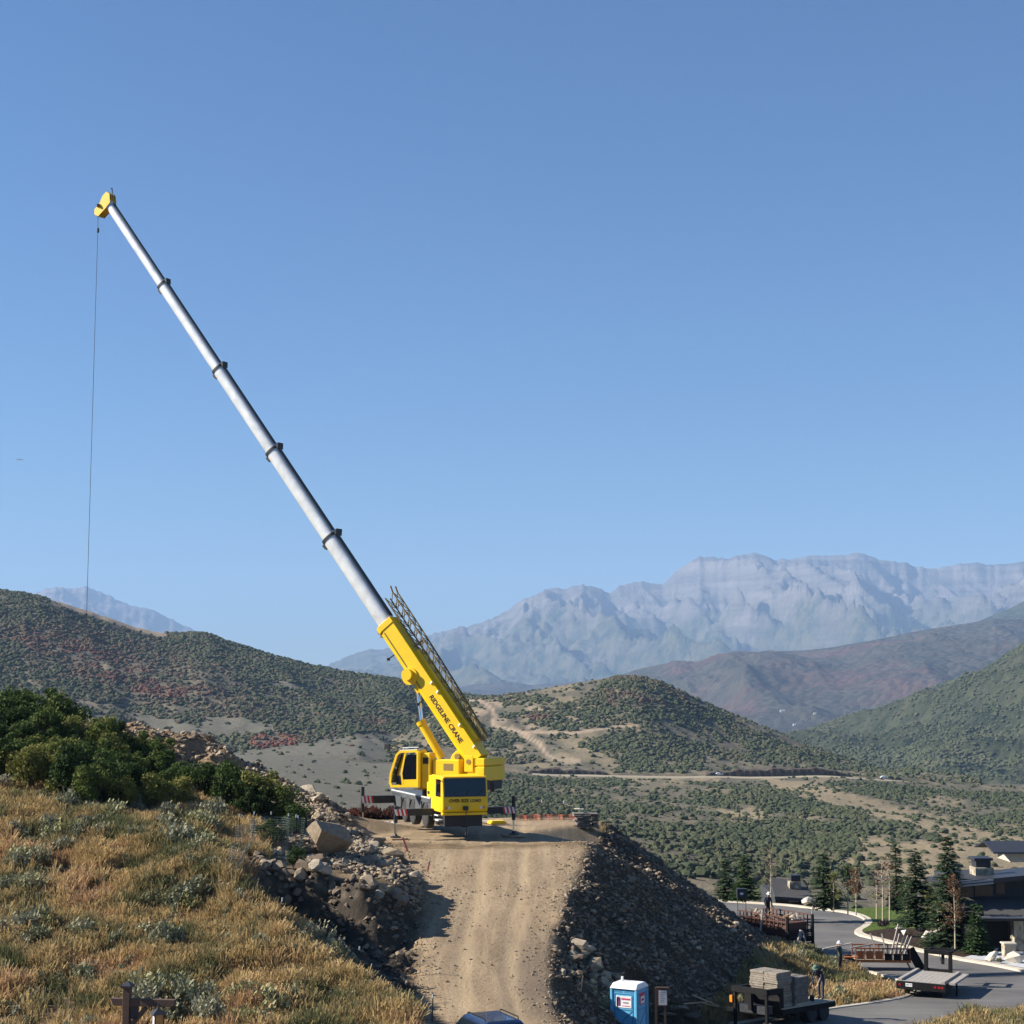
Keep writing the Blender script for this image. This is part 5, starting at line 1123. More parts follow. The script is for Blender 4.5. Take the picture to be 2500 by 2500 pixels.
MB().loft([[bp(s_, .5, b) for b in (-.30, -.24)] + [bp(s_, .515, b) for b in (-.24, -.30)] for s_ in (S[0] - 4.5, S[0] - .5)]).build('side_rail', 'jib_bronze', main)
for px, py in ((1030, 1680), (1036, 1702), (1094, 1782), (1125, 1835)):
    s = tp_(px - 25, py); MB().beam(bp(s, .50, .4), bp(s, .62, .62), .07).build('guide_bracket', 'white_paint', main)
for px, py in ((938, 1582), (1010, 1692)): s = tp_(px, py); MB().beam(bp(s, .2, -.6), bp(s, .3, -1.0), .06).box(-.08, .08, -.08, .08, -.08, .08, M=Matrix.Translation(bp(s, .3, -1.05))).build('boom_lamp', 'black_steel', main)
# lift cylinder
lb, lm, lt = CI @ V3(1078, 1850, 93.6), CI @ V3(1029, 1765, 93.9), bp(tp_(975, 1668), 0, -.75)
MB().cyl(lb, lm, .24, n=16).build('lift_cylinder', 'crane_yellow', CR, smooth=True); MB().cyl(lm - (lm - lb).normalized() * .1, lm + (lm - lb).normalized() * .12, .28, n=16).build('cylinder_collar', 'crane_yellow', CR, smooth=True); MB().cyl(lm, lt, .13, n=14).build('lift_rod', 'chrome', CR, smooth=True); MB().beam(lt, lt + up * .4, .5, .35).build('rod_clevis', 'crane_yellow', CR)
# stowed lattice jib on the far side of the boom
jb = bpy.data.objects.new('folding_jib', None); link(jb, CR); s0, s1 = .6, S[0] + 1.25
def jp(t, i, j):
    s = s0 + (s1 - s0) * t; taper = .55 + .45 * math.sin(min(t, .85) / .85 * math.pi / 2); off = .95 + .12 * t
    return bp(s, -.30 + .28 * i * taper, off + .30 * j * taper)
n = 15; m = MB()
for i, j in ((-1, -1), (1, -1), (-1, 1), (1, 1)): m.path([jp(k / n, i, j) for k in range(n + 1)], .045, 6)
m.build('jib_chord', 'jib_bronze', jb)
m = MB()
for k in range(n):
    for (i, j), (i2, j2) in (((-1, -1), (-1, 1)), ((1, -1), (1, 1)), ((-1, 1), (1, 1)), ((-1, -1), (1, -1))):
        m.cyl(jp(k / n, i, j), jp((k + 1) / n, i2, j2), .026, n=5); m.cyl(jp(k / n, i2, j2), jp(k / n, i, j), .026, n=5)
m.build('jib_lacing', 'jib_bronze', jb)
m = MB()
for i, j in ((-1, 1), (1, 1)): m.cyl(jp(1, i, j), jp(1, i, j) + ax * .35 + up * .1, .05, n=6)
m.build('jib_fork', 'jib_bronze', jb); MB().beam(bp(S[0] - 2.2, .1, .62), bp(S[0] - 2.2, -.1, 1.2), .12).beam(bp(2.2, .1, .6), bp(2.2, -.1, 1.2), .12).build('jib_bracket', 'jib_bronze', jb)
MB().loft([[bp(s, a, b) for a, b in ((-.75, .55), (.15, .55), (.15, .78), (-.75, .72))] for s in (.8, S[0] - 2.5)]).build('jib_cradle', 'crane_yellow', jb)
# boom head
hd = bpy.data.objects.new('boom_head', None); link(hd, CR)
for a in (-.30, -.1, .1, .30):
    MB().loft([[bp(BL + s, a - .02, b) for s, b in ((-.25, .25), (.25, .55), (.55, .45), (.55, .05), (.30, -.45), (.30, -.95), (.0, -1.15), (-.3, -1.0), (-.3, -.3))] , [bp(BL + s, a + .02, b) for s, b in ((-.25, .25), (.25, .55), (.55, .45), (.55, .05), (.30, -.45), (.30, -.95), (.0, -1.15), (-.3, -1.0), (-.3, -.3))]]).build('head_plate', 'crane_yellow', hd)
for s_, b_, r_ in ((.32, .30, .27), (.05, -.88, .30)):
    for a in (-.2, 0, .2): MB().cyl(bp(BL + s_, a - .05, b_), bp(BL + s_, a + .05, b_), r_, n=16).build('sheave', 'jib_bronze', hd, smooth=True)
MB().path([bp(BL + .5, -.2, .5), bp(BL + .75, -.1, .75), bp(BL + .5, .2, .8)], .03).build('rope_guard', 'black_steel', hd); MB().box(-.1, .1, -.1, .1, -.08, .08, M=Matrix.Translation(bp(BL + .25, .35, -.55))).build('wind_gauge', 'jib_bronze', hd)
# hoist rope, overhoist weight and hook
rt = CM @ bp(BL - .05, 0, -1.15); rb = Vector((rt.x, rt.y, 6.3))
MB().cyl(CI @ rt, CI @ rb, .016, n=6).build('hoist_rope', 'rope_dark', CR); w = rt + Vector((0.02, 0, -.95)); MB().cyl(CI @ (w + Vector((0, 0, .14))), CI @ (w - Vector((0, 0, .14))), .075, n=10).build('overhoist_weight', 'rope_dark', CR); MB().cyl(CI @ (w + Vector((0, 0, .14))), bp(BL - .1, .3, -.9), .012, n=5).build('weight_chain', 'rope_dark', CR)
MB().lathe([(.02, .3), (.14, .2), (.16, 0), (.10, -.18), (.03, -.25)], CI @ rb, 'z', 10).path([CI @ (rb + Vector((.1 * math.sin(t), 0, -.42 + .12 * math.cos(t)))) for t in np.linspace(0, 4.4, 8)], .03).build('hook_block', 'rope_dark', CR)
# ================================================================== street, verge, bed, driveway
def sheet(name, poly, dz, mat, label, cat='ground'):
    bm = bmesh.new(); f = bm.faces.new([bm.verts.new((x, y, float(zroad(y)) + dz)) for x, y in poly]); bmesh.ops.triangulate(bm, faces=[f]); bmesh.ops.recalc_face_normals(bm, faces=bm.faces)
    me = bpy.data.meshes.new(name); bm.to_mesh(me); bm.free()
    if len(me.polygons) and sum(p.normal.z for p in me.polygons) < 0: me.flip_normals()
    me.materials.append(MATS[mat]); return tag(link(bpy.data.objects.new(name, me)), label, cat, kind='structure')
t = NT('asphalt'); p = t.pos(); n = t.noise(p, 0.25, 6, 0.6); f = t.noise(p, 60, 3, 0.7); mp = t.new('ShaderNodeMapping'); mp.inputs['Scale'].default_value = (.12, 1.2, 1); mp.inputs['Rotation'].default_value = (0, 0, .25); t.link(p, mp.inputs['Vector'])
c = t.mix(t.ramp(n, [(.35, 0.), (.65, 1.)]), (.105, .10, .095), (.165, .155, .145)); c = t.mix(t.math('MULTIPLY', t.ramp(t.noise(mp.outputs[0], 1.2, 5, .6), [(.52, 0.), (.7, 1.)]), .45), c, (.21, .19, .165)); c = t.mix(t.ramp(f, [(.4, 0.), (.7, .35)]), c, (.06, .06, .06)); t.bsdf(c, .85, spec=.25, bump=f, bstr=.3, bdist=.01); MATS['asphalt'] = t.m
t = NT('mulch'); p = t.pos(); n = t.noise(p, 4, 7, .7); c = t.ramp(n, [(.35, (.018, .012, .010)), (.65, (.075, .05, .038))]); t.bsdf(c, .95, spec=.1, bump=n, bstr=1., bdist=.15); MATS['mulch'] = t.m
t = NT('lawn'); p = t.pos(); n = t.noise(p, 3, 7, .7); c = t.ramp(n, [(.35, (.045, .075, .015)), (.65, (.12, .16, .035))]); t.bsdf(c, .95, spec=.1, bump=n, bstr=1., bdist=.15); MATS['lawn'] = t.m
simple('concrete', (.50, .44, .35), .9, spec=.2, scale=2.0, var=.15, dirt=.25); simple('driveway_gravel', (.46, .46, .47), .9, spec=.2, scale=5., var=.2)
sheet('road', ROADPOLY, 0.0, 'asphalt', 'grey asphalt street curving past the houses', 'road')
def kerb(name, line, w, h, label):
    n = len(line); vs = []; fs = []
    for i, (x, y) in enumerate(line):
        a = line[max(i - 1, 0)]; b = line[min(i + 1, n - 1)]; d = Vector((b[0] - a[0], b[1] - a[1])); d.normalize(); nx, ny = -d.y, d.x
        for o, z in ((0, -.1), (.03, h), (w, h + .02), (w + .02, -.25)): yy = y + ny * o; vs.append((x + nx * o, yy, float(zroad(yy)) + z))
        if i:
            k = 4 * i; fs += [(k - 4 + j, k + j, k + j + 1, k - 3 + j) for j in range(3)]
    o = mobj(name, vs, fs, 'concrete'); return tag(o, label, 'kerb', kind='structure')
def densify(line, step=.5):
    out = []
    for a, b in zip(line[:-1], line[1:]):
        k = max(1, int(math.hypot(b[0] - a[0], b[1] - a[1]) / step)); out += [(a[0] + (b[0] - a[0]) * i / k, a[1] + (b[1] - a[1]) * i / k) for i in range(k)]
    out.append(line[-1]); q = np.array(out)
    for _ in range(4): q[1:-1] = (q[:-2] + 2 * q[1:-1] + q[2:]) / 4
    return [tuple(v) for v in q]
kerb('kerb', densify(CURB_FAR), .55, .11, 'pale concrete kerb sweeping round the planted bed'); kerb('kerb', densify(CURB_NEAR[2:11]), .28, .05, 'thin concrete edge along the weedy verge')
sheet('driveway', RP([(2352, 2342), (2400, 2329), (2470, 2327), (2640, 2325), (2640, 2390), (2500, 2368), (2425, 2353)]), .115, 'driveway_gravel', 'pale gravel driveway in front of the dark house', 'driveway')
sheet('planting_bed', RP([(2108, 2279), (2160, 2272), (2240, 2270), (2340, 2284), (2430, 2292), (2430, 2322), (2400, 2329), (2352, 2341), (2280, 2326), (2218, 2313), (2155, 2294), (2120, 2286)]), .12, 'mulch', 'dark bark mulch bed beside the street', 'planting bed')
sheet('lawn', RP([(2122, 2259), (2118, 2250), (2108, 2242), (2090, 2233), (2060, 2223), (2200, 2215), (2280, 2240), (2280, 2274), (2240, 2270), (2160, 2272), (2108, 2279), (2100, 2274), (2114, 2266)]), .118, 'lawn', 'small strip of green lawn behind the kerb', 'lawn')
def RZ(px, py, dz=0.0): x, y = ROAD(px, py); return x, y, float(zroad(y)) + dz

# ------------------------------------------------------------------ garden boulders
pal = [(2196, 2280, .5, 'small upright pale boulder at the far end of the mulch bed'), (2217, 2291, .8, 'flat pale boulder near the far end of the mulch bed'), (2272, 2303, .95, 'large pale wedge-shaped boulder in the middle of the mulch bed'), (2298, 2312, .8, 'pale boulder nearest the kerb in the mulch bed'), (2290, 2290, .65, 'yellowish boulder behind the pale wedge in the mulch bed'), (2246, 2268, .6, 'white boulder at the edge of the lawn'), (2351, 2306, .62, 'upright pale boulder beside the small spruce'), (2386, 2322, .6, 'forked pale boulder at the end of the mulch bed'), (2425, 2350, .75, 'pale boulder at the edge of the driveway'), (2478, 2355, .85, 'tall sunlit boulder in front of the stone pillar'), (2432, 2334, .45, 'low white stone beside the stone pillar'), (1976, 2216, 1.0, 'pale yellow boulder beyond the stake-sided trailer')]
for i, (px, py, s, lab) in enumerate(pal):
    x, y, z = RZ(px, py); o = bpy.data.objects.new('garden_boulder', rock_mesh('garden_boulder', 1300 + i, 'pale_boulder', 12, .8, 1.15)); o.location = (x, y, z + .12 + s * .22); s *= 1.35; o.location.z += .05; o.scale = (s * 1.15, s, s * .9); o.rotation_euler = (.2 * (i % 3 - 1), .15, i * 1.3); link(o); tag(o, lab, 'boulder')
for i, (px, py, Y, s, lab) in enumerate(((1655, 2478, 66, .9, 'pale cracked rock in the weeds right of the notice board'), (1690, 2492, 65, .8, 'flat pale rock in the weeds near the loose boards'), (1630, 2490, 65.5, .55, 'small pale rock at the foot of the notice board'), (2155, 2432, 79, .9, 'low pinkish rock slab on the verge near the empty trailer'), (2115, 2436, 78.5, .8, 'pinkish rock slab on the verge left of the empty trailer'))):
    x, y = GR(px, py); o = bpy.data.objects.new('verge_rock', rock_mesh('verge_rock', 1330 + i, 'rock_stone', 12, .5, 1.3)); o.location = (x, y, gz1(x, y) + .12); o.scale = (s * 1.3, s, s * .7); link(o); tag(o, lab, 'rock')

# ------------------------------------------------------------------ trees
def mat_tree(name, stops): mat_plant(name, stops, False, .25)
mat_tree('spruce_needles', [(0., (.028, .052, .026)), (.5, (.058, .09, .044)), (1., (.095, .125, .065))]); mat_tree('light_spruce', [(0., (.03, .06, .02)), (.5, (.055, .095, .03)), (1., (.09, .13, .05))]); mat_tree('aspen_leaves', [(0., (.05, .085, .02)), (.5, (.085, .12, .03)), (1., (.14, .15, .045))]); mat_tree('brown_leaves', [(0., (.07, .045, .03)), (.5, (.12, .07, .04)), (1., (.17, .10, .055))]); mat_tree('purple_leaves', [(0., (.05, .04, .05)), (.5, (.085, .065, .075)), (1., (.12, .10, .10))])
simple('pale_bark', (.42, .36, .27), .9, scale=14, var=.3)
def spruce(px, py, H, label, mat='spruce_needles', Y=None, W=.21, seed=1, z=None):
    r = np.random.default_rng(seed)
    if Y is None: x, y, z0 = RZ(px, py, .05)
    else: x, y, z0 = [float(q) for q in P(px, py, Y)]
    if z is not None: z0 = z
    t = thing('spruce_tree', label, 'tree', (x, y, z0 - .1), r.uniform(0, 6)); MB().cyl((0, 0, -.1), (0, 0, H * .97), H * .018, .01, 7).build('trunk', 'bark', t)
    n = int(190 * H); v = []; f = []; nb = int(75 * H)
    for _ in range(nb):
        u = r.random() ** 1.25; zb = H * (.05 + .93 * u); L = H * W * (1 - u) ** .85 * r.uniform(.75, 1.12) + .06; a = r.random() * 6.28; ca, sa_ = math.cos(a), math.sin(a)
        ns = max(3, int(L / .10))
        for s in range(ns):
            q = (s + r.random()) / ns; rad = L * q; zz = zb - .22 * rad + .16 * rad * q; bw = (.11 + .12 * (1 - q)) * r.uniform(.8, 1.4) + .03; side_ = r.choice((-1, 1)); b = a + side_ * r.uniform(.3, 1.1); l = bw * 1.5
            cx, cy = ca * rad, sa_ * rad; dx, dy = math.cos(b) * l, math.sin(b) * l; ox, oy = -math.sin(b) * bw * .35, math.cos(b) * bw * .35; k = len(v); dr = r.uniform(-.09, .05)
            v += [(cx - ox, cy - oy, zz), (cx + ox, cy + oy, zz + r.uniform(-.03, .03)), (cx + dx + ox * .5, cy + dy + oy * .5, zz + dr), (cx + dx - ox * .5, cy + dy - oy * .5, zz + dr - .03)]; f.append((k, k + 1, k + 2, k + 3))
    mobj('crown', v, f, mat, t)
spruce(2318, 2318, 7.2, 'tallest dark spruce in front of the house', seed=1, W=.27); spruce(2238, 2262, 5.0, 'dark spruce left of the tallest one behind the lawn', seed=2, W=.30, Y=108); spruce(2012, 2218, 4.2, 'dark spruce beside the far chimney', seed=3, W=.31, Y=124); spruce(1772, 2196, 3.1, 'blue-green spruce just right of the fill bank crest', seed=4, W=.32, Y=126); spruce(1818, 2196, 3.4, 'yellow-green spruce behind the stake-sided trailer', 'light_spruce', seed=5, W=.33, Y=124); spruce(2388, 2334, 3.2, 'small bright green spruce at the house corner', 'light_spruce', seed=6, W=.28); spruce(2190, 2225, 5.2, 'narrow dark conifer rising behind the thin trees', seed=7, W=.11, Y=122)
def thin_tree(px, py, H, R, label, mat, nleaf, Y=None, seed=1, trunkmat='pale_bark', low=.3, leaf=.075):
    r = np.random.default_rng(seed)
    if Y is None: x, y, z0 = RZ(px, py, .05)
    else: x, y, z0 = [float(q) for q in P(px, py, Y)]
    t = thing('thin_tree', label, 'tree', (x, y, z0 - .1)); m = MB(); m.cyl((0, 0, -.1), (.05, 0, H * .55), .055, .035, 7); m.cyl((.05, 0, H * .55), (0, .03, H * .97), .035, .008, 6); tips = []
    for _ in range(int(10 + H * 4)):
        u = r.uniform(low, .95); a = r.random() * 6.28; L = R * (1.15 - u) * r.uniform(.6, 1.2) + .12; zb = H * u; tip = (math.cos(a) * L, math.sin(a) * L, zb + L * r.uniform(.5, 1.1)); m.cyl((.03, 0, zb), tip, .014, .004, 4, False); tips.append(((.03, 0, zb), tip))
    m.build('trunk', trunkmat, t); v = []; f = []
    for _ in range(nleaf):
        a, b = tips[r.integers(0, len(tips))]; q = r.uniform(.3, 1.1); c = np.array(a) + (np.array(b) - np.array(a)) * q + r.normal(0, .10, 3); n_ = r.normal(size=3); n_ /= np.linalg.norm(n_); tt = np.cross(n_, r.normal(size=3)); tt /= np.linalg.norm(tt); bb = np.cross(n_, tt); s = leaf * r.uniform(.6, 1.3); k = len(v)
        v += [tuple(c - tt * s), tuple(c + bb * s * .6), tuple(c + tt * s), tuple(c - bb * s * .6)]; f.append((k, k + 1, k + 2, k + 3))
    mobj('crown', v, f, mat, t)
thin_tree(2332, 2328, 4.9, .7, 'thin pale-trunked tree with rusty leaves in front of the tallest spruce', 'brown_leaves', 900, seed=1); thin_tree(2213, 2262, 3.5, .6, 'pale-trunked young aspen on the lawn', 'aspen_leaves', 420, seed=2); thin_tree(2274, 2300, 3.6, .95, 'leafy green aspen at the back of the mulch bed', 'aspen_leaves', 1500, seed=3, low=.25); thin_tree(2306, 2296, 3.4, .8, 'green aspen between the spruce and the pale wedge boulder', 'aspen_leaves', 1100, seed=4, low=.3)
thin_tree(2155, 2240, 4.0, .75, 'bare grey tree in the row beyond the lawn', 'brown_leaves', 130, seed=5, Y=112); thin_tree(2172, 2240, 4.2, .7, 'bare twiggy tree with few brown leaves beyond the lawn', 'brown_leaves', 170, seed=6, Y=113); thin_tree(2140, 2236, 3.2, .6, 'small bare tree at the left of the row beyond the lawn', 'brown_leaves', 120, seed=7, Y=114); thin_tree(1882, 2212, 4.6, .75, 'leafless reddish tree behind the man on the trailer', 'brown_leaves', 420, seed=8, Y=122, leaf=.05); thin_tree(2070, 2226, 3.5, .85, 'mixed green and brown young tree right of the far spruce', 'aspen_leaves', 650, seed=9, Y=124); thin_tree(2090, 2228, 3.2, .8, 'brownish young tree at the bend of the street', 'brown_leaves', 650, seed=10, Y=122); thin_tree(2035, 2222, 2.8, .6, 'slim green tree close to the far spruce', 'aspen_leaves', 420, seed=11, Y=123)
thin_tree(2310, 2318, 1.7, .7, 'rusty bush in front of the tallest spruce', 'brown_leaves', 700, seed=12, low=.05)
for i, (px, py, s, lab) in enumerate(((2160, 2270, .95, 'purple-grey bush at the corner of the lawn'), (2252, 2283, .9, 'purple-grey bush in the middle of the mulch bed'), (2350, 2318, .6, 'low green bush below the rusty tree'), (2440, 2356, .5, 'small green plant beside the driveway boulder'))):
    x, y, z = RZ(px, py); o = bpy.data.objects.new('garden_bush', sage_mesh('garden_bush', 1360 + i, 'purple_leaves' if i < 2 else 'sage_leaves', 160, .6, .75, .07)); o.location = (x, y, z + .1); o.scale = (s, s, s); link(o); tag(o, lab, 'bush')
x = rr.uniform(0, 1, 300); pxs = np.where(x < .5, 1750 + 260 * rr.random(300), 1300 + 900 * rr.random(300)); ys = 380 + 420 * rr.random(300); xs = (pxs - 1250) / FPX * ys; zs = vheight(xs, ys)
scatter('far_conifers', np.stack([xs, ys, zs], 1), rr.uniform(.35, 1.0, 300) * (rr.random(300) < .4) + .01, rr.random(300) * 6.28, FARCON, 'scattered dark conifers in the basin scrub', 'conifers', tint=.1 * rr.random(300))

# ------------------------------------------------------------------ houses
simple('house_dark', (.035, .037, .042), .7, var=.2); simple('roof_shingle', (.060, .057, .055), .85, var=.35, scale=14); simple('fascia_grey', (.34, .34, .33), .6); simple('house_glass', (.03, .045, .055), .08, 0, .6, .1); simple('opening_shade', (.008, .008, .009), .8); simple('metal_dark', (.04, .042, .05), .5, .3)
t = NT('stone_veneer'); o_ = t.obj(); br = t.new('ShaderNodeTexVoronoi'); br.inputs['Scale'].default_value = 3.2; t.link(o_, br.inputs['Vector']); c = t.mix(t.ramp(br.outputs['Color'], [(.2, 0.), (.8, 1.)]), (.22, .18, .13), (.46, .40, .30)); t.bsdf(c, .9, spec=.2, bump=br.outputs['Distance'], bstr=.6, bdist=.05); MATS['stone_veneer'] = t.m
HY = 104.0
def hx(px): return float(P(px, 2200, HY)[0])
def hzv(py): return float(P(2400, py, HY)[2])
H = thing('house', 'dark modern house with stone pillar and chimney at the right edge', 'house', (hx(2440), HY, hzv(2322)))
def hb(name, mat, px0, px1, py0, py1, y0, y1, parent=None, bevel=.01): return MB().box(hx(px0) - hx(2440), hx(px1) - hx(2440), y0, y1, hzv(py1) - hzv(2322), hzv(py0) - hzv(2322)).build(name, mat, parent or H, bevel=bevel)
hb('garage_wall', 'house_dark', 2388, 2620, 2240, 2330, 1.2, 8); hb('garage_shade_panel', 'opening_shade', 2408, 2472, 2250, 2318, 1.17, 1.25); hb('stone_pillar', 'stone_veneer', 2472, 2496, 2246, 2320, -.1, .7); hb('garage_wall', 'stone_veneer', 2364, 2387, 2262, 2322, .9, 8); hb('side_shade_panel', 'opening_shade', 2500, 2600, 2250, 2318, 1.16, 1.24)  # black panels painted as the unlit inside of the openings
m = MB(); X0, X1 = hx(2385) - hx(2440), hx(2640) - hx(2440); za, zb = hzv(2236) - hzv(2322), hzv(2206) - hzv(2322); m.add([(X0, -.7, za), (X1, -.7, za), (X1, 3.2, zb), (X0, 3.2, zb), (X0, -.7, za - .1), (X1, -.7, za - .1), (X1, 3.2, zb - .1), (X0, 3.2, zb - .1)], [(0, 1, 2, 3), (7, 6, 5, 4), (0, 4, 5, 1), (1, 5, 6, 2), (2, 6, 7, 3), (3, 7, 4, 0)]); lr = m.build('lower_roof', 'roof_shingle', H); hb('gutter', 'fascia_grey', 2388, 2640, 2234, 2238, -.82, -.72, lr); hb('roof_beam', 'house_dark', 2392, 2640, 2239, 2246, -.6, -.35)
hb('upper_wall', 'house_dark', 2372, 2620, 2160, 2210, 3.3, 9); hb('window', 'house_glass', 2376, 2412, 2180, 2208, 3.26, 3.32); hb('window', 'house_glass', 2416, 2462, 2176, 2203, 3.26, 3.32); hb('window', 'house_glass', 2470, 2492, 2170, 2198, 3.26, 3.32); hb('window_sill', 'fascia_grey', 2376, 2420, 2211, 2214, 3.2, 3.3)
m = MB(); X0, X1 = hx(2352) - hx(2440), hx(2640) - hx(2440); z0, z1 = hzv(2176) - hzv(2322), hzv(2148) - hzv(2322); m.add([(X0, 2.2, z0), (X1, 2.2, z1), (X1, 9.6, z1 - .45), (X0, 9.6, z0 - .45), (X0, 2.2, z0 + .3), (X1, 2.2, z1 + .3), (X1, 9.6, z1 - .15), (X0, 9.6, z0 - .15)], [(3, 2, 1, 0), (4, 5, 6, 7), (0, 1, 5, 4), (1, 2, 6, 5), (2, 3, 7, 6), (3, 0, 4, 7)]); ur = m.build('upper_roof', 'metal_dark', H)
for dz in (.04, .22): a = .33; m = MB().beam((X0 + .1, 2.15, z0 + dz), (X0 + .1 + (X1 - X0) * a, 2.15, z0 + dz + (z1 - z0) * a), .08, .11); m.build('fascia_board', 'fascia_grey', ur)
ch = hb('chimney', 'stone_veneer', 2440, 2488, 2140, 2165, 5.2, 6.6, bevel=.02); hb('chimney_cap', 'metal_dark', 2444, 2482, 2122, 2139.5, 5.35, 6.45, ch); hb('cap_lid', 'metal_dark', 2438, 2486, 2115, 2121.5, 5.15, 6.65, ch)
x, y, z = RZ(2463, 2340); t = thing('stone_pillar', 'short stone entry pillar with flat cap beside the driveway', 'pillar', (x, y, z)); MB().box(-.33, .33, -.33, .33, 0, .85).build('shaft', 'stone_veneer', t, bevel=.02); MB().box(-.4, .4, -.4, .4, .852, .95).build('cap', 'concrete', t, bevel=.02)
t = thing('house', 'far house with dark low roof and pale stone chimney behind the trailer', 'house', tuple(V3(1950, 2225, 140))); q = t.location
def fb(name, mat, px0, px1, py0, py1, y0, y1, parent=None): a = V3(px0, py1, 140) - q; b = V3(px1, py0, 140) - q; return MB().box(a.x, b.x, y0, y1, a.z, b.z).build(name, mat, parent or t)
fb('wall', 'house_dark', 1898, 1985, 2190, 2235, 1, 9); fb('garage_panel', 'fascia_grey', 1902, 1925, 2193, 2200, .95, 1.02); fb('garage_panel', 'fascia_grey', 1930, 1955, 2199, 2206, .95, 1.02)
A = [V3(px, py, 140) - q for px, py in ((1892, 2189), (1992, 2196), (1990, 2172), (1905, 2160))]; m = MB().add([(A[0].x, .2, A[0].z), (A[1].x, .2, A[1].z), (A[2].x, 6, A[2].z), (A[3].x, 6, A[3].z), (A[0].x, .2, A[0].z - .25), (A[1].x, .2, A[1].z - .25), (A[2].x, 6, A[2].z - .25), (A[3].x, 6, A[3].z - .25)], [(0, 1, 2, 3), (7, 6, 5, 4), (0, 4, 5, 1), (1, 5, 6, 2), (2, 6, 7, 3), (3, 7, 4, 0)]); m.build('roof', 'roof_shingle', t); c = fb('chimney', 'stone_veneer', 1943, 1971, 2163, 2180, 3, 4.2); fb('chimney_cap', 'metal_dark', 1947, 1970, 2147, 2162, 3.1, 4.1, c)
t = thing('house', 'pale house with dark pitched roof on the slope at the far right', 'house', tuple(V3(2480, 2105, 340))); q = t.location
A = [V3(px, py, 340) - q for px, py in ((2468, 2106), (2540, 2106), (2540, 2078), (2468, 2085))]; MB().box(A[0].x, A[1].x, 0, 9, 0, A[2].z).build('wall', 'concrete', t)
m = MB(); zt, ze = (V3(2480, 2058, 340) - q).z, (V3(2480, 2076, 340) - q).z; xa, xb = (V3(2418, 2060, 340) - q).x, (V3(2560, 2060, 340) - q).x; m.add([(xa, -2, ze + 1.2), (xb, -2, ze - .5), (xb, 5, zt + .5), (xa, 5, zt), (xa, 12, ze)], [(0, 1, 2, 3)]); m.loft([[(xa, -2, ze - .2), (xa, 5, zt), (xa, 12, ze - .2), (xa, 12, ze - .5), (xa, 5, zt - .3), (xa, -2, ze - .5)], [(xb, -2, ze - .2), (xb, 5, zt), (xb, 12, ze - .2), (xb, 12, ze - .5), (xb, 5, zt - .3), (xb, -2, ze - .5)]]); m.f = m.f[1:]; m.build('roof', 'metal_dark', t)
# white farm buildings far down the valley, cars on the hill road, an aeroplane
for i, (px, py, Y, w, lab) in enumerate(((1911, 1738, 4700, 15, 'longest white building far down in the valley'), (1990, 1745, 4700, 7, 'small white building right of the longest one in the valley'), (1940, 1772, 4300, 8, 'white building lowest down in the valley'))):
    d = V3(px, py, 1000) - Vector((0, 0, CZ)); hit, o, *_ = scene.ray_cast(bpy.context.evaluated_depsgraph_get(), Vector((0, 0, CZ)) + d.normalized() * 1500, d.normalized(), distance=20000)
    t = thing('farm_building', lab, 'building', tuple(o)); MB().box(-w / 2, w / 2, 0, 9, -4, 4).build('wall', 'white_paint', t); MB().loft([[(s, -.6, 4), (s, 9.6, 4), (s, 4.5, 6.5)] for s in (-w / 2 - .5, w / 2 + .5)]).build('roof', 'fascia_grey', t)
def tinycar(px, mat, lab):
    x, y, _ = P(px, 1893, 984.); x = float(x); z = float(vheight(np.array([x]), np.array([984.]))[0]) + 1.7; t = thing('distant_car', lab, 'car', (x, 984, z)); MB().prism([(-2.2, .35), (2.2, .35), (2.25, .9), (1.3, 1.0), (.8, 1.55), (-1.1, 1.6), (-1.7, 1.05), (-2.25, .95)], 'y', -.9, .9).build('body', mat, t, bevel=.08)
    for wx in (-1.4, 1.4):
        for wy in (-.85, .85): MB().cyl((wx, wy - .1, .33), (wx, wy + .1, .33), .33, n=10).build('wheel', 'tyre_rubber', t)
tinycar(1755, 'white_paint', 'white car in the middle of the hillside road'); tinycar(2158, 'white_paint', 'white car at the right end of the hillside road'); tinycar(1740, 'house_dark', 'dark car beside the white one on the hillside road')
t = thing('aeroplane', 'tiny white aeroplane in the sky at the far left', 'aeroplane', tuple(V3(48, 1122, 3400)), .3); MB().loft([[(x_, r_ * math.cos(a), r_ * math.sin(a)) for a in np.linspace(0, 5.5, 8)] for x_, r_ in ((-6.5, .2), (-4, .9), (3, 1.0), (5.5, .7), (6.5, .1))]).build('fuselage', 'white_paint', t, smooth=True); MB().add([(1, -8, .2), (1, 8, .2), (-.6, 8, .2), (-.6, -8, .2), (1, -8, .5), (1, 8, .5), (-.6, 8, .5), (-.6, -8, .5)], [(3, 2, 1, 0), (4, 5, 6, 7), (0, 1, 5, 4), (1, 2, 6, 5), (2, 3, 7, 6), (3, 0, 4, 7)]).build('wing', 'white_paint', t); MB().prism([(-6.4, .3), (-4.8, .5), (-5.8, 2.8), (-6.6, 2.8)], 'y', -.12, .12).box(-6.4, -5.4, -2.6, 2.6, .3, .5).build('tail', 'white_paint', t)
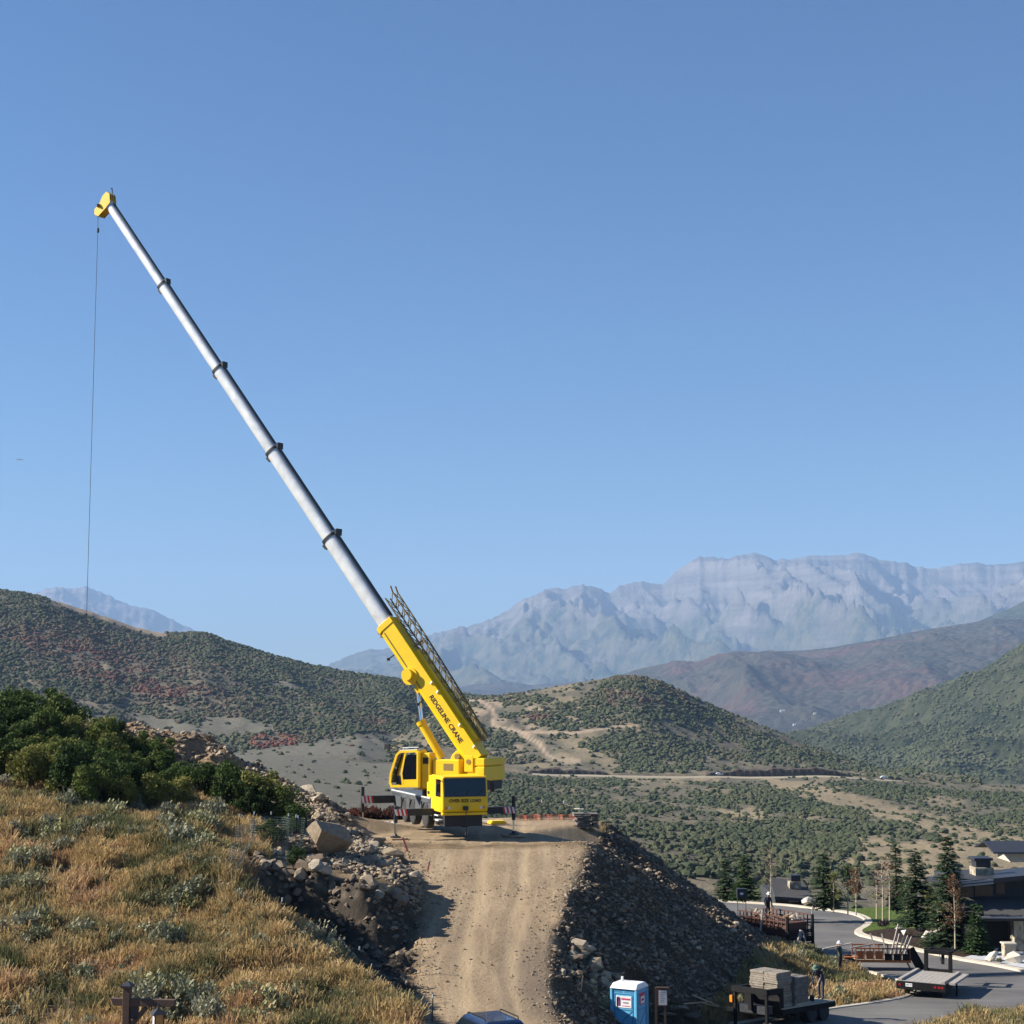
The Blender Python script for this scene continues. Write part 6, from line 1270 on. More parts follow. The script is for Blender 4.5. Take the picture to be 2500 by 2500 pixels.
# ================================================================== site objects: trailers, pallets, toilet, boards, people, car
simple('trailer_black', (.010, .010, .011), .7, spec=.15, dirt=.10); simple('deck_wood', (.36, .31, .24), .85, var=.25, scale=7); simple('grey_wood', (.33, .30, .265), .85, var=.25, scale=9); simple('rust_orange', (.42, .13, .035), .75, dirt=.35, dirtcol=(.12, .05, .03)); simple('tail_red', (.30, .01, .01), .4); simple('slab_stone', (.24, .205, .165), .9, var=.35, scale=5); simple('slab_dark', (.15, .135, .12), .9, var=.35, scale=5); simple('rail_rust', (.10, .045, .03), .8); simple('plastic_white', (.80, .80, .80), .6); simple('bag_white', (.72, .68, .66), .7)
def bxs(name, mat, parent, *boxes, bevel=0.0):
    m = MB()
    for b in boxes: m.box(*b)
    return m.build(name, mat, parent, bevel=bevel)
def wheel(parent, x, y, z, r=.36, w=.22, name='wheel'):
    e = bpy.data.objects.new(name, None); link(e, parent); e.location = (x, y, z)
    MB().lathe([(r * .5, -w * .45), (r * .8, -w * .5), (r, -w * .35), (r, w * .35), (r * .8, w * .5), (r * .5, w * .45)], (0, 0, 0), 'x', 16).build('tyre', 'tyre_rubber', e, smooth=True); MB().lathe([(.02, -w * .3), (r * .5, -w * .4), (r * .52, w * .4), (.02, w * .3)], (0, 0, 0), 'x', 12).build('rim', 'rim_grey', e)
def pallet(x, y, z, rz, w, d, n, th, label, mat='slab_stone', seed=1, cols=2, wrap=False, jit=1.0):
    r = random.Random(seed); t = thing('stone_pallet', label, 'pallet', (x, y, z), rz)
    for k in (-1, 0, 1): bxs('runner', 'deck_wood', t, (k * (w / 2 - .06) - .05, k * (w / 2 - .06) + .05, -d / 2, d / 2, 0, .09))
    bxs('pallet_board', 'deck_wood', t, *[(-w / 2, w / 2, -d / 2 + i * d / 6 + .01, -d / 2 + (i + .8) * d / 6, .092, .115) for i in range(6)])
    z0 = .12
    for i in range(n):
        zt = z0 + th * r.uniform(.8, 1.2)
        jj = jit
        for c in range(cols):
            xa = -w / 2 + w * c / cols + r.uniform(.0, .03); xb = -w / 2 + w * (c + 1) / cols - r.uniform(0, .03); j = r.uniform(-.03, .03)
            bxs('stone_slab', mat, t, (xa + r.uniform(-.03, .03) * jj, xb - r.uniform(0, .02) * jj, -d / 2 + j * jj, d / 2 + j * jj + r.uniform(-.03, .03) * jj, z0, zt - .006), bevel=.012 * min(jj, 2))
        z0 = zt
    if wrap: bxs('strap', 'fascia_grey', t, (-w * .22, -w * .18, -d / 2 - .05, -d / 2 - .035, .1, z0), (w * .15, w * .19, -d / 2 - .05, -d / 2 - .035, .1, z0))
    return t, z0
def tblend(o, x, y, rz=0): return x, y
# --- loaded gooseneck trailer (front towards the camera, left)
LX, LY = 13.2, 77.4; LZ = float(zroad(LY)); LA = math.radians(133)
T1 = thing('flatbed_trailer', 'black gooseneck flatbed loaded with stone pallets at the street edge', 'trailer', (LX, LY, LZ), LA); T1.rotation_euler = (.027, .029, LA)
bxs('deck_frame', 'trailer_black', T1, (-1.1, 1.1, -1.3, 2.6, .55, .78), (-.5, .5, -1.2, 2.6, .40, .55)); 
for i in range(8): x0 = -1.08 + i * .27; bxs('deck_plank', 'deck_wood', T1, (x0, x0 + .255, -1.3, 2.6, .782, .83))
for k in range(14): bxs('stake_pocket', 'fascia_grey', T1, (1.1, 1.125, -1.2 + k * .26, -1.12 + k * .26, .66, .74))
gn = bxs('gooseneck', 'trailer_black', T1, (-1.0, -.82, 2.62, 3.5, 1.45, 1.7), (.82, 1.0, 2.62, 3.5, 1.45, 1.7), (-1.0, 1.0, 3.4, 3.6, 1.48, 1.72), (-1.0, -.82, 2.4, 2.62, .6, 1.69), (.82, 1.0, 2.4, 2.62, .6, 1.69), (-1.0, 1.0, 2.63, 2.7, .8, 1.5)); bxs('coupler', 'trailer_black', T1, (-.09, .09, 3.4, 3.58, .75, 1.48)); bxs('jack_leg', 'trailer_black', T1, (-.95, -.83, 3.42, 3.54, .02, 1.48)); bxs('jack_leg', 'trailer_black', T1, (.85, .97, 3.42, 3.54, .02, 1.48)); bxs('toolbox', 'metal_dark', T1, (-.8, .8, 2.95, 3.4, .6, .95)); bxs('marker_lamp', 'lamp_orange', T1, (.98, 1.12, 3.5, 3.6, 1.0, 1.3))
for y_ in (-.55, .35):
    for s in (-1, 1): wheel(T1, s * .92, y_, .38, .38, .26); wheel(T1, s * .64, y_, .38, .38, .24)
bxs('tail_lamp', 'tail_red', T1, (-1.0, -.75, -1.33, -1.3, .6, .7)); bxs('tail_lamp', 'tail_red', T1, (.75, 1.0, -1.33, -1.3, .6, .7))
M1 = Matrix.Translation((LX, LY, LZ)) @ Euler((.027, .029, LA)).to_matrix().to_4x4()
def on1(x, y, z): return M1 @ Vector((x, y, z))
v = on1(-.0, 2.05, .835); pallet(v.x, v.y, v.z, LA, 1.6, 1.05, 15, .098, 'taller stack of layered stone slabs at the front of the loaded flatbed', 'slab_stone', 1)
v = on1(-.5, 1.0, .835); pallet(v.x, v.y, v.z, LA, .95, 1.0, 11, .10, 'stone slab pallet behind the taller stack on the far side of the flatbed', 'slab_dark', 2)
v = on1(.55, .9, .835); pallet(v.x, v.y, v.z, LA, 1.0, 1.2, 11, .095, 'strapped stone slab pallet nearest the street on the loaded flatbed', 'slab_dark', 3, wrap=True)
# --- empty gooseneck trailer, seen from behind
EX, EY = ROAD(2252, 2438); EY += .3; EZ = float(zroad(EY)); EA = math.radians(-25)
T2 = thing('flatbed_trailer', 'empty low flatbed trailer with raised gooseneck on the street', 'trailer', (EX, EY, EZ), EA); T2.rotation_euler = (-.036, .017, EA)
bxs('deck_frame', 'trailer_black', T2, (-1.22, 1.22, 0, 4.7, .42, .72))
for i in range(9): x0 = -1.2 + i * .267; bxs('deck_plank', 'grey_wood', T2, (x0, x0 + .255, .02, 4.7, .722, .76))
for s in (-1, 1): bxs('side_timber', 'grey_wood', T2, (s * 1.06 - .1, s * 1.06 + .1, .1, 4.6, .762, .86), bevel=.01)
bxs('loading_ramp', 'grey_wood', T2, (1.32, 1.62, .3, 4.4, .70, .80)); rear = bxs('rear_panel', 'trailer_black', T2, (-1.22, 1.22, -.06, 0, .36, .74)); bxs('license_plate', 'white_paint', rear, (-.75, -.42, -.072, -.06, .50, .66)); text_mesh('E49 TP', .10, 'plate_text', 'letter_black', rear, Matrix.Translation((-.585, -.075, .58)) @ RX, align='CENTER', extr=.001)
for x_ in (-1.1, .65, .85, 1.0): bxs('tail_lamp', 'tail_red', rear, (x_, x_ + .12, -.075, -.061, .52, .62))
for s in (-1, 1):
    for y_ in (.9, 1.75): wheel(T2, s * .85, y_, .36, .36, .24)
bxs('gooseneck_frame', 'trailer_black', T2, (-.72, -.54, 4.5, 4.75, .72, 1.85), (.54, .72, 4.5, 4.75, .72, 1.85), (-.72, .72, 4.5, 4.75, 1.65, 1.86), (-.72, .72, 4.55, 4.7, .76, .9), (-.66, -.56, 4.7, 6.0, 1.7, 1.84), (.56, .66, 4.7, 6.0, 1.7, 1.84), (-.66, .66, 5.9, 6.05, 1.68, 1.85), bevel=.01); bxs('jack_leg', 'trailer_black', T2, (1.5, 1.58, 1.2, 1.3, .0, .72)); bxs('coupler', 'trailer_black', T2, (-.08, .08, 5.9, 6.0, 1.0, 1.68)); MB().path([(.1, 4.5, 1.65), (.15, 4.48, 1.35), (.35, 4.48, 1.3), (.5, 4.5, 1.6)], .018, 5).build('breakaway_cable', 'rope_dark', T2)
# --- rusty utility trailer with posts
OX, OY = ROAD(2150, 2366); OZ = float(zroad(OY)); T3 = thing('utility_trailer', 'rusty orange utility trailer full of timber scraps on the street', 'trailer', (OX, OY, OZ), math.radians(-4))
bxs('bed_frame', 'rust_orange', T3, (-1.5, 1.6, -.75, .75, .48, .6)); bxs('bed_floor', 'deck_wood', T3, (-1.48, 1.58, -.72, .72, .602, .63))
for i, x_ in enumerate(np.linspace(-1.48, 1.56, 7)):
    for y_ in (-.76, .76): bxs('rail_post', 'rust_orange' if i < 4 else 'rail_rust', T3, (x_ - .03, x_ + .03, y_ - .03, y_ + .03, .6, 1.22))
for y_ in (-.76, .76): bxs('top_rail', 'rust_orange', T3, (-1.5, 0, y_ - .03, y_ + .03, 1.222, 1.29)); bxs('top_rail', 'rail_rust', T3, (.0, 1.6, y_ - .03, y_ + .03, 1.222, 1.29))
for i in range(3): bxs('side_panel', 'rust_orange', T3, (-1.42 + i * .51, -1.42 + i * .51 + .40, -.78, -.765, .66, 1.12))
for i in range(3): bxs('side_panel', 'trailer_black', T3, (.12 + i * .5, .12 + i * .5 + .42, -.78, -.765, .62, .98))
for x_, s in ((-1.0, -1), (-1.0, 1)): e = bpy.data.objects.new('wheel', None); link(e, T3); e.location = (-1.75, s * .82, .36); e.rotation_euler = (0, 0, math.pi / 2); MB().lathe([(.17, -.09), (.29, -.1), (.36, -.07), (.36, .07), (.29, .1), (.17, .09)], (0, 0, 0), 'x', 16).build('tyre', 'tyre_rubber', e, smooth=True); MB().lathe([(.02, -.06), (.17, -.08), (.18, .08), (.02, .06)], (0, 0, 0), 'x', 12).build('rim', 'rim_grey', e)
MB().path([(-1.5, -.5, .55), (-2.6, 0, .5), (-1.5, .5, .55)], .045, 6).build('tongue', 'rail_rust', T3); bxs('mudguard', 'rust_orange', T3, (-2.15, -1.35, -.95, -.70, .76, .80)); MB().beam((1.62, -.3, 1.2), (2.25, -.3, .05), .5, .06, up=(0, 1, 0)).build('loading_ramp', 'trailer_black', T3); MB().beam((1.4, -.5, .5), (1.65, -.5, .02), .08).build('jack_leg', 'rail_rust', T3)
def plank(a, b, w, h, label, mat='grey_wood', name='timber_plank'):
    a, b = Vector(a), Vector(b); c = a.lerp(b, .5); m = MB().beam(a - c, b - c, w, h); o = m.build(name, mat, bevel=.006); o.location = c; tag(o, label, 'plank'); return o
def t3(x, y, z): return Matrix.Translation((OX, OY, OZ)) @ Matrix.Rotation(math.radians(-4), 4, 'Z') @ Vector((x, y, z))
for a, b, lab in (((-.15, -.2, .66), (-.55, -.1, 2.0), 'leftmost post leaning left out of the rusty trailer'), ((.35, -.3, .66), (.08, -.2, 2.0), 'second post from the left in the rusty trailer'), ((.55, 0, .66), (1.1, .2, 2.5), 'tallest post leaning right out of the rusty trailer'), ((.75, -.2, .66), (1.1, -.1, 2.0), 'dark post beside the tallest one in the rusty trailer'), ((1.0, .1, .66), (1.45, .2, 1.95), 'third post from the right in the rusty trailer'), ((1.1, -.1, .66), (1.6, 0, 1.9), 'second post from the right in the rusty trailer'), ((1.2, -.4, .66), (1.75, -.3, 1.88), 'rightmost post in the rusty trailer'), ((-1.7, -.3, 1.2), (-.5, -.3, 1.42), 'pale board lying across the left end of the rusty trailer')):
    plank(t3(*a), t3(*b), .075, .075, lab)
# --- stake-sided trailer with demolition scrap
JX, JY = float(P(1953, 2290, 103)[0]), 103.0; JZ = gz1(JX, JY) if False else float(zroad(JY)); JA = math.radians(35); T4 = thing('stake_trailer', 'dark stake-sided trailer heaped with scrap timber beside the fill bank', 'trailer', (JX, JY, JZ), JA); MJ = Matrix.Translation((JX, JY, JZ)) @ Matrix.Rotation(JA, 4, 'Z')
bxs('bed_frame', 'trailer_black', T4, (-1.1, 1.1, 0, 4.2, .75, 1.0)); bxs('bed_floor', 'deck_wood', T4, (-1.08, 1.08, .02, 4.2, 1.002, 1.04))
for s in (-1, 1):
    for i in range(13): bxs('stake', 'rail_rust', T4, (s * 1.1 - .03, s * 1.1 + .03, .05 + i * .34, .11 + i * .34, 1.0, 2.3))
    for z_ in (1.25, 1.62, 1.98, 2.28): bxs('side_rail', 'rail_rust', T4, (s * 1.1 - .02 + s * .045, s * 1.1 + .02 + s * .045, 0, 4.25, z_, z_ + .07))
for i in range(5): bxs('stake', 'rail_rust', T4, (-1.05 + i * .5, -.99 + i * .5, 4.2, 4.26, 1.0, 2.3))
for i in range(11): bxs('tailgate_slat', 'trailer_black', T4, (-1.05, .95, -.32 + i * .02, -.26 + i * .02, .12 + i * .13, .20 + i * .13))
for x_ in (-1.08, .93): MB().beam((x_, -.34, .08), (x_, -.05, 1.7), .08).build('tailgate_frame', 'trailer_black', T4)
bxs('rear_post', 'trailer_black', T4, (1.0, 1.14, -.1, .04, .35, 2.35)); bxs('rear_post', 'trailer_black', T4, (-1.14, -1.0, -.1, .04, .75, 2.35))
for s in (-1, 1):
    for y_ in (1.6, 2.5): wheel(T4, s * .95, y_, .38, .38, .25)
r = random.Random(5)
for i in range(26):
    x_ = r.uniform(-.85, .85); y_ = r.uniform(.3, 3.9); L = r.uniform(.6, 1.6); a = r.uniform(0, 3.14); z_ = r.uniform(1.5, 2.35); c = Vector((x_, y_, z_)); d = Vector((math.cos(a) * L / 2, math.sin(a) * L / 2, r.uniform(-.25, .25))); A_, B_ = MJ @ (c - d), MJ @ (c + d); o = plank(A_, B_, r.uniform(.08, .16), .04, 'scrap board in the heap on the stake-sided trailer', r.choice(['grey_wood', 'deck_wood', 'rail_rust', 'lath_wood']), 'scrap_board'); o['group'] = 'scrap boards on the stake-sided trailer'
o = MB().box(-.9, .9, .3, 4.0, 1.05, 1.9).build('scrap_heap', 'rail_rust', T4)
for a, b, lab in (((-1.5, -.9, .0), (-.3, -.35, 1.55), 'longest pale plank leaning on the rear of the stake-sided trailer'), ((-1.25, -.95, 0), (-.2, -.36, 1.5), 'second pale plank leaning on the stake-sided trailer'), ((-.1, -.9, 0), (-.15, -.4, 1.45), 'steep pale plank under the tail of the stake-sided trailer'), ((1.2, .3, 1.2), (1.35, .2, 2.8), 'pale upright board at the right corner of the stake-sided trailer'), ((-1.9, 1.5, 1.0), (-1.25, 2.0, 2.6), 'thin pale pole leaning on the side of the stake-sided trailer')): plank(MJ @ Vector(a), MJ @ Vector(b), .10, .05, lab)
x, y, z = [float(q) for q in P(1812, 2238, 106)]; t = thing('site_sign', 'dark sign box with white notice on posts left of the stake-sided trailer', 'sign', (x, y, z)); bxs('sign_box', 'metal_dark', t, (-.32, .32, -.2, .2, 1.2, 1.75)); bxs('notice', 'white_paint', t, (-.14, .06, -.212, -.2, 1.38, 1.52)); bxs('post', 'wire_grey', t, (-.3, -.26, -.04, .0, -.6, 1.2)); bxs('post', 'wire_grey', t, (.22, .26, -.04, .0, -.6, 1.2))
# --- loose boards on the verge
for (p0, p1, Y0, Y1, w, lab) in (((1690, 2442), (1775, 2474), 70, 68.5, .1, 'longest pale board on the weeds left of the loaded flatbed'), ((1712, 2460), (1800, 2482), 69, 68, .1, 'second pale board on the weeds left of the loaded flatbed'), ((1765, 2470), (1830, 2488), 68.6, 67.9, .08, 'short pale board running under the flatbed neck'), ((1540 + 130, 2470), (1600 + 140, 2455), 68, 69.4, .07, 'thin stick behind the notice board')):
    a, b = GR(*p0), GR(*p1); plank((a[0], a[1], gz1(a[0], a[1]) + .22), (b[0], b[1], gz1(b[0], b[1]) + .16), w, .05, lab, 'lath_wood')
x, y = GR(1783, 2478); o = MB().box(-.32, .32, -.12, .12, 0, .18).build('timber_block', 'lath_wood', bevel=.015); o.location = (x, y, gz1(x, y) + .1); o.rotation_euler = (0, 0, -.25); tag(o, 'pale square timber block on the weeds beside the flatbed neck', 'timber')

# ------------------------------------------------------------------ portable toilet
simple('toilet_blue', (.13, .43, .66), .5, var=.08, dirt=.1, dirtcol=(.35, .42, .46)); simple('toilet_dark', (.05, .20, .36), .5); simple('toilet_white', (.78, .79, .78), .45); simple('sign_purple', (.16, .035, .11), .6); simple('sign_red', (.55, .06, .12), .6)
x, y = float(P(1537, 2500, 69)[0]), 69.0; WC = thing('portable_toilet', 'blue portable toilet with white roof at the foot of the ramp', 'toilet', (x, y, -6.25), math.radians(-28)); WC.scale = (1.0, 1.0, 1.0)
bxs('skid_base', 'toilet_dark', WC, (-.58, .58, -.6, .6, .0, .14)); 
wl = bxs('wall', 'toilet_blue', WC, (-.55, .55, -.555, -.515, .14, 2.08)); wr = bxs('wall', 'toilet_blue', WC, (.515, .555, -.515, .515, .14, 2.08)); bxs('wall', 'toilet_blue', WC, (-.555, -.515, -.515, .515, .14, 2.08)); bxs('door', 'toilet_blue', WC, (-.55, .55, .515, .555, .14, 2.08))
for sx in (-1, 1):
    for sy in (-1, 1): bxs('corner_post', 'toilet_blue', WC, (sx * .545 - .05, sx * .545 + .05, sy * .545 - .05, sy * .545 + .05, .14, 2.1), bevel=.015)
def ribs(parent, face):
    def f(a, b, w=.05, d=.02, mat='toilet_dark'):
        pa = (a[0], -.558, a[1]) if face == 'f' else (.558, a[0], a[1]); pb = (b[0], -.558, b[1]) if face == 'f' else (.558, b[0], b[1]); MB().beam(pa, pb, w if face == 'f' else d, d if face == 'f' else w, up=(0, 1, 0) if face == 'f' else (0, 1, 0)).build('rib', mat, parent)
    f((-.40, 1.28), (.40, 1.28), .03); f((-.40, .3), (-.40, 1.9), .03); f((-.38, .5), (.36, 1.24), .035); f((.40, .3), (.40, 1.9), .03); f((-.40, 1.9), (.40, 1.9), .03); f((-.38, .28), (.36, .32), .03)
ribs(wl, 'f'); ribs(wr, 's')
for k in range(2): bxs('vent_slot', 'toilet_dark', wl, (-.46 + k * .48, -.06 + k * .5, -.563, -.555, 1.96, 1.985), (-.46 + k * .48, -.06 + k * .5, -.563, -.555, 2.01, 2.035))
sg = bxs('company_sign', 'toilet_white', wl, (-.34, .34, -.575, -.556, 1.36, 1.82)); bxs('sign_emblem', 'sign_purple', sg, (-.31, -.14, -.58, -.5755, 1.42, 1.72)); MB().cyl((-.225, -.58, 1.70), (-.225, -.5755, 1.70), .085, n=12).build('sign_emblem', 'sign_purple', sg); bxs('sign_line', 'sign_red', sg, (-.10, .30, -.58, -.5755, 1.67, 1.74)); bxs('sign_line', 'sign_purple', sg, (-.02, .22, -.58, -.5755, 1.54, 1.58)); bxs('sign_line', 'sign_red', sg, (-.06, .28, -.58, -.5755, 1.42, 1.45))
sg = bxs('company_sign', 'sign_red', wr, (.556, .575, -.22, .26, 1.46, 1.92)); bxs('sign_panel', 'toilet_white', sg, (.5755, .58, -.16, .22, 1.5, 1.78)); bxs('sign_line', 'sign_purple', sg, (.5802, .585, -.08, .14, 1.6, 1.68))
rf = MB().loft([[(sx * .60, -.62, 2.08), (sx * .60, .62, 2.08), (sx * .60, .62, 2.14), (sx * .56, .38, 2.30), (sx * .56, -.38, 2.30), (sx * .60, -.62, 2.14)] for sx in (-1, 1)]).build('roof', 'toilet_white', WC, bevel=.03); MB().cyl((-.35, .1, 2.26), (-.35, .1, 2.48), .05, n=10).build('vent_pipe', 'toilet_white', WC)
# notice board
x, y = float(P(1613, 2500, 68)[0]), 68.0; t = thing('notice_board', 'brown posted notice board with white sheet beside the toilet', 'sign', (x, y, -6.15), math.radians(-6)); simple('brown_timber', (.10, .060, .045), .8, var=.25, scale=12)
bxs('post', 'brown_timber', t, (-.23, -.13, -.05, .05, -.3, 2.15)); bxs('post', 'brown_timber', t, (.13, .23, -.05, .05, -.3, 1.5)); bd = bxs('board', 'brown_timber', t, (-.12, .30, -.07, -.02, 1.42, 2.12)); bxs('paper_sheet', 'bag_white', bd, (-.07, .26, -.076, -.0705, 1.47, 2.05)); bxs('cap_strip', 'brown_timber', bd, (-.16, .34, -.1, .04, 2.122, 2.17))
for k in range(6): bxs('text_line', 'wire_grey', bd, (-.02, .20 - .04 * (k % 3), -.079, -.0765, 1.95 - k * .075, 1.965 - k * .075))
# timber sign post and lantern at the bottom left
x, y = float(P(310, 2460, 52)[0]), 52.0; zb = gz1(x, y); zt = float(P(310, 2402, 52)[2]); h_ = zt - zb; t = thing('timber_post', 'brown timber post with cross-arm and cap at the bottom left', 'post', (x, y, zb), math.radians(-8)); zc = float(P(310, 2446, 52)[2]) - zb
bxs('post', 'brown_timber', t, (-.11, .11, -.11, .11, -.3, h_ - .1), bevel=.01); MB().loft([[(-.17, -.17, h_ - .1), (.17, -.17, h_ - .1), (.17, .17, h_ - .1), (-.17, .17, h_ - .1)], [(-.17, -.17, h_ - .04), (.17, -.17, h_ - .04), (.17, .17, h_ - .04), (-.17, .17, h_ - .04)], [(-.01, -.01, h_ + .1), (.01, -.01, h_ + .1), (.01, .01, h_ + .1), (-.01, .01, h_ + .1)]]).build('post_cap', 'metal_dark', t)
for dx0, dx1 in ((-.52, -.112), (.112, 1.55)): MB().prism([(dx0, zc + .11), (dx1, zc + .11), (dx1, zc - .05), (dx1 - .12 if dx1 > 0 else dx1, zc - .11), (dx0 + (.1 if dx0 < 0 else 0), zc - .11)], 'y', -.08, .08).build('cross_arm', 'brown_timber', t, bevel=.008)
MB().beam((.1, 0, zc - .75), (.62, 0, zc - .15), .12, .14).build('brace', 'brown_timber', t); MB().box(.14, .36, -.06, .06, zc - .5, zc - .1).build('bracket_plate', 'metal_dark', t)
x2 = float(P(386, 2480, 51.6)[0]); z2 = float(P(386, 2470, 51.6)[2]); gzz = gz1(x2, 51.6); t = thing('lantern', 'black pyramid-roofed lantern with amber panes beside the timber post', 'lamp', (x2, 51.6, gzz), .5); hz_ = z2 - gzz
simple('amber_pane', (.55, .28, .10), .3); bxs('lamp_post', 'metal_dark', t, (-.05, .05, -.05, .05, -.3, hz_ - .45)); MB().loft([[(-.24, -.24, hz_ - .06), (.24, -.24, hz_ - .06), (.24, .24, hz_ - .06), (-.24, .24, hz_ - .06)], [(-.03, -.03, hz_ + .1), (.03, -.03, hz_ + .1), (.03, .03, hz_ + .1), (-.03, .03, hz_ + .1)]]).cyl((0, 0, hz_ + .1), (0, 0, hz_ + .28), .03, .015, 6).build('lamp_roof', 'metal_dark', t)
for sx, sy in ((0, -1), (-1, 0), (0, 1), (1, 0)): bxs('pane', 'amber_pane' if sx == 0 else 'bag_white', t, (sx * .13 - (.13 if sx == 0 else .005), sx * .13 + (.13 if sx == 0 else .005), sy * .13 - (.13 if sy == 0 else .005), sy * .13 + (.13 if sy == 0 else .005), hz_ - .42, hz_ - .08))
for sx in (-1, 1):
    for sy in (-1, 1): bxs('lamp_bar', 'metal_dark', t, (sx * .14 - .015, sx * .14 + .015, sy * .14 - .015, sy * .14 + .015, hz_ - .46, hz_ - .061))
# --- items on the crane pad
pallet(float(P(1432, 2000, 100.5)[0]), 100.5, gz1(float(P(1432, 2000, 100.5)[0]), 100.5) + .02, math.radians(3), 1.45, 1.1, 8, .105, 'dark heap of stone slabs on a pallet at the right corner of the crane pad', 'slab_dark', 9, cols=3, jit=4.0)
for i, (dx, dz, s) in enumerate(((-.55, .98, .34), (-.3, 1.02, .32), (-.02, .98, .3), (.35, .98, .3))):
    x_ = float(P(1432, 2000, 100.5)[0]) + dx; o = bpy.data.objects.new('loose_stone', rock_mesh('loose_stone', 1400 + i, 'pale_boulder', 10, .6, 1.1)); o.location = (x_, 100.3, gz1(x_, 100.5) + dz); o.scale = (s * 1.3, s, s); link(o); tag(o, 'pale stone on top of the stone pallet on the crane pad', 'stone', 'pale stones on the pad pallet')
x_ = float(P(955, 1992, 99)[0]); o = blob_variant('plastic_bundle', 77, 'bag_white', 2, .6, .5); link(o); o.location = (x_, 99, gz1(x_, 99) + .05); o.scale = (.38, .3, .3); tag(o, 'white plastic bundle on the pad behind the left outriggers', 'bundle')
x_ = float(P(1213, 1996, 101)[0]); o = MB().box(-.5, .5, -.4, .4, 0, .12).box(-.42, .42, -.36, .36, .121, .2).build('outrigger_mat', 'crane_yellow', bevel=.02); o.location = (x_, 101, gz1(x_, 101) + .01); o.rotation_euler = (0, 0, .3); tag(o, 'spare yellow outrigger mat on the pad right of the crane', 'mat'); x_ = float(P(1180, 1998, 101.5)[0]); o = MB().box(-.6, .6, -.2, .2, 0, .08).box(-.55, .3, -.18, .18, .081, .15).build('board_stack', 'bag_white', bevel=.01); o.location = (x_, 101.5, gz1(x_, 101.5) + .01); tag(o, 'low stack of white boards on the pad behind the crane', 'boards')
simple('barrier_orange', (.36, .075, .035), .8)
m = MB(); pts = [(float(P(px, 1995, 104.2)[0]), 104.2 + .3 * math.sin(px)) for px in range(1262, 1410, 8)]
for k in range(5):
    for (xa, ya), (xb, yb) in zip(pts[:-1], pts[1:]): m.beam((xa, ya, gz1(xa, ya) + .02 + k * .07), (xb, yb, gz1(xb, yb) + .02 + k * .07 + .02), .010, .025)
for (xa, ya) in pts: m.beam((xa, ya, gz1(xa, ya)), (xa, ya, gz1(xa, ya) + .32), .02)
tag(m.build('barrier_fence', 'barrier_orange'), 'sagging orange mesh barrier along the far right edge of the pad', 'fence')

# ------------------------------------------------------------------ parked car at the bottom of the ramp
simple('car_blue', (.018, .04, .10), .25, .3, .5, .05, 3, .1, .6); simple('car_glass', (.01, .016, .024), .05, 0, .6, 0)
x, y = -0.95, 59.5; CAR = thing('parked_car', 'dark blue estate car with roof rails at the bottom of the ramp', 'car', (x, y, gz1(x, y) + .05), math.radians(24))

body = [(-2.3, .35), (-2.33, .85), (-2.22, 1.02), (2.0, 1.0), (2.28, .8), (2.3, .35)]
MB().loft([[(sx * w_, yy, zz) for yy, zz in body] for sx, w_ in ((-1, .92), (1, .92))]).build('body', 'car_blue', CAR, bevel=.08)
cabn = lambda w0, w1: MB().loft([[(-w0, -2.15, 1.0), (w0, -2.15, 1.0), (w0, 1.15, 1.0), (-w0, 1.15, 1.0)], [(-w1, -1.75, 1.62), (w1, -1.75, 1.62), (w1, .35, 1.62), (-w1, .35, 1.62)], [(-w1 + .1, -1.6, 1.70), (w1 - .1, -1.6, 1.70), (w1 - .1, .15, 1.70), (-w1 + .1, .15, 1.70)]])
cabn(.86, .70).build('roof', 'car_blue', CAR, bevel=.04); MB().add([(-.66, -2.13, 1.1), (.66, -2.13, 1.1), (.56, -1.84, 1.55), (-.56, -1.84, 1.55)], [(0, 1, 2, 3)]).build('rear_window', 'car_glass', CAR); MB().add([(-.66, 1.09, 1.1), (.66, 1.09, 1.1), (.58, .47, 1.57), (-.58, .47, 1.57)], [(3, 2, 1, 0)]).build('windshield', 'car_glass', CAR)
for s in (-1, 1):
    MB().add([(s * .845, -1.95, 1.1), (s * .845, .95, 1.1), (s * .735, .4, 1.53), (s * .735, -1.7, 1.53)], [(0, 1, 2, 3)]).build('side_window', 'car_glass', CAR); MB().path([(s * .62, -1.5, 1.70), (s * .62, -1.42, 1.76), (s * .62, .0, 1.76), (s * .62, .1, 1.70)], .022, 6).build('roof_rail', 'trailer_black', CAR)
    for yy in (-1.4, 1.4): wheel(CAR, s * .82, yy, .33, .33, .2)
    bxs('tail_lamp', 'tail_red', CAR, (s * .8 - .1, s * .8 + .1, -2.35, -2.3, .7, .95)); bxs('headlight', 'lens_white', CAR, (s * .72 - .14, s * .72 + .14, 2.27, 2.31, .62, .78))
MB().cyl((.1, -1.5, 1.69), (.1, -1.62, 1.92), .012, .006, 5).build('antenna', 'trailer_black', CAR)

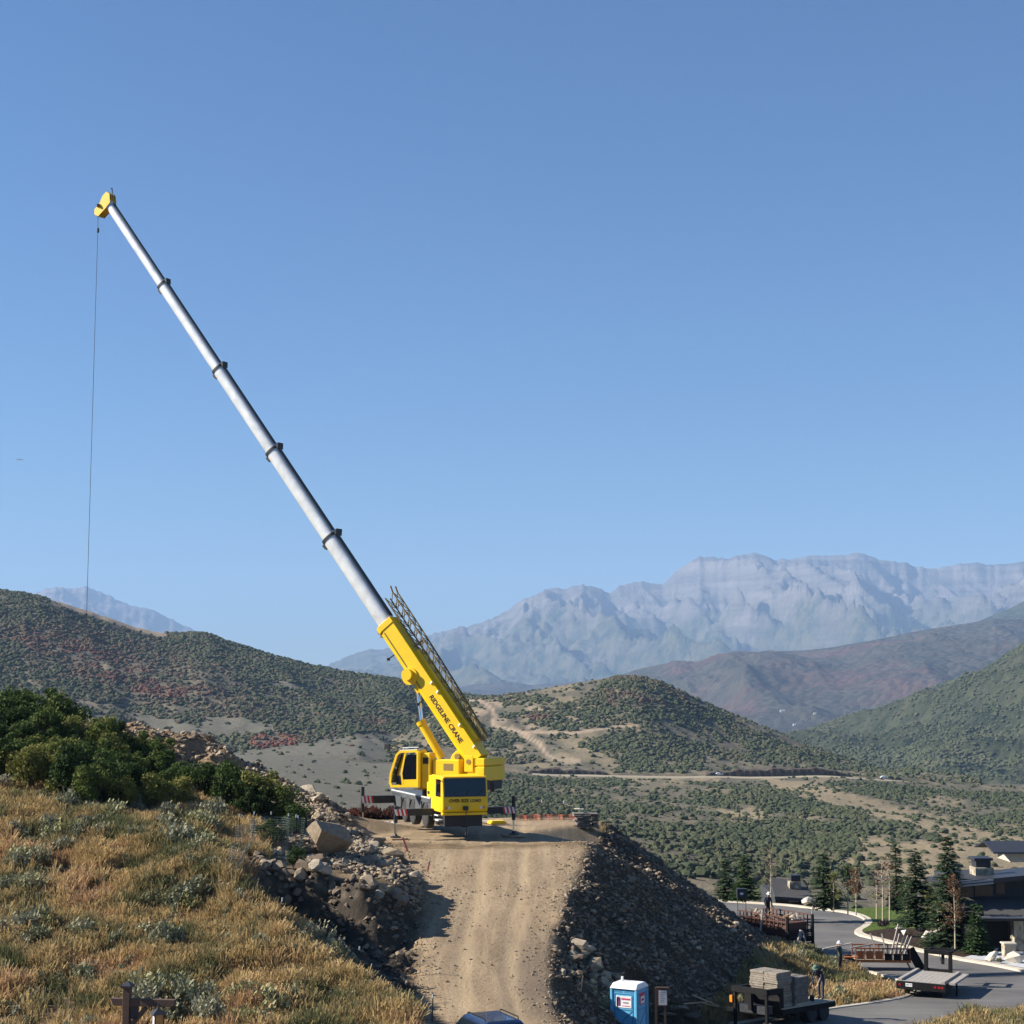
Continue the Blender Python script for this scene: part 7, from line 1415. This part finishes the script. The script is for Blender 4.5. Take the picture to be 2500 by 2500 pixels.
# ------------------------------------------------------------------ people
for nm, c in (('cloth_navy', (.022, .026, .045)), ('cloth_black', (.014, .014, .016)), ('cloth_jeans', (.025, .035, .07)), ('cloth_green', (.05, .075, .05)), ('skin', (.36, .20, .13)), ('boot', (.03, .022, .016)), ('hat_white', (.75, .75, .72)), ('hat_green', (.10, .16, .12)), ('hair_dark', (.02, .014, .01))): simple(nm, c, .8, var=.15, scale=15)
def person(label, loc, rz, J, shirt, pants, hat, scale=1.0):
    """J: joint positions (metres, feet at z = 0). One continuous skinned body; hat is a child."""
    names = list(J); idx = {n: i for i, n in enumerate(names)}; R = {'pelvis': .14, 'waist': .135, 'chest': .15, 'neck': .055, 'head': .088, 'crown': .085, 'chin': .06}
    for s in 'lr': R.update({s + 'hip': .09, s + 'knee': .062, s + 'ankle': .045, s + 'toe': .035, s + 'sh': .068, s + 'elb': .046, s + 'wri': .034, s + 'palm': .036})
    E = [('pelvis', 'waist'), ('waist', 'chest'), ('chest', 'neck'), ('neck', 'head'), ('head', 'crown'), ('head', 'chin')]
    for s in 'lr': E += [('pelvis', s + 'hip'), (s + 'hip', s + 'knee'), (s + 'knee', s + 'ankle'), (s + 'ankle', s + 'toe'), ('chest', s + 'sh'), (s + 'sh', s + 'elb'), (s + 'elb', s + 'wri'), (s + 'wri', s + 'palm')]
    V = [Vector(J[n]) for n in names]; rad = [R[n] for n in names]; ed = [(idx[a], idx[b]) for a, b in E]
    for s in 'lr':         # five fingers, curled
        pw, pp = Vector(J[s + 'wri']), Vector(J[s + 'palm']); d = (pp - pw).normalized(); sd = d.cross(Vector((0, 1, .3))).normalized(); cu = sd.cross(d)
        for k in range(5):
            o = (k - 1.7) * .020 if k < 4 else -.045; L = (.04, .046, .043, .034, .03)[k]; base = pp + sd * o + d * (.02 if k < 4 else -.02); a = len(V); V += [base + d * L + cu * .012, base + d * L * 1.5 + cu * .035]; rad += [.0095, .008]; ed += [(idx[s + 'palm'], a), (a, a + 1)]
    me = bpy.data.meshes.new('person'); me.from_pydata([v * scale for v in V], ed, []); o = bpy.data.objects.new('person', me); C.objects.link(o); md = o.modifiers.new('skin', 'SKIN'); sv = me.skin_vertices[0].data
    for i, r_ in enumerate(rad): sv[i].radius = (r_ * scale, r_ * scale); sv[i].use_root = (i == idx['pelvis'])
    ss = o.modifiers.new('sub', 'SUBSURF'); ss.levels = 1; ss.render_levels = 1; bpy.context.view_layer.update()
    m2 = bpy.data.meshes.new_from_object(o.evaluated_get(bpy.context.evaluated_depsgraph_get())); o.modifiers.clear(); o.data = m2; m2.materials.clear()
    for mt in (shirt, pants, 'skin', 'boot'): m2.materials.append(MATS[mt])
    seg = [('pelvis', 'waist', 1), ('waist', 'chest', 0), ('chest', 'neck', 0), ('neck', 'crown', 2), ('head', 'chin', 2)]
    for s in 'lr': seg += [('pelvis', s + 'hip', 1), (s + 'hip', s + 'knee', 1), (s + 'knee', s + 'ankle', 1), (s + 'ankle', s + 'toe', 3), ('chest', s + 'sh', 0), (s + 'sh', s + 'elb', 0), (s + 'elb', s + 'wri', 0), (s + 'wri', s + 'palm', 2)]
    for pl in m2.polygons:
        c = pl.center / scale; best = (9, 0)
        for a, b, mi in seg:
            A_, B_ = Vector(J[a]), Vector(J[b]); t_ = max(0, min(1, (c - A_).dot(B_ - A_) / max((B_ - A_).length_squared, 1e-6))); dd = (c - A_.lerp(B_, t_)).length / (R[a] + R[b])
            if dd < best[0]: best = (dd, mi)
        pl.material_index = best[1]; pl.use_smooth = True
    o.location = loc; o.rotation_euler = (0, 0, rz); tag(o, label, 'person')
    hc = Vector(J['crown']) * scale; up_ = (Vector(J['crown']) - Vector(J['head'])).normalized()
    hm = MB(); q = Vector((0, 0, 1)).rotation_difference(up_).to_matrix(); prof_ = [(.165, -.01), (.165, .0), (.115, .015), (.112, .06), (.085, .105), (.03, .125), (.005, .127)]
    hm.loft([[hc + (q @ Vector((r_ * math.cos(a), r_ * math.sin(a), h2 - .03))) * scale for a in np.linspace(0, 2 * math.pi, 13)[:-1]] for r_, h2 in prof_]); hm.build('hat', hat, o, smooth=True)
    # face: eyes, nose, mouth, ears on the front (+y) of the head
    hd = Vector(J['head']) * scale; f = q @ Vector((0, 1, 0)); sx_ = q @ Vector((1, 0, 0)); fm = MB()
    for s in (-1, 1): p = hd + f * .085 * scale + sx_ * s * .032 * scale + up_ * .02 * scale; fm.box(-.011, .011, -.006, .006, -.006, .006, M=Matrix.Translation(p))
    fm.build('eyes', 'hair_dark', o); p = hd + f * .092 * scale - up_ * .01 * scale; MB().loft([[p + sx_ * .012 - up_ * .02, p - sx_ * .012 - up_ * .02, p + f * .02 - up_ * .015], [p + sx_ * .005 + up_ * .025, p - sx_ * .005 + up_ * .025, p + f * .005 + up_ * .025]]).build('nose', 'skin', o)
    MB().box(-.022, .022, -.004, .004, -.004, .004, M=Matrix.Translation(hd + f * .083 * scale - up_ * .045 * scale)).build('mouth', 'hair_dark', o); em = MB()
    for s in (-1, 1): em.box(-.008, .008, -.018, .018, -.026, .026, M=Matrix.Translation(hd + sx_ * s * .092 * scale))
    em.build('ears', 'skin', o); return o
STAND = {'pelvis': (0, 0, .95), 'waist': (0, 0, 1.1), 'chest': (0, 0, 1.34), 'neck': (0, .01, 1.5), 'head': (0, .03, 1.64), 'crown': (0, .03, 1.73), 'chin': (0, .08, 1.57), 'lhip': (-.09, 0, .90), 'lknee': (-.10, .03, .50), 'lankle': (-.11, 0, .08), 'ltoe': (-.12, .15, .04), 'rhip': (.09, 0, .90), 'rknee': (.10, .03, .50), 'rankle': (.11, -.02, .08), 'rtoe': (.12, .13, .04),
         'lsh': (-.19, 0, 1.42), 'lelb': (-.25, .04, 1.14), 'lwri': (-.24, .16, .93), 'lpalm': (-.24, .20, .86), 'rsh': (.19, 0, 1.42), 'relb': (.25, .04, 1.14), 'rwri': (.24, .16, .93), 'rpalm': (.24, .20, .86)}
BEND = dict(STAND, pelvis=(0, -.08, .93), waist=(0, .02, 1.06), chest=(0, .20, 1.24), neck=(0, .33, 1.34), head=(0, .43, 1.42), crown=(0, .48, 1.50), chin=(0, .46, 1.34), lhip=(-.09, -.06, .88), rhip=(.09, -.06, .88), lknee=(-.11, .02, .48), rknee=(.11, -.02, .48), rankle=(.12, -.12, .08), rtoe=(.13, .03, .04), lsh=(-.19, .27, 1.28), lelb=(-.23, .38, 1.0), lwri=(-.16, .50, .80), lpalm=(-.14, .53, .73), rsh=(.19, .27, 1.28), relb=(.23, .36, 1.0), rwri=(.14, .50, .72), rpalm=(.12, .53, .65))
CARRY = dict(STAND, lelb=(-.34, .02, 1.30), lwri=(-.26, .06, 1.52), lpalm=(-.24, .07, 1.59), relb=(.34, .06, 1.3), rwri=(.27, .16, 1.5), rpalm=(.25, .18, 1.56))
v = on1(-.55, -.95, .835); pw = person('worker in dark clothes bending over on the loaded flatbed with a shovel', (v.x, v.y, v.z), LA + .15, BEND, 'cloth_navy', 'cloth_jeans', 'hat_green', 1.02)
MS = Matrix.Translation((v.x, v.y, v.z)) @ Matrix.Rotation(LA + .15, 4, 'Z'); t = thing('shovel', 'long-handled shovel held by the bending worker', 'shovel', tuple(MS @ Vector((.1, .62, .1)))); MI = Matrix.Translation(-t.location) @ MS; MB().cyl(MI @ Vector((-.2, .42, 1.05)), MI @ Vector((.12, .62, .25)), .018, n=8).build('handle', 'lath_wood', t); MB().loft([[MI @ Vector(p) for p in ((.02, .6, .27), (.22, .62, .27), (.26, .68, .02), (.0, .66, .02))], [MI @ Vector(p) for p in ((.02, .61, .27), (.22, .63, .27), (.26, .69, .02), (.0, .67, .02))]]).build('blade', 'metal_dark', t)
x, y = ROAD(2051, 2348); y = 93.5; x = float(P(2051, 2340, y)[0]); z = gz1(x, y); z = max(z, float(zroad(y)) + .005); person('man in a white hat carrying a plank on his shoulder beside the rusty trailer', (x, y, z), math.radians(60), CARRY, 'cloth_green', 'cloth_black', 'hat_white', 1.0); plank((x - 1.0, y - .25, z + 1.42), (x + .65, y - .05, z + 1.70), .16, .05, 'pale plank carried on the shoulder of the man in the white hat', 'grey_wood')
v = MJ @ Vector((-.75, 2.0, 1.92)); person('man in dark navy clothes standing on the scrap heap of the stake-sided trailer', (v.x, v.y, v.z - .02), math.radians(200), dict(STAND, chest=(0, .06, 1.33), neck=(0, .12, 1.48), head=(0, .17, 1.61), crown=(0, .19, 1.70), chin=(0, .21, 1.54)), 'cloth_navy', 'cloth_black', 'hat_white', .98)
# ================================================================== air
t = NT('haze_air'); t.n.remove(t.out); t.out = t.new('ShaderNodeOutputMaterial')
pv = t.new('ShaderNodeVolumePrincipled'); pv.inputs['Color'].default_value = (0.42, 0.64, 1.0, 1)
pv.inputs['Density'].default_value = 5.0e-5; pv.inputs['Anisotropy'].default_value = 0.0
t.link(pv.outputs[0], t.out.inputs['Volume'])
hz = MB().box(-17000, 17000, -800, 24500, -135, 1800).build('haze', t.m)
tag(hz, 'thin blue haze in the air over the whole valley', 'haze', kind='stuff')
